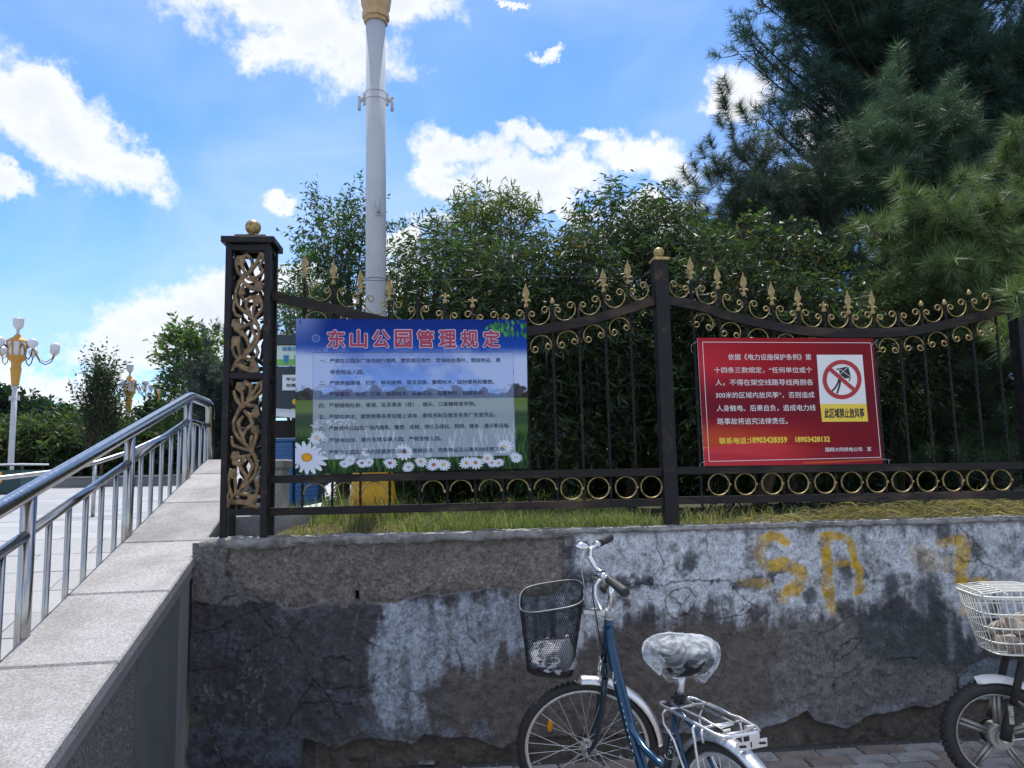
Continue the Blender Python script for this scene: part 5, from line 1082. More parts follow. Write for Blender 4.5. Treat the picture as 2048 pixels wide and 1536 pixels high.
def TP(x, y, D, dx, dz, dy=0): return (PY(x, y, D), (dx, dy, dz))
G1 = (.042,.085,.034)
# peach-like shrubs with long drooping leaves, behind the fence
broad_tree('leafy_tree', 'bushy tree with long drooping leaves right of the big lamp pole', 'tree', (PY(850,1000,6.3)[0],6.3,1.16),
  [E_(865,570,6.3,65,75,.5),E_(805,620,6.2,40,100,.4),E_(900,640,6.2,110,110,.5),E_(860,760,6.3,110,150,.5),E_(915,530,6.5,60,50,.4),E_(820,900,6.4,90,90,.4)], 1500, 8, .22, .085, .23, (.050,.086,.045), 1, droop=.75, up=.35, tips=[TP(850,440,6.3,-.35,1),TP(822,475,6.2,0,1),TP(890,470,6.3,.1,1),TP(790,490,6.2,-.1,1)])
broad_tree('leafy_tree', 'paler upright tree with star-like leaf sprays, its top against the white cloud', 'tree', (PY(970,1000,7.2)[0],7.2,1.16),
  [E_(965,430,7.2,45,40,.35),E_(1000,470,7.2,75,55,.4),E_(930,490,7.2,60,50,.4),E_(1030,450,7.2,35,50,.3),E_(980,560,7.2,110,70,.5)], 620, 8, .20, .09, .20, (.085,.122,.055), 2, droop=.1, up=.9, tips=[TP(960,400,7.2,0,1),TP(985,410,7.2,.1,1),TP(1017,410,7.2,.1,1),TP(920,425,7.2,-.4,.8),TP(1050,430,7.2,.4,1),TP(940,400,7.2,-.2,1)])
broad_tree('leafy_tree', 'dense dark leafy tree filling the space left of the middle fence post', 'tree', (PY(1120,1000,6.0)[0],6.0,1.16),
  [E_(1080,570,6.0,100,75,.5),E_(1150,560,6.0,80,75,.5),E_(1100,680,5.9,130,120,.5),E_(1200,700,6.0,110,150,.5),E_(1110,840,5.9,140,120,.4),E_(1000,620,6.0,80,100,.4),E_(1050,900,5.6,120,60,.3)], 2500, 8, .22, .085, .24, (.044,.072,.042), 3, droop=.85, up=.3, tips=[TP(1085,475,6,-.1,1),TP(1120,480,6,0,1),TP(1145,455,6,-.4,1)])
broad_tree('leafy_tree', 'tall leafy tree with drooping tips behind the middle fence post', 'tree', (PY(1260,1000,6.5)[0],6.5,1.16),
  [E_(1210,450,6.5,50,60,.4),E_(1260,510,6.5,100,70,.5),E_(1340,490,6.5,75,60,.5),E_(1300,600,6.4,130,110,.5),E_(1400,560,6.4,80,90,.4),E_(1290,760,6.3,130,140,.5),E_(1310,420,6.5,30,35,.3),E_(1400,800,6.0,110,110,.4)], 2600, 8, .22, .085, .24, (.050,.086,.046), 4, droop=.8, up=.35, tips=[TP(1190,390,6.5,-.3,1),TP(1212,385,6.5,0,1),TP(1235,400,6.5,.25,1),TP(1298,385,6.5,0,1),TP(1320,392,6.5,.3,1),TP(1170,430,6.5,-.5,.7),TP(1355,410,6.5,.3,.8),TP(1270,420,6.5,0,1)])
# small tree behind the pole with neat leaves on long sprays
broad_tree('slender_tree', 'light tree with fine leaf sprays between the pillar and the big lamp pole', 'tree', (PY(690,1000,8.6)[0],8.6,1.14),
  [E_(690,530,8.6,50,60,.4),E_(655,560,8.6,40,50,.4),E_(705,600,8.6,45,50,.4),E_(660,640,8.6,60,35,.4),E_(715,470,8.6,25,40,.3),E_(670,460,8.6,28,30,.3),E_(600,645,8.6,35,22,.3)], 430, 12, .34, .07, .36, (.045,.092,.042), 5, droop=.05, up=.55, r0=.05,
  tips=[TP(632,400,8.6,-.1,1),TP(668,410,8.6,0,1),TP(697,408,8.6,.1,1),TP(726,410,8.6,.1,1),TP(622,440,8.6,-.8,.5),TP(615,470,8.6,-.9,.3),TP(606,487,8.6,-1,.1),TP(608,525,8.6,-1,.0),TP(592,548,8.6,-1,.1),TP(588,567,8.6,-1,.1),TP(575,585,8.6,-1,0),TP(635,420,8.6,-.2,1),TP(690,430,8.6,0,1),TP(788,450,8.6,1,.1)])
broad_tree('leafy_tree', 'dark leafy growth between the middle fence post and the pines', 'tree', (PY(1520,1000,5.7)[0],5.7,1.17),
  [E_(1440,580,5.6,80,90,.4),E_(1540,630,5.5,100,70,.4),E_(1650,660,5.5,90,60,.4),E_(1580,760,5.5,170,80,.3),E_(1800,720,5.8,100,110,.3),E_(1560,540,6.1,90,50,.4)], 1900, 8, .20, .078, .26, (.036,.060,.036), 13, droop=.7, up=.25)
# shrubs lower down and further back close the view
broad_tree('shrub', 'dark shrub with drooping leaves behind the red board', 'shrub', (PY(1560,1000,6.4)[0],6.4,1.18), [E_(1520,760,6.4,150,150,.5),E_(1640,700,6.6,140,120,.5),E_(1700,830,6.4,150,120,.5),E_(1450,900,6.2,120,80,.4),E_(1620,920,5.9,200,60,.3)], 1500, 8, .20, .075, .28, (.026,.050,.028), 6, droop=.8, up=.2)
broad_tree('shrub', 'light green climber with small round leaves among the pines above the red board', 'shrub', (PY(1560,1000,6.1)[0],5.9,1.18), [E_(1480,480,6.0,55,60,.3),E_(1560,520,5.9,70,90,.3),E_(1650,560,5.9,60,80,.3),E_(1600,600,5.9,110,50,.3),E_(1500,600,5.9,60,60,.25)], 210, 8, .17, .055, .62, (.045,.078,.036), 7, droop=.5, up=.2)
broad_tree('shrub', 'low dense shrub right of the yellow pedestal', 'shrub', (PY(900,1000,6.6)[0],6.6,1.16), [E_(860,940,6.6,80,60,.4),E_(960,930,6.6,90,60,.4),E_(780,960,7.0,60,40,.3),E_(1060,950,6.4,90,45,.3)], 1500, 8, .12, .05, .3, (.045,.095,.032), 8, droop=.4, up=.5)
broad_tree('hedge', 'dark hedge added far behind the fence panels to block sky light', 'hedge', (1.5,9.0,1.16), [(x_, 9.0+.3*math.sin(x_*3), 1.9, .7, .5, .9) for x_ in np.arange(-.3, 7, .7)]+[(x_, 9.4, 2.9, .8, .5, .7) for x_ in np.arange(.8, 7, .8)]+[(x_, 9.6, 1.5, .8, .5, .7) for x_ in np.arange(-.6, 8, .8)], 8500, 8, .28, .13, .5, (.022,.042,.020), 9, droop=.3, up=.3, k=50)  # dense backdrop added to keep sky light from showing between the bars
broad_tree('shrub', 'pale shrub behind the waste shelter, showing left of the fence spears', 'shrub', (PY(580,1000,10)[0],10,1.14), [E_(590,640,10,50,35,.5),E_(620,620,10,50,40,.5)], 330, 8, .25, .07, .35, (.06,.10,.05), 10, up=.6)

# ------------------------------------------------------------------ pines
m_pbark = MAT('dark_pine_bark', (.035,.028,.024), .9, 0, 20, .35, bump=1, bs=40, bd=.02)
def needles(P, D, SL, npn, nl, w, base, rg, fwd=.75, var=.3):
    n = len(P); SL = SL*rg.uniform(.6, 1.25, n); t = rg.uniform(0, 1, (n, npn))**.8; D3 = np.repeat(D, npn, 0)
    Pt = (P[:, None]+D[:, None]*(SL[:, None]*t)[..., None]).reshape(-1, 3); sd = norm(np.cross(D3, norm(rg.normal(size=D3.shape)))); f = fwd*(.5+.8*t.reshape(-1, 1))
    nd_ = norm(D3*f+sd+np.array([0,0,-.12])); L_ = nl*rg.uniform(.7, 1.15, len(Pt)); s2 = norm(np.cross(nd_, norm(rg.normal(size=nd_.shape))))*w*.5
    V = np.stack([Pt-s2, Pt+s2, Pt+nd_*L_[:, None]+np.array([0,0,-.008])], 1).reshape(-1, 3); F = np.arange(len(Pt)*3).reshape(-1, 3)
    c = np.array(base)[None]*(np.repeat(rg.uniform(1-var, 1+var, n), npn)*rg.uniform(.7, 1.3, len(Pt)))[:, None]; return V, F, np.repeat(np.clip(c, .003, 1), 3, 0)
def pine(label, base, top, boughs, npn, SL, nl, w, col, seed, per=14, r0=.1, extra=None, up=.5, group=None, r_b=.016, nsh=2):
    rg = np.random.RandomState(seed); t = thing('pine_tree', label, 'pine tree', base, group); b = np.array(base, float); tp = np.array(top, float)
    MB().tube([b+(tp-b)*s_ for s_ in np.linspace(0, 1, 7)], [r0*(1-.8*s_) for s_ in np.linspace(0, 1, 7)], 12).build('trunk', m_bark, t)
    m = MB(); PP = []; DD = []; 
    for (e, n_) in boughs:
        e = np.array(e, float); h = np.clip((e[2]-b[2])/(tp[2]-b[2])-.12, .05, .98); a = b+(tp-b)*h; L_ = np.linalg.norm(e-a); mid_ = (a+e)/2+np.array([0,0,-.06*L_])
        q = [a, (a+mid_)/2, mid_, (mid_+e)/2+np.array([0,0,-.02*L_]), e]; m.tube(q, [r_b*1.4, r_b*1.1, r_b*.8, r_b*.5, r_b*.25], 6)
        ax = norm(e-a)
        for _ in range(n_):
            s_ = rg.uniform(.25, 1.0)**.7; p = (a*(1-s_)**2+2*mid_*s_*(1-s_)+e*s_**2); sd = norm(np.cross(ax, rg.normal(size=3))); sd[2] = sd[2]*.6+.15
            l2 = rg.uniform(.10, .38)*(1.15-s_*.5)*min(1, L_); tp_ = p+norm(ax*.55+sd*.9)*l2; m.tube([p, (p+tp_)/2+np.array([0,0,-.01]), tp_], [r_b*.35, r_b*.25, r_b*.18], 4, smooth=False)
            for __ in range(nsh): PP.append(tp_-norm(ax*.5+sd)*l2*rg.uniform(0, .5)); DD.append(norm(ax*.5+sd*.8+np.array([0,0,up])+rg.normal(size=3)*.45))
        PP.append(e-ax*.03); DD.append(norm(ax+np.array([0,0,up*.5])))
    m.build('branches', m_pbark, t)
    if extra is not None:
        for p, d in extra: PP.append(p); DD.append(norm(np.array(d, float)))
    V, F, c = needles(np.array(PP), np.array(DD), SL, npn, nl, w, col, rg); mesh_np('needles', V, F, m_needle, t, c); return t
def bl_boughs(blobs, n, k, seed):
    rg = np.random.RandomState(seed); P, d = ell_pts(blobs, n, rg, .4); return [(p, k) for p in P]
# big dark pine, upper right
pine('huge dark pine filling the top right corner, sky showing through its branches', (PY(1900,1000,9)[0],9.4,1.1), (PY(1900,1000,9)[0]-.1,9.2,10.5),
  bl_boughs([E_(1650,40,8.8,110,60,.6),E_(1560,-40,8.8,90,60,.5),E_(1560,250,8.6,80,45,.5),E_(1660,180,8.6,80,45,.6),E_(1800,80,8.8,160,110,.8),E_(1950,150,8.8,130,150,.8),E_(1800,-80,9,250,90,.9),E_(1700,260,8.6,90,40,.5),E_(2000,330,8.6,100,90,.6),E_(1930,-120,9,200,150,1),E_(1490,70,8.6,40,30,.3),E_(2150,150,8.8,150,200,.9),E_(1850,450,8.6,150,80,.5),E_(1990,500,8.5,110,110,.5),E_(1740,540,8.4,90,90,.5),E_(1880,600,8.4,160,90,.5)], 385, 13, 21), 62, .22, .15, .0062, (.030,.078,.060), 21, r0=.17, r_b=.022)
pine('mid grey-green pine with upright candles on its left edge', (PY(1620,1000,7.6)[0],7.7,1.15), (PY(1560,300,7.6)[0],7.6,PY(1560,330,7.6)[2]),
  bl_boughs([E_(1470,400,7.4,60,70,.5),E_(1440,480,7.4,60,50,.4),E_(1560,430,7.5,110,70,.6),E_(1530,520,7.3,120,70,.5),E_(1640,400,7.5,90,90,.5),E_(1640,510,7.4,100,60,.5),E_(1400,430,7.4,35,30,.3),E_(1500,330,7.5,40,40,.3)], 105, 11, 22), 80, .18, .125, .0046, (.064,.096,.070), 22, r0=.09,
  extra=[(PY(x,y,7.4), (-.35,0,1)) for x, y in ((1380,370),(1395,345),(1412,320),(1428,300),(1447,262),(1456,222),(1462,190),(1487,230),(1360,395),(1440,350),(1475,300),(1500,255),(1400,390),(1425,372),(1450,200),(1458,240),(1470,270))]*3)
pine('pine with tall upright shoots in front of the dark one', (PY(1830,1000,6.9)[0],7.2,1.15), (PY(1830,300,6.9)[0],7.0,PY(1830,180,6.9)[2]),
  bl_boughs([E_(1800,220,6.9,45,60,.3),E_(1790,290,6.9,80,60,.4),E_(1860,260,6.9,60,60,.4),E_(1760,350,6.8,70,50,.4),E_(1900,330,6.8,70,60,.4),E_(1850,400,6.8,110,50,.4)], 50, 8, 23), 85, .22, .15, .0048, (.052,.102,.064), 23, r0=.08, extra=[(PY(1798,130,6.9),(0,0,1)),(PY(1800,160,6.9),(0,0,1)),(PY(1890,180,6.9),(.6,0,1)),(PY(1870,200,6.9),(.7,0,1)),(PY(1868,290,6.7),(-.6,-.3,.6))]*2)
pine('nearest bright green pine, its boughs reaching over the right end of the fence', (PY(2200,1000,5.9)[0],6.3,1.18), (PY(2150,200,6)[0],6.3,5.4),
  bl_boughs([E_(1760,480,5.6,70,55,.3),E_(1850,430,5.5,70,50,.3),E_(1830,480,5.5,80,60,.35),E_(1930,470,5.4,90,60,.4),E_(2010,430,5.3,60,70,.4),E_(1900,560,5.4,110,50,.35),E_(2000,560,5.3,80,60,.35),E_(1780,570,5.6,50,35,.3),E_(2030,330,5.4,40,60,.3),E_(2080,450,5.3,80,120,.4),E_(1970,620,5.4,80,40,.3)], 92, 7, 24)+bl_boughs([E_(2050,600,4.05,34,34,.10)], 5, 5, 27), 95, .11, .15, .0046, (.115,.175,.074), 24, r0=.1, up=.35, nsh=2)
pine('low pine boughs showing dimly through the bars below the bright pine', (PY(2140,1000,6.3)[0],6.6,1.18), (PY(2100,600,6.3)[0],6.5,3.2),
  bl_boughs([E_(1880,700,5.8,60,60,.3),E_(1920,760,5.8,70,50,.3),E_(2000,740,5.7,60,80,.3),E_(1980,860,5.7,90,60,.3),E_(1900,900,5.7,60,30,.3),E_(2060,680,5.6,60,100,.3)], 38, 6, 25), 110, .11, .14, .0034, (.065,.11,.06), 25, r0=.06, nsh=1)
pine('small dark pine standing just left of the openwork pillar', (PY(480,950,13)[0],13,1.12), (PY(485,640,13)[0],13,PY(485,600,13)[2]),
  bl_boughs([E_(420,710,13,30,30,.4),E_(450,760,13,40,50,.5),E_(420,820,13,45,60,.5),E_(470,700,13,40,40,.4),E_(470,860,13,70,90,.6),E_(430,900,13,60,40,.5),E_(400,760,13,30,25,.3)], 70, 9, 26), 70, .2, .13, .0055, (.026,.050,.046), 26, r0=.08, extra=[(PY(412,672,13),(-.5,0,1)),(PY(440,665,13),(-.3,0,1)),(PY(425,690,13),(-.8,0,.6))]*3)
# trees and hedges at the far side of the plaza
def far_tree(label, px, blobs, D, n, ll, col, seed, up=.5, cat='tree', name='park_tree', sl=.6, lw=.5, r0=.1):
    return broad_tree(name, label, cat, (PY(px,955,D)[0], D, 1.1), [E_(*b[:2], D, b[2], b[3], b[2]*D/FPX) for b in blobs], n, 8, sl, ll, lw, col, seed, up=up, r0=r0, k=22, group='trees beyond the plaza', var=.4, tw=.012)
far_tree('feathery light green tree just left of the pillar', 390, [(370,720,40,45),(400,790,60,60),(360,850,35,35),(430,740,45,60),(350,700,22,25),(380,680,22,18)], 32, 750, .30, (.070,.125,.050), 31, .7, sl=.7, lw=.35)
far_tree('tall narrow shrub with upright bare-tipped shoots on the plaza edge', 202, [(203,870,26,60),(190,820,14,55),(212,815,14,55),(180,790,7,35),(200,775,8,35),(218,785,7,35)], 31, 430, .20, (.028,.060,.036), 32, 2.4, 'shrub', 'tall_shrub', 1.3, .4, .06)
far_tree('dark round tree at the left edge behind the first lamp post', 20, [(5,850,35,50),(40,840,30,40),(-40,840,50,60)], 36, 650, .30, (.020,.045,.036), 33)
far_tree('thin twiggy tree with bare tips between the lamp post and the hedge', 90, [(85,850,28,30),(75,840,12,28),(100,840,14,20)], 38, 220, .28, (.030,.060,.036), 34, 1.2)
far_tree('mid green tree behind the hedge, right of the thin one', 145, [(150,870,30,30),(140,850,20,22),(120,880,30,25)], 37, 420, .28, (.045,.085,.045), 35)
far_tree('dark tree showing above the handrail left of the feathery tree', 310, [(310,850,26,35),(325,890,30,40),(295,880,20,30)], 40, 480, .32, (.022,.048,.036), 36)
far_tree('dark low tree behind the balusters', 400, [(400,890,40,40),(440,880,50,50),(370,910,30,25)], 34, 600, .30, (.022,.045,.034), 37)
hd = broad_tree('hedge', 'long soft green hedge along the far side of the plaza', 'hedge', (-18, 34, 1.1), [E_(x_, 905+6*math.sin(x_*.05), 34, 40, 38, 1.5) for x_ in range(-60, 340, 28)], 3600, 8, .8, .30, .4, (.060,.092,.048), 38, up=.7, k=40, tw=.012)
hd2 = broad_tree('hedge', 'dark belt of trees behind the far hedge and lamp posts', 'hedge', (-30, 60, 1.1), [E_(x_, 915, 60, 60, 22, 3) for x_ in range(-200, 620, 50)], 1700, 8, 1.4, .6, .6, (.022,.042,.036), 39, up=.6, k=30, tw=.02)

# ------------------------------------------------------------------ grass
rg = np.random.RandomState(77)
def blades(n, xr, yr, h, w, cols, bend=.6, clump=None, flat=0):
    x = rg.uniform(*xr, n); y = yr[0]+(yr[1]-yr[0])*rg.uniform(0, 1, n)**1.3
    if clump is not None: k = clump(x, y) > rg.uniform(0, 1, n); x, y = x[k], y[k]; n = len(x)
    z = bank_z(x, y)-.005; H = h*rg.uniform(.35, 1.25, n)*(1+.8*(rg.uniform(0,1,n) > .94)); a = rg.uniform(0, 2*np.pi, n); d = np.stack([np.cos(a), np.sin(a), np.zeros(n)], 1); b = bend*rg.uniform(.2, 1.2, n)*H
    s_ = np.stack([-np.sin(a+.6), np.cos(a+.6), np.zeros(n)], 1)*(w*rg.uniform(.6, 1.3, n))[:, None]*.5; P = np.stack([x, y, z], 1); up = np.array([0,0,1.])
    M_ = P+up*(H*.6)[:, None]+d*(b*.35)[:, None]; T_ = P+up*(H*(1-.25*bend))[:, None]+d*b[:, None]
    V = np.stack([P-s_, P+s_, M_+s_*.8, M_-s_*.8, T_], 1).reshape(-1, 3); i = np.arange(n)*5
    F = np.concatenate([np.stack([i,i+1,i+2],1), np.stack([i,i+2,i+3],1), np.stack([i+3,i+2,i+4],1)]); c = np.array(cols)[rg.randint(len(cols), size=n)]*rg.uniform(.7, 1.3, (n,1)); return V, F, np.repeat(c, 5, 0)
parts = []
green = [(.13,.185,.055),(.10,.155,.045),(.18,.215,.085),(.25,.25,.14)]; dry = [(.24,.20,.11),(.17,.15,.075),(.30,.26,.16),(.09,.12,.035)]
for args in ((17000, (-.25,1.15), (4.19,5.6), .085, .0048, green, .6, None), (9000, (-.95,-.1), (4.19,5.6), .045, .0045, dry, 1.0, None), (1600, (-.6,1.2), (4.19,5.2), .11, .004, green+dry, .8, None),
             (2600, (1.2,2.1), (4.19,4.55), .05, .0045, green+dry, .8, lambda x, y: sstep(.35,.6,fbm(x,y,4,501))), (900, (1.15,3.4), (4.19,4.8), .13, .0045, green+dry[:2], .9, None), (1500, (2.0,3.6), (4.19,4.5), .05, .0045, green+dry, .9, None), (9000, (-1.5,1.3), (5.4,9), .09, .007, green, .7, None), (500, (-.85,-.3), (4.6,6.5), .22, .006, green, .5, None)):
    parts.append(blades(*args))
def joinp(parts):
    Vs, Fs, Cs, o = [], [], [], 0
    for V, F, c in parts: Vs.append(V); Fs.append(F+o); Cs.append(c); o += len(V)
    return np.concatenate(Vs), np.concatenate(Fs), np.concatenate(Cs)
V, F, c = joinp(parts); g_ = mesh_np('grass', V, F, m_grass, None, c); tag(g_, 'green and straw-coloured grass growing on top of the retaining wall behind the fence', 'grass', kind='stuff')
# heap of dry straw on the right
def straw(n, cx_, cy_, rx, ry, h):
    x = cx_+rx*rg.normal(size=n)*.5; y = cy_+ry*rg.normal(size=n)*.5; q = np.exp(-((x-cx_)/rx)**2-((y-cy_)/ry)**2); z = bank_z(x, y)+h*q*rg.uniform(.1, 1, n); a = rg.uniform(0, 2*np.pi, n)
    d = np.stack([np.cos(a), np.sin(a)*.5, rg.normal(size=n)*.18], 1); L_ = rg.uniform(.08, .26, n); P = np.stack([x, y, z], 1); s_ = np.stack([rg.normal(size=n)*.3, rg.normal(size=n)*.3, np.ones(n)], 1)*.0021
    T_ = P+d*L_[:, None]+np.array([0,0,-.03]); M_ = (P+T_)/2+np.array([0,0,1])*(L_*.16)[:, None]; P = P-d*.02
    V = np.stack([P-s_, P+s_, M_+s_, M_-s_, T_], 1).reshape(-1, 3); V[:, 2] = np.maximum(V[:, 2], ZT+.012); i = np.arange(n)*5; F = np.concatenate([np.stack([i,i+1,i+2],1), np.stack([i,i+2,i+3],1), np.stack([i+3,i+2,i+4],1)])
    c = np.array([(.34,.29,.19),(.26,.21,.13),(.42,.37,.26),(.16,.13,.08)])[rg.randint(4, size=n)]*rg.uniform(.7,1.2,(n,1)); return V, F, np.repeat(c, 5, 0)
V, F, c = joinp([straw(1500, 2.45, 4.33, .26, .09, .075), straw(2600, 3.1, 4.36, .55, .11, .095), straw(500, 2.05, 4.30, .32, .08, .03), straw(700, 2.8, 4.30, .9, .08, .04)])
tag(mesh_np('straw_heap', V, F, m_grass, None, c), 'heap of dry cut grass lying on the wall top at the right, under the ring row', 'straw', kind='stuff')
# ------------------------------------------------------------------ bicycle
def xf(mb, M, i0=0):
    for i in range(i0, len(mb.v)): mb.v[i] = tuple(M @ Vector(mb.v[i]))
    return mb
bk = thing('bicycle', 'teal blue bicycle with black mesh basket and silver rack, standing by the wall', 'bicycle', (.90, 2.48, 0))
bk.rotation_euler = (0, 0, R(107))
BL = lambda mb, n, m, p=None: mb.build(n, m, p if p is not None else bk, True)
RK = R(-14)
ST = Matrix.Translation((.915, 0, .300)) @ Matrix.Rotation(RK, 4, 'Y') @ Matrix.Rotation(R(66), 4, 'Z')
I4 = Matrix.Identity(4)
def cycle_wheel(name, M, reflector=False):
    w = group_part(name, bk)
    BL(xf(MB().torus((0,0,0), .286, .0195, 'y', 72, 12), M), 'tyre', m_rub, w)
    k = MB()
    for i in range(72):
        for sg in (-1, 1):
            a = 2*math.pi*(i+(.5 if sg > 0 else 0))/72; c_, s_ = math.cos(a), math.sin(a); t_ = Matrix(((c_,0,-s_,0),(0,1,0,0),(s_,0,c_,0),(0,0,0,1))); k.box((.300,sg*.008-.006,-.008), (.3068,sg*.008+.006,.008), t_)
    BL(xf(k, M), 'tread', m_rub, w)
    prof = [(.270,-.011),(.274,-.012),(.264,-.0105),(.256,-.006),(.256,.006),(.264,.0105),(.274,.012),(.270,.011)]
    vs = []; fs = []; n = 72; m = len(prof)
    for i in range(n):
        a = 2*math.pi*i/n
        for r_, y_ in prof: vs.append((r_*math.cos(a), y_, r_*math.sin(a)))
    for i in range(n):
        for j in range(m): fs.append((i*m+j, i*m+(j+1)%m, ((i+1)%n)*m+(j+1)%m, ((i+1)%n)*m+j))
    BL(xf(MB().add(vs, fs, True), M), 'rim', m_alu, w)
    BL(xf(MB().tube([(0,-.052,0),(0,.052,0)], .005, 10).tube([(0,-.035,0),(0,.035,0)], .013, 14).tube([(0,-.034,0),(0,-.031,0)], .024, 18).tube([(0,.031,0),(0,.034,0)], .024, 18).tube([(0,-.062,0),(0,-.052,0)], .009, 6).tube([(0,.052,0),(0,.062,0)], .009, 6), M), 'hub', m_chrome, w)
    for i in range(32):
        sg = 1 if i % 2 else -1; a = 2*math.pi*i/32; b = a+(1 if (i//2) % 2 else -1)*R(58)
        BL(xf(MB().tube([(.022*math.cos(b), sg*.032, .022*math.sin(b)), (.258*math.cos(a), 0, .258*math.sin(a))], .00115, 5, cap=False), M), 'spoke', m_chrome, w)
    if reflector:
        m_ = MB(); a = R(28); q = (.190*math.cos(a), 0, .190*math.sin(a)); m_.sphere(q, .030, 16, (.42,.30,1))
        BL(xf(m_, M), 'reflector', m_amber, w)
    return w
HUBF = (.045, 0, -.002)
cycle_wheel('front_wheel', ST @ Matrix.Translation(HUBF) @ Matrix.Rotation(R(0), 4, 'Y'), True)
for o in list(COL.objects)[-3:]: pass
cycle_wheel('rear_wheel', Matrix.Translation((0,0,.305)))
def fender(c, M, a0, a1, r_=.322, w_=.030, n=40, name='mudguard'):
    vs = []; fs = []; prof = [(-w_,-.014),(-w_*.9,-.004),(-w_*.55,.004),(0,.008),(w_*.55,.004),(w_*.9,-.004),(w_,-.014)]; m = len(prof)
    for L_ in (0, .0022):
        for i in range(n+1):
            a = R(a0+(a1-a0)*i/n)
            for y_, d in prof: vs.append((c[0]+(r_+d-L_)*math.cos(a), c[1]+y_, c[2]+(r_+d-L_)*math.sin(a)))
    o = (n+1)*m
    for i in range(n):
        for j in range(m-1): fs.append((i*m+j, i*m+j+1, (i+1)*m+j+1, (i+1)*m+j)); fs.append((o+i*m+j, o+(i+1)*m+j, o+(i+1)*m+j+1, o+i*m+j+1))
        fs.append((i*m, (i+1)*m, o+(i+1)*m, o+i*m)); fs.append((i*m+m-1, o+i*m+m-1, o+(i+1)*m+m-1, (i+1)*m+m-1))
    for i in (0, n):
        for j in range(m-1): fs.append((i*m+j, o+i*m+j, o+i*m+j+1, i*m+j+1))
    return BL(xf(MB().add(vs, fs, True), M), name, m_alu)
fender(HUBF, ST, 80, 170, name='front_mudguard'); fender((0,0,.305), I4, 8, 185, name='rear_mudguard')
# fork and steering
fk = MB().tube([(0,0,.60),(0,0,.40)], .0125, 16).tube([(0,-.052,.352),(0,-.04,.385),(0,0,.398),(0,.04,.385),(0,.052,.352)], [.012,.0135,.016,.0135,.012], 12)
for sg in (-1, 1): fk.tube([(0,sg*.052,.352),(0,sg*.053,.26),(.002,sg*.053,.16),(.014,sg*.052,.07),(.045,sg*.050,-.012)], [.0135,.0135,.0125,.011,.009], 14)
BL(xf(fk, ST), 'fork', m_framed)
BL(xf(MB().tube([(0,0,.60),(0,0,.765)], .0112, 18).tube([(0,0,.752),(.016,0,.772),(.040,0,.775)], [.014,.015,.016], 14).tube([(.040,-.022,.775),(.040,.022,.775)], .0185, 16), ST), 'stem', m_chrome)
BL(xf(MB().lathe((0,0,.590), [(.019,0),(.021,.004),(.021,.010),(.014,.012)], 20).lathe((0,0,.604), [(.0185,0),(.020,.004),(.020,.026),(.0175,.029)], 20), ST), 'headset_collar', MAT('grey_plastic_collar', (.42,.43,.45), .4, 0, 20, .1))
def bar(sg): return [(.040,0,.775),(.042,sg*.040,.775),(.064,sg*.070,.785),(.090,sg*.105,.815),(.090,sg*.145,.838),(.070,sg*.175,.846),(.052,sg*.200,.848),(.040,sg*.225,.848)]
BL(xf(MB().tube(list(reversed(bar(-1)))[:-1]+bar(1), .0112, 14), ST), 'handlebar', m_chrome)
for sg in (-1, 1):
    g0 = (.043, sg*.218, .848); g1 = (-.016, sg*.335, .842); P = [tuple(g0[k]+(g1[k]-g0[k])*s_ for k in range(3)) for s_ in (0,.03,.1,.35,.65,.9,.97,1)]
    BL(xf(MB().tube(P, [.0150,.0175,.0155,.0170,.0190,.0195,.0175,.010], 18), ST), 'grip', m_rub)
    L0 = (.060, sg*.196, .842); lv = MB().tube([L0,(.078,sg*.200,.830),(.090,sg*.212,.812),(.090,sg*.235,.785),(.080,sg*.262,.765),(.070,sg*.290,.752),(.066,sg*.305,.752)], [.006,.0065,.0065,.0055,.0045,.0045,.005], 10, flat=1.5)
    lv.tube([(.064,sg*.186,.847),(.050,sg*.204,.848)], .0160, 14)
    BL(xf(lv, ST), 'brake_lever', m_alu)
    s_ = [(.078,sg*.200,.830),(.115,sg*.17,.82),(.125,sg*.09,.76),(.10,sg*.03,.66),(.05,sg*.02,.56),(.03,sg*.02,.44)] if sg < 0 else [(.078,sg*.200,.830),(.095,sg*.16,.79),(.085,sg*.09,.72),(.06,sg*.05,.62),(.03,sg*.03,.5),(.0,sg*.03,.42)]
    BL(xf(MB().tube(s_, .0026, 8), ST), 'brake_cable', MAT('cable_housing_%s' % ('grey' if sg < 0 else 'black'), (.38,.40,.43) if sg < 0 else (.015,.015,.017), .4))
BL(xf(MB().lathe((.128,-.140,.846), [(.032,0),(.035,.005),(.033,.014),(.023,.023),(.009,.028),(.002,.029)], 28).tube([(.086,-.15,.84),(.128,-.140,.846)], .007, 8), ST), 'bell', m_chrome)
BL(xf(MB().tube([(.03,.10,.79),(.05,.13,.775),(.045,.16,.77)], [.012,.016,.006], 10), ST), 'lever_clamp', m_blk)
# calliper brake and headlight bracket above the crown
BL(xf(MB().tube([(.018,-.03,.40),(.022,-.035,.37),(.02,-.028,.335)], .005, 8).tube([(.018,.03,.40),(.022,.035,.37),(.02,.028,.335)], .005, 8).tube([(.02,-.03,.405),(.024,.0,.42),(.02,.03,.405)], .006, 8).bbox((.012,.018,.325),(.026,.036,.34),.002).bbox((.012,-.036,.325),(.026,-.018,.34),.002), ST), 'calliper_brake', m_chrome)
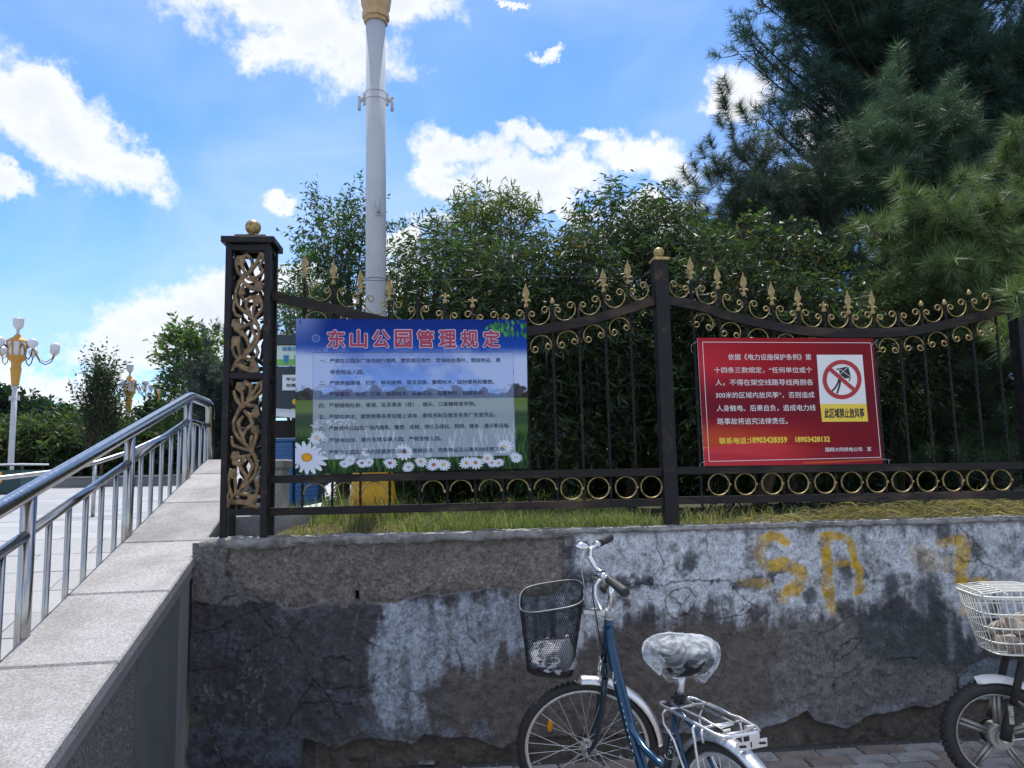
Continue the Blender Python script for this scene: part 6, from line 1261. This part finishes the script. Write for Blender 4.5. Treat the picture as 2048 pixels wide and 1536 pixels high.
# frame
fr = MB(); ax = lambda z: tuple(Matrix.Translation((.915,0,.300)) @ Matrix.Rotation(RK, 4, 'Y') @ Vector((0,0,z)))
fr.tube([ax(.405), ax(.590)], .0185, 20)
fr.tube([ax(.560),(.762,0,.76),(.722,0,.66),(.665,0,.545),(.605,0,.43),(.53,0,.335),(.43,0,.275)], [.021,.023,.0245,.0245,.0235,.022,.021], 20)
BL(fr, 'main_tube', m_frame)
BL(MB().tube([(.695,0,.610),(.655,0,.52),(.60,0,.462),(.52,0,.425),(.44,0,.41),(.355,0,.405)], [.010,.0145,.0155,.0155,.015,.0145], 16), 'upper_tube', m_frame)
s1 = (.268, 0, .682)
BL(MB().tube([(.415,0,.275), s1], .0165, 20), 'seat_tube', m_framed)
BL(MB().tube([(.272,0,.672),(.262,0,.699)], .0195, 16).tube([(.265,-.028,.690),(.265,.036,.690)], .005, 8).tube([(.245,.022,.692),(.240,.026,.66)], .004, 8), 'seat_clamp', m_blk)
BL(MB().tube([(.275,0,.66),(.238,0,.79)], .0125, 16), 'seat_post', m_alu)
for sg in (-1, 1):
    BL(MB().tube([(.285,sg*.018,.625),(.24,sg*.038,.575),(.12,sg*.055,.44),(0,sg*.062,.305)], .0078, 10), 'seat_stay', m_frame)
    BL(MB().tube([(.42,sg*.025,.272),(.33,sg*.04,.28),(0,sg*.062,.305)], .0090, 10), 'chain_stay', m_frame)
for zz in (.555, .455):
    a = (.415-(zz-.275)*.361, 0, zz); b = (a[0]-.0008, 0, a[2]+.0022); BL(MB().tube([a, b], .0171, 24), 'silver_band', m_white)
# lettering on the seat tube: wrapped round it, reading upwards, on the side turned to us
def wrap_text(name, body, z0, z1, ang, size, mat, rad=.0175, off=.03):
    V, F = text_mesh(body, off); a, b = V[:, 0].min(), V[:, 0].max(); c, d = V[:, 1].min(), V[:, 1].max()
    z = z0+(V[:, 0]-a)/(b-a)*(z1-z0); th = R(ang)-((V[:, 1]-c)/(d-c)-.5)*size/rad; xax = .415-(z-.275)*.361
    P = np.stack([xax+rad*np.cos(th), rad*np.sin(th), z], 1); me = bpy.data.meshes.new(name); me.from_pydata(P.tolist(), [], F); me.materials.append(mat); return link(name, me, bk)
wrap_text('lettering', 'HALEI', .470, .542, 150, .017, m_white)
def tube_mark(pts, mat, name):
    BL(MB().tube(pts, .0016, 6), name, mat)
sd = lambda x, z, ph=62: (x, .0243*math.sin(R(ph))*1.0, z)
tube_mark([(.722,.021,.655),(.715,.0235,.672),(.704,.025,.668),(.702,.0255,.652),(.712,.0250,.642),(.716,.0245,.652),(.706,.0250,.662)], m_white, 'white_swirl'); tube_mark([(.712,.0250,.642),(.700,.025,.630),(.688,.025,.632),(.686,.025,.642)], m_white, 'white_swirl')
for i in range(9):
    x = .660-.0105*i; z = .560-.0225*i; BL(MB().tube([(x-.008,.0235,z+.006),(x-.014-.003*(i%2),.0225,z-.003)], .0011, 5), 'letter_mark', m_white)
# rack
rk = group_part('rear_rack', bk); zr = .668
def rr_(pts, r_=.0048, n=10): return MB().tube(pts, r_, n)
out = [(.285,.045,zr+.004),(.292,.062,zr+.002),(.278,.076,zr),(.10,.080,zr),(-.045,.080,zr-.002),(-.072,.070,zr-.003),(-.082,.045,zr-.003),(-.084,0,zr-.003),(-.082,-.045,zr-.003),(-.072,-.070,zr-.003),(-.045,-.080,zr-.002),(.10,-.080,zr),(.278,-.076,zr),(.292,-.062,zr+.002),(.285,-.045,zr+.004)]
BL(rr_(out, .0055), 'outer_loop', m_alu, rk)
BL(rr_([(.27,.034,zr),(.02,.034,zr),(.004,.026,zr),(0,0,zr),(.004,-.026,zr),(.02,-.034,zr),(.27,-.034,zr)], .0045), 'inner_loop', m_alu, rk)
for x in (.235, .03, -.055): BL(rr_([(x,-.079,zr-.005),(x,.079,zr-.005)], .0042), 'cross_bar', m_alu, rk)
BL(rr_([(-.052,.058,zr+.012),(.01,.060,zr+.016),(.05,.052,zr+.014),(.10,.058,zr+.016),(.175,.060,zr+.016),(.185,0,zr+.018),(.175,-.060,zr+.016),(.10,-.058,zr+.016),(.05,-.052,zr+.014),(.01,-.060,zr+.016),(-.052,-.058,zr+.012)], .0022, 8), 'spring_clip', m_wire, rk)
for sg in (-1, 1):
    co = [( -.055+.0075*math.sin(i*1.25), sg*(.030+.0011*i), zr+.004+.0075*math.cos(i*1.25)) for i in range(26)]; BL(rr_(co, .0014, 6), 'coil_spring', m_wire, rk)
    BL(rr_([(.06,sg*.079,zr-.004),(.058,sg*.094,zr-.012),(.050,sg*.094,zr-.05),(.035,sg*.090,.50),(.0,sg*.075,.31)], .0052), 'strut', m_alu, rk)
    BL(rr_([(.235,sg*.079,zr-.004),(.25,sg*.085,zr-.02),(.262,sg*.075,zr-.06),(.225,sg*.060,.56),(.03,sg*.068,.32)], .0042), 'strut', m_alu, rk)
BL(rr_([(.02,.079,zr-.004),(.016,.090,zr-.012),(.012,.088,zr-.045)], .0045), 'hook', m_alu, rk)
BL(rr_([(-.10,.02,.60),(-.13,-.02,.48),(-.05,-.06,.33)], .0028), 'mudguard_stay', m_alu)
pv = MB(); pv.bbox((-.091,-.084,zr-.048),(-.088,.040,zr-.022),.0008).bbox((-.0912,-.055,zr-.023),(-.0882,-.015,zr-.002),.0008)
BL(pv, 'plate_bracket', m_alu, rk)
for y in (-.065, .012): BL(MB().tube([(-.0925,y-.010,zr-.036),(-.0925,y+.012,zr-.034)], .0035, 8), 'slot', m_blk, rk)
BL(MB().box((-.0925,-.022,zr-.042),(-.0914,-.018,zr-.026)), 'slot', m_blk, rk)
# saddle
def saddle():
    vs = []; fs = []; n = 32; m_ = 24
    for i in range(1, m_):
        s_ = i/m_; x = .395-.27*s_; prof = math.sin(math.pi*min(max(s_, 0), 1))**.38; w_ = (.024+.088*float(sstep(.30, .80, s_)))*prof; zc = .826+.010*math.cos(s_*6); hh = (.030+.018*float(sstep(.4,.9,s_)))*prof
        for k in range(n):
            a = 2*math.pi*k/n; z_ = math.sin(a); vs.append((x, w_*math.copysign(abs(math.cos(a))**.8, math.cos(a)), zc+hh*(z_ if z_ > 0 else z_*1.25)))
    vs += [(.397,0,.84), (.123,0,.84)]; q = m_-1; A_, B_ = len(vs)-2, len(vs)-1
    for i in range(q-1):
        for k in range(n): fs.append((i*n+k, i*n+(k+1)%n, (i+1)*n+(k+1)%n, (i+1)*n+k))
    for k in range(n): fs.append((A_, (k+1)%n, k)); fs.append((B_, (q-1)*n+k, (q-1)*n+(k+1)%n))
    return MB().add(vs, fs, True)
BL(saddle(), 'saddle', MAT('black_saddle_vinyl', (.014,.016,.02), .7, spec=.25))
BL(MB().torus((.20,.055,.790), .016, .003, 'z', 20, 6).torus((.20,.055,.780), .016, .003, 'z', 20, 6).torus((.20,-.055,.790), .016, .003, 'z', 20, 6).torus((.20,-.055,.780), .016, .003, 'z', 20, 6), 'saddle_spring', m_chrome)
# cranks, chain guard, pedals, stand
BL(MB().tube([(.42,-.06,.275),(.42,.06,.275)], .018, 16).tube([(.42,-.062,.275),(.25,-.066,.262)], .009, 8).tube([(.42,.062,.275),(.59,.066,.262)], .009, 8).tube([(.42,-.046,.275),(.42,-.043,.275)], .075, 40), 'crank', m_chrome)
for sg, p in ((-1, (.25,-.11,.26)), (1, (.59,.11,.26))): BL(MB().bbox((p[0]-.035,p[1]-.04,p[2]-.012),(p[0]+.035,p[1]+.04,p[2]+.012),.004), 'pedal', m_rub)
BL(MB().bbox((-.03,-.075,.225),(.50,-.068,.335),.006), 'chain_guard', m_framed)
BL(MB().tube([(.30,.05,.27),(.22,.13,.10),(.18,.19,.008)], .008, 10), 'kickstand', m_chrome)
# basket (thing part of the bicycle) : tapered, rounded corners, diamond wire mesh
bs = group_part('basket', bk)
def bsec(f):                       # f=0 rim .. 1 bottom -> centre x, hx, hy, z
    return .250-.016*f, .134-.036*f, .150-.038*f, .672-.310*f
def bpt(u, f, ex=0):               # u in 0..1 round the section
    cx_, hx, hy, z = bsec(f); a = 2*math.pi*u; c_, s_ = math.cos(a), math.sin(a); p = 3.6 if f < .9 else 3.6; q = (abs(c_)**p+abs(s_)**p)**(-1/p)
    tiltz = -.034*(c_*q)*(1-f); return (cx_+(hx+ex)*c_*q, (hy+ex)*s_*q, z+tiltz)
m_brim = MAT('grey_basket_rim', (.12,.13,.15), .4, .5, 20, .2)
for f, r_ in ((0, .0038), (.42, .0026), (.98, .0036)): BL(xf(MB().tube([bpt(i/72, f) for i in range(72)], r_, 8, closed=True), ST), 'rim_wire', m_brim if f == 0 else m_blk, bs)
mesh_v = []; mesh_f = []; NU = 104; NV = 26; fb = MB()
def ribbon(pts, w_):
    P = np.array(pts); d = norm(np.gradient(P, axis=0)); cn = P-np.array([[bsec(0)[0], 0, 0]])*1.0; cn[:, 2] = 0; nn = norm(cn); s_ = norm(np.cross(d, nn))*w_/2; nn = nn*w_/2; m = len(P); V_ = np.concatenate([P-s_, P+nn, P+s_])
    F_ = []
    for i in range(m-1):
        for k in range(3): F_.append((k*m+i, ((k+1)%3)*m+i, ((k+1)%3)*m+i+1, k*m+i+1))
    return V_.tolist(), F_
for sg in (1, -1):
    for i in range(NU):
        V_, F_ = ribbon([bpt((i+sg*j*.62)/NU, .01+.96*j/NV) for j in range(NV+1)], .0023); fb.add(V_, F_)
z_b = bsec(.97)
for sg in (1, -1):
    for i in range(-24, 25):
        pts = []
        for j in range(-20, 21):
            x = .0095*j; y = sg*x+i*.0105
            if abs(x) < z_b[1]*.97 and abs(y) < z_b[2]*.97: pts.append((z_b[0]+x, y, z_b[3]))
        if len(pts) > 2: fb.tube([pts[0], pts[-1]], .0009, 4, smooth=False, cap=False)
o = BL(xf(fb, ST), 'wire_mesh', MAT('black_coated_mesh', (.014,.018,.024), .55, 0, 20, .2, spec=.25), bs); o['kind'] = 'stuff'
BL(xf(MB().tube([(.012,-.012,.617),(.11,-.012,.617)], .006, 6).bbox((.018,-.016,.608),(.112,.016,.626),.002), ST), 'basket_bracket', m_alu, bs)
# white plastic bag lying in the basket
rg2 = np.random.RandomState(4)
def blob(name, c, r_, sc, mat, amp=.35, fr=2.2, n=36, seed=1, M=None, dents=None):
    mb = MB().sphere((0,0,0), 1, n); V_ = np.array(mb.v); a = V_*fr
    d = 1+amp*((fbm(a[:,0]*.5+a[:,2]*.31, a[:,1]*.5+a[:,2]*.47, 1.3, seed*10)-.5)*2+.35*(fbm(a[:,0]+a[:,2]*.3, a[:,1]-a[:,2]*.6, 4.0, seed*10+5)-.5)*2)
    V_ = V_*d[:, None]*r_*np.array(sc)+np.array(c); 
    if dents: V_ = dents(V_)
    mb.v = [tuple(p) for p in V_]; 
    if M is not None: xf(mb, M)
    return mb
bagM = bk.matrix_world
BW = Matrix.Translation((.90,2.48,0)) @ Matrix.Rotation(R(107), 4, 'Z')
def cl_b(V_): V_[:, 2] = np.maximum(V_[:, 2], .380); return V_
m_bag = MAT('white_plastic_film', (.62,.66,.74), .3, 0, 12, .2, trans=.3, bump=.6, bs=30, bd=.02)
bb_ = blob('', (.235,.0,.405), .090, (1.05,1.2,.55), m_bag, .75, 2.6, 56, 3, None, cl_b); bb_.lathe((.175,.06,.42), [(.05,-.02),(.042,.015),(.030,.05),(.016,.085),(.004,.112)], 9, True, .3)
ob = xf(bb_, BW @ ST).build('plastic_bag', m_bag); tag(ob, 'crumpled white plastic bag lying in the bicycle basket', 'bag')
# clear plastic cover round the saddle
m_film = bpy.data.materials.new('clear_plastic_film'); m_film.use_nodes = True; t_ = m_film.node_tree; n_ = t_.nodes; L_ = t_.links; n_.remove(n_['Principled BSDF'])
tr = n_.new('ShaderNodeBsdfTransparent'); tr.inputs[0].default_value = (.88,.91,.95,1); df = n_.new('ShaderNodeBsdfPrincipled'); df.inputs['Base Color'].default_value = (.72,.78,.86,1); df.inputs['Roughness'].default_value = .42; df.inputs['Specular IOR Level'].default_value = .45
tcn = n_.new('ShaderNodeTexCoord'); mp = n_.new('ShaderNodeMapping'); mp.inputs['Scale'].default_value = (1,.6,1.6); L_.new(tcn.outputs['Object'], mp.inputs[0]); no = n_.new('ShaderNodeTexNoise'); no.inputs['Scale'].default_value = 11; no.inputs['Detail'].default_value = 5; no.inputs['Distortion'].default_value = 2.6; L_.new(mp.outputs[0], no.inputs[0])
lw_ = n_.new('ShaderNodeLayerWeight'); lw_.inputs[0].default_value = .35; mrr = n_.new('ShaderNodeMapRange'); mrr.inputs[1].default_value = .44; mrr.inputs[2].default_value = .72; mrr.inputs[3].default_value = .05; mrr.inputs[4].default_value = .56; L_.new(no.outputs[0], mrr.inputs[0])
ad = n_.new('ShaderNodeMath'); ad.operation = 'MULTIPLY_ADD'; ad.inputs[1].default_value = .30; ad.use_clamp = True; L_.new(lw_.outputs['Facing'], ad.inputs[0]); L_.new(mrr.outputs[0], ad.inputs[2])
bu = n_.new('ShaderNodeBump'); bu.inputs['Strength'].default_value = .9; bu.inputs['Distance'].default_value = .008; L_.new(no.outputs[0], bu.inputs['Height']); L_.new(bu.outputs[0], df.inputs['Normal'])
ms = n_.new('ShaderNodeMixShader'); L_.new(ad.outputs[0], ms.inputs[0]); L_.new(tr.outputs[0], ms.inputs[1]); L_.new(df.outputs[0], ms.inputs[2]); L_.new(ms.outputs[0], n_['Material Output'].inputs[0])
n = 96; mm = 40; vs = []; fs = []
J, K_ = np.meshgrid(np.linspace(0, 1, mm+1), np.arange(n), indexing='ij'); A_ = 2*np.pi*K_/n
nzf = lambda sc, sd: fbm(np.cos(A_)*1.2+3+J*.8, np.sin(A_)*1.2+3-J*1.1, sc, sd, 3)-.5
for j in range(mm+1):
    f = j/mm
    for k in range(n):
        a = 2*math.pi*k/n; ca, sa = math.cos(a), math.sin(a)
        if f < .40: q = f/.40*math.pi/2; r_ = math.sin(q); hz_ = .905-.045*(1-math.cos(q))
        else: g = (f-.40)/.60; r_ = 1.0+.07*math.sin(g*2.8)-.42*g**2.0; hz_ = .860-.090*g-.030*max(0, math.cos(a+1.9))**4*g**2+.012*math.sin(a*5)*g*g
        vs.append([.262+(.138*r_)*ca, (.128*r_)*(1-.22*max(0, ca)**1.5)*sa-.008, hz_])
V_ = np.array(vs).reshape(mm+1, n, 3); cr1 = np.abs(nzf(2.5, 601))*2; cr2 = nzf(1.3, 611); rad = V_-np.array([.262, -.008, .83]); rad = norm(rad)
V_ += rad*((.5-cr1)*.015+cr2*.034)[..., None]*(np.clip(J*6, .3, 1))[..., None]; vs = V_.reshape(-1, 3).tolist()
for j in range(mm):
    for k in range(n): fs.append((j*n+k, j*n+(k+1)%n, (j+1)*n+(k+1)%n, (j+1)*n+k))
ob = xf(MB().add(vs, fs, True), BW).build('plastic_cover', m_film); tag(ob, 'crinkled clear plastic bag pulled over the bicycle saddle', 'plastic cover')

# ------------------------------------------------------------------ electric bicycle at the right edge
hb = PY(1996, 1474, 3.42); eb = thing('electric_bicycle', 'electric bicycle at the right edge with mag wheel, black fork and white wire basket', 'electric bicycle', (hb[0], hb[1], 0))
eb.rotation_euler = (0, 0, R(166)); EL = lambda mb, n, m, p=None: mb.build(n, m, p if p is not None else eb, True)
def mag_wheel(x, name, motor=True):
    w = group_part(name, eb); c = (x,0,.243)
    EL(MB().torus(c, .212, .032, 'y', 64, 14), 'tyre', m_rub, w)
    k = MB()
    for i in range(54):
        for sg in (-1, 1):
            a = 2*math.pi*(i+(.5 if sg > 0 else 0))/54; c_, s_ = math.cos(a), math.sin(a); T_ = Matrix(((c_,0,-s_,x),(0,1,0,0),(s_,0,c_,.243),(0,0,0,1))); k.box((.236,sg*.013-.009,-.006),(.2448,sg*.013+.009,.006), T_)
    EL(k, 'tread', m_rub, w)
    m_mag = MAT('dusty_cast_alloy', (.36,.35,.34), .45, .6, 20, .2, col2=(.2,.18,.16), s2=10, t2=.6); m_ = MB().torus(c, .183, .010, 'y', 64, 8, flat=1.8)
    EL(m_, 'rim', m_mag, w)
    for i in range(5):
        for dd in (-.10, .10):
            a = 2*math.pi*i/5+.35; a2 = a+dd*.35; a3 = a+dd*1.6; p0 = (x+.045*math.cos(a3), 0, .243+.045*math.sin(a3)); p1 = (x+.178*math.cos(a2+dd*.25), 0, .243+.178*math.sin(a2+dd*.25)); EL(MB().tube([p0, p1], [.0105,.0075], 8, flat=1.5), 'spoke', m_mag, w)
    EL(MB().tube([(x,-.045,.243),(x,.045,.243)], .052, 28).tube([(x,.045,.243),(x,.062,.243)], .030, 18), 'hub', m_mag, w)
    EL(MB().tube([(x,-.085,.243),(x,.085,.243)], .008, 10).tube([(x,.062,.243),(x,.078,.243)], .014, 6), 'axle', m_chrome, w)
    EL(MB().tube([(x,-.050,.243),(x,-.047,.243)], .062, 28), 'brake_disc', m_blk, w)
mag_wheel(0, 'front_wheel'); mag_wheel(-1.12, 'rear_wheel')
for sg in (-1, 1):
    EL(MB().tube([(0,sg*.075,.243),(-.012,sg*.075,.30),(-.045,sg*.075,.40)], .024, 14).tube([(-.040,sg*.075,.385),(-.11,sg*.072,.62)], .017, 12), 'fork_leg', m_blk)
EL(MB().bbox((-.034,.097,.32),(-.012,.101,.40),.002), 'fork_sticker', MAT('worn_silver_sticker', (.5,.5,.48), .4, .5, 30, .4, col2=(.12,.12,.1), s2=30, t2=.52))
EL(MB().tube([(-.10,-.09,.60),(-.115,0,.63),(-.10,.09,.60)], .022, 12).tube([(-.115,0,.62),(-.29,0,.945)], .022, 14), 'steering_tube', m_blk)
EL(MB().tube([(-.42,-.28,.98),(-.36,-.24,.98),(-.31,-.1,.95),(-.30,0,.94),(-.31,.1,.95),(-.36,.24,.98),(-.42,.28,.98),(-.46,.29,.98)], .012, 12), 'handlebar', m_blk)
EL(MB().tube([(-.14,0,.72),(-.30,0,.50),(-.45,0,.30),(-.85,0,.28)], .026, 14).tube([(-.55,0,.30),(-.68,0,.66)], .018, 12), 'frame', m_framed)
EL(MB().bbox((-.66,-.06,.30),(-.50,.06,.58),.02), 'battery_case', m_blk)
EL(MB().bbox((-.82,-.09,.68),(-.56,.09,.75),.03), 'saddle', m_blk)
EL(MB().bbox((-1.2,-.09,.58),(-.8,.09,.60),.01), 'rear_rack', m_blk)
def efend(a0, a1, r_=.262, w_=.038):
    vs = []; fs = []; n = 26; prof = [(-w_,-.020),(-w_*.85,-.006),(-w_*.45,.004),(0,.008),(w_*.45,.004),(w_*.85,-.006),(w_,-.020)]; m = len(prof)
    for L__ in (0, .003):
        for i in range(n+1):
            a = R(a0+(a1-a0)*i/n); k = min(1, i/4+.45)
            for y_, d in prof: vs.append(((r_+d-L__)*math.cos(a), y_*k, .243+(r_+d-L__)*math.sin(a)))
    o = (n+1)*m
    for i in range(n):
        for j in range(m-1): fs.append((i*m+j, i*m+j+1, (i+1)*m+j+1, (i+1)*m+j)); fs.append((o+i*m+j, o+(i+1)*m+j, o+(i+1)*m+j+1, o+i*m+j+1))
        fs.append((i*m, (i+1)*m, o+(i+1)*m, o+i*m)); fs.append((i*m+m-1, o+i*m+m-1, o+(i+1)*m+m-1, (i+1)*m+m-1))
    EL(MB().add(vs, fs, True), 'mudguard', m_white)
efend(72, 128)
EL(MB().tube([(-.05,.08,.42),(-.12,.11,.30),(-.24,.10,.26)], .004, 8), 'brake_cable', m_blk); EL(MB().tube([(0,.08,.243),(-.16,.09,.27),(-.3,.06,.30)], .0035, 8), 'brake_cable', m_wire)
# white wire basket
wb = group_part('wire_basket', eb)
def wpt(u, f):
    xf_, xb_ = .085-.065*f, -.285+.02*f; hy = .165-.045*f; z = .890-.262*f; cx_ = (xf_+xb_)/2; hx = (xf_-xb_)/2
    a = 2*math.pi*u; c_, s_ = math.cos(a), math.sin(a); p = 5; q = (abs(c_)**p+abs(s_)**p)**(-1/p); return (cx_+hx*c_*q, hy*s_*q, z)
for f, r_ in ((0,.0050),(.03,.0045),(.30,.0036),(.55,.0036),(.80,.0036),(1.0,.0036)): EL(MB().tube([wpt(i/64, f) for i in range(64)], r_, 8, closed=True), 'ring_wire', m_wire, wb)
for i in range(36): EL(MB().tube([wpt((i+.5)/36, .02), wpt((i+.5)/36, 1.0)], .0022, 6), 'upright_wire', m_wire, wb)
for i in range(7): y = -.135+.045*i; EL(MB().tube([(.085,y,.898),(-.03,y,.915),(-.19,y,.915),(-.285,y,.900)], .0034, 8), 'lid_wire', m_wire, wb)
for x in (.07,-.03,-.13,-.23): EL(MB().tube([(x,-.155,.902),(x,-.1,.910),(x,.1,.910),(x,.155,.902)], .0030, 8), 'lid_wire', m_wire, wb)
for i in range(6): y = -.10+.04*i; EL(MB().tube([(.015,y,.628),(-.26,y,.628)], .0024, 6), 'floor_wire', m_wire, wb)
EW = Matrix.Translation((hb[0], hb[1], 0)) @ Matrix.Rotation(R(166), 4, 'Z')
rg3 = random.Random(3)
for i in range(17):
    x = rg3.uniform(-.24, -.01); y = rg3.uniform(-.095, .10); l = i//9; r_ = rg3.uniform(.026, .045); z = .634+r_*.75+.042*l
    if i == 16: x, y, z, r_ = -.11, .04, .75, .062
    ob = blob('', (x, y, z), r_, (rg3.uniform(.9,1.4), rg3.uniform(.8,1.2), rg3.uniform(.7,1)), m_rock, .5, 2.2, 14, 20+i, EW).build('rubble_lump', m_rock)
    ob.data.polygons.foreach_set('use_smooth', [False]*len(ob.data.polygons))
    tag(ob, 'one of the pale rubble lumps piled in the white wire basket' if i != 16 else 'largest pale lump, lying on top of the rubble in the white wire basket', 'rubble', 'rubble in the white wire basket')

# ------------------------------------------------------------------ small debris at the foot of the wall
deb = MB(); rg4 = random.Random(8)
for i in range(90):
    x = rg4.uniform(-.9, 3.4); y = YW-abs(rg4.gauss(0, .07))-.01; s_ = rg4.uniform(.003, .010)*(2 if rg4.random() < .06 else 1); a = rg4.uniform(0, 6.28)
    deb.add([(x+s_*math.cos(a+k*2.1), y+s_*math.sin(a+k*2.1), .001) for k in range(3)]+[(x, y, .002+s_*.7)], [(0,1,3),(1,2,3),(2,0,3),(2,1,0)])
tag(deb.build('plaster_crumbs', m_cement), 'crumbs of fallen plaster along the foot of the wall', 'debris', kind='stuff')
for p_, lab in (((853,1528), 'flat chip of fallen plaster lying on the paving left of the bicycle wheel'), ((1908,1484), 'small pale scrap on the paving under the electric bicycle')):
    q = PZ(*p_, .0); tag(MB().add([(q[0]-.045,q[1]-.01,.003),(q[0]+.04,q[1]-.02,.003),(q[0]+.05,q[1]+.015,.003),(q[0]-.02,q[1]+.02,.003),(q[0]-.04,q[1]-.005,.016),(q[0]+.035,q[1]-.012,.012),(q[0]+.042,q[1]+.01,.012),(q[0]-.018,q[1]+.014,.018)],
       [(0,3,2,1),(4,5,6,7),(0,1,5,4),(1,2,6,5),(2,3,7,6),(3,0,4,7)]).build('plaster_chip', m_cement), lab, 'plaster chip')
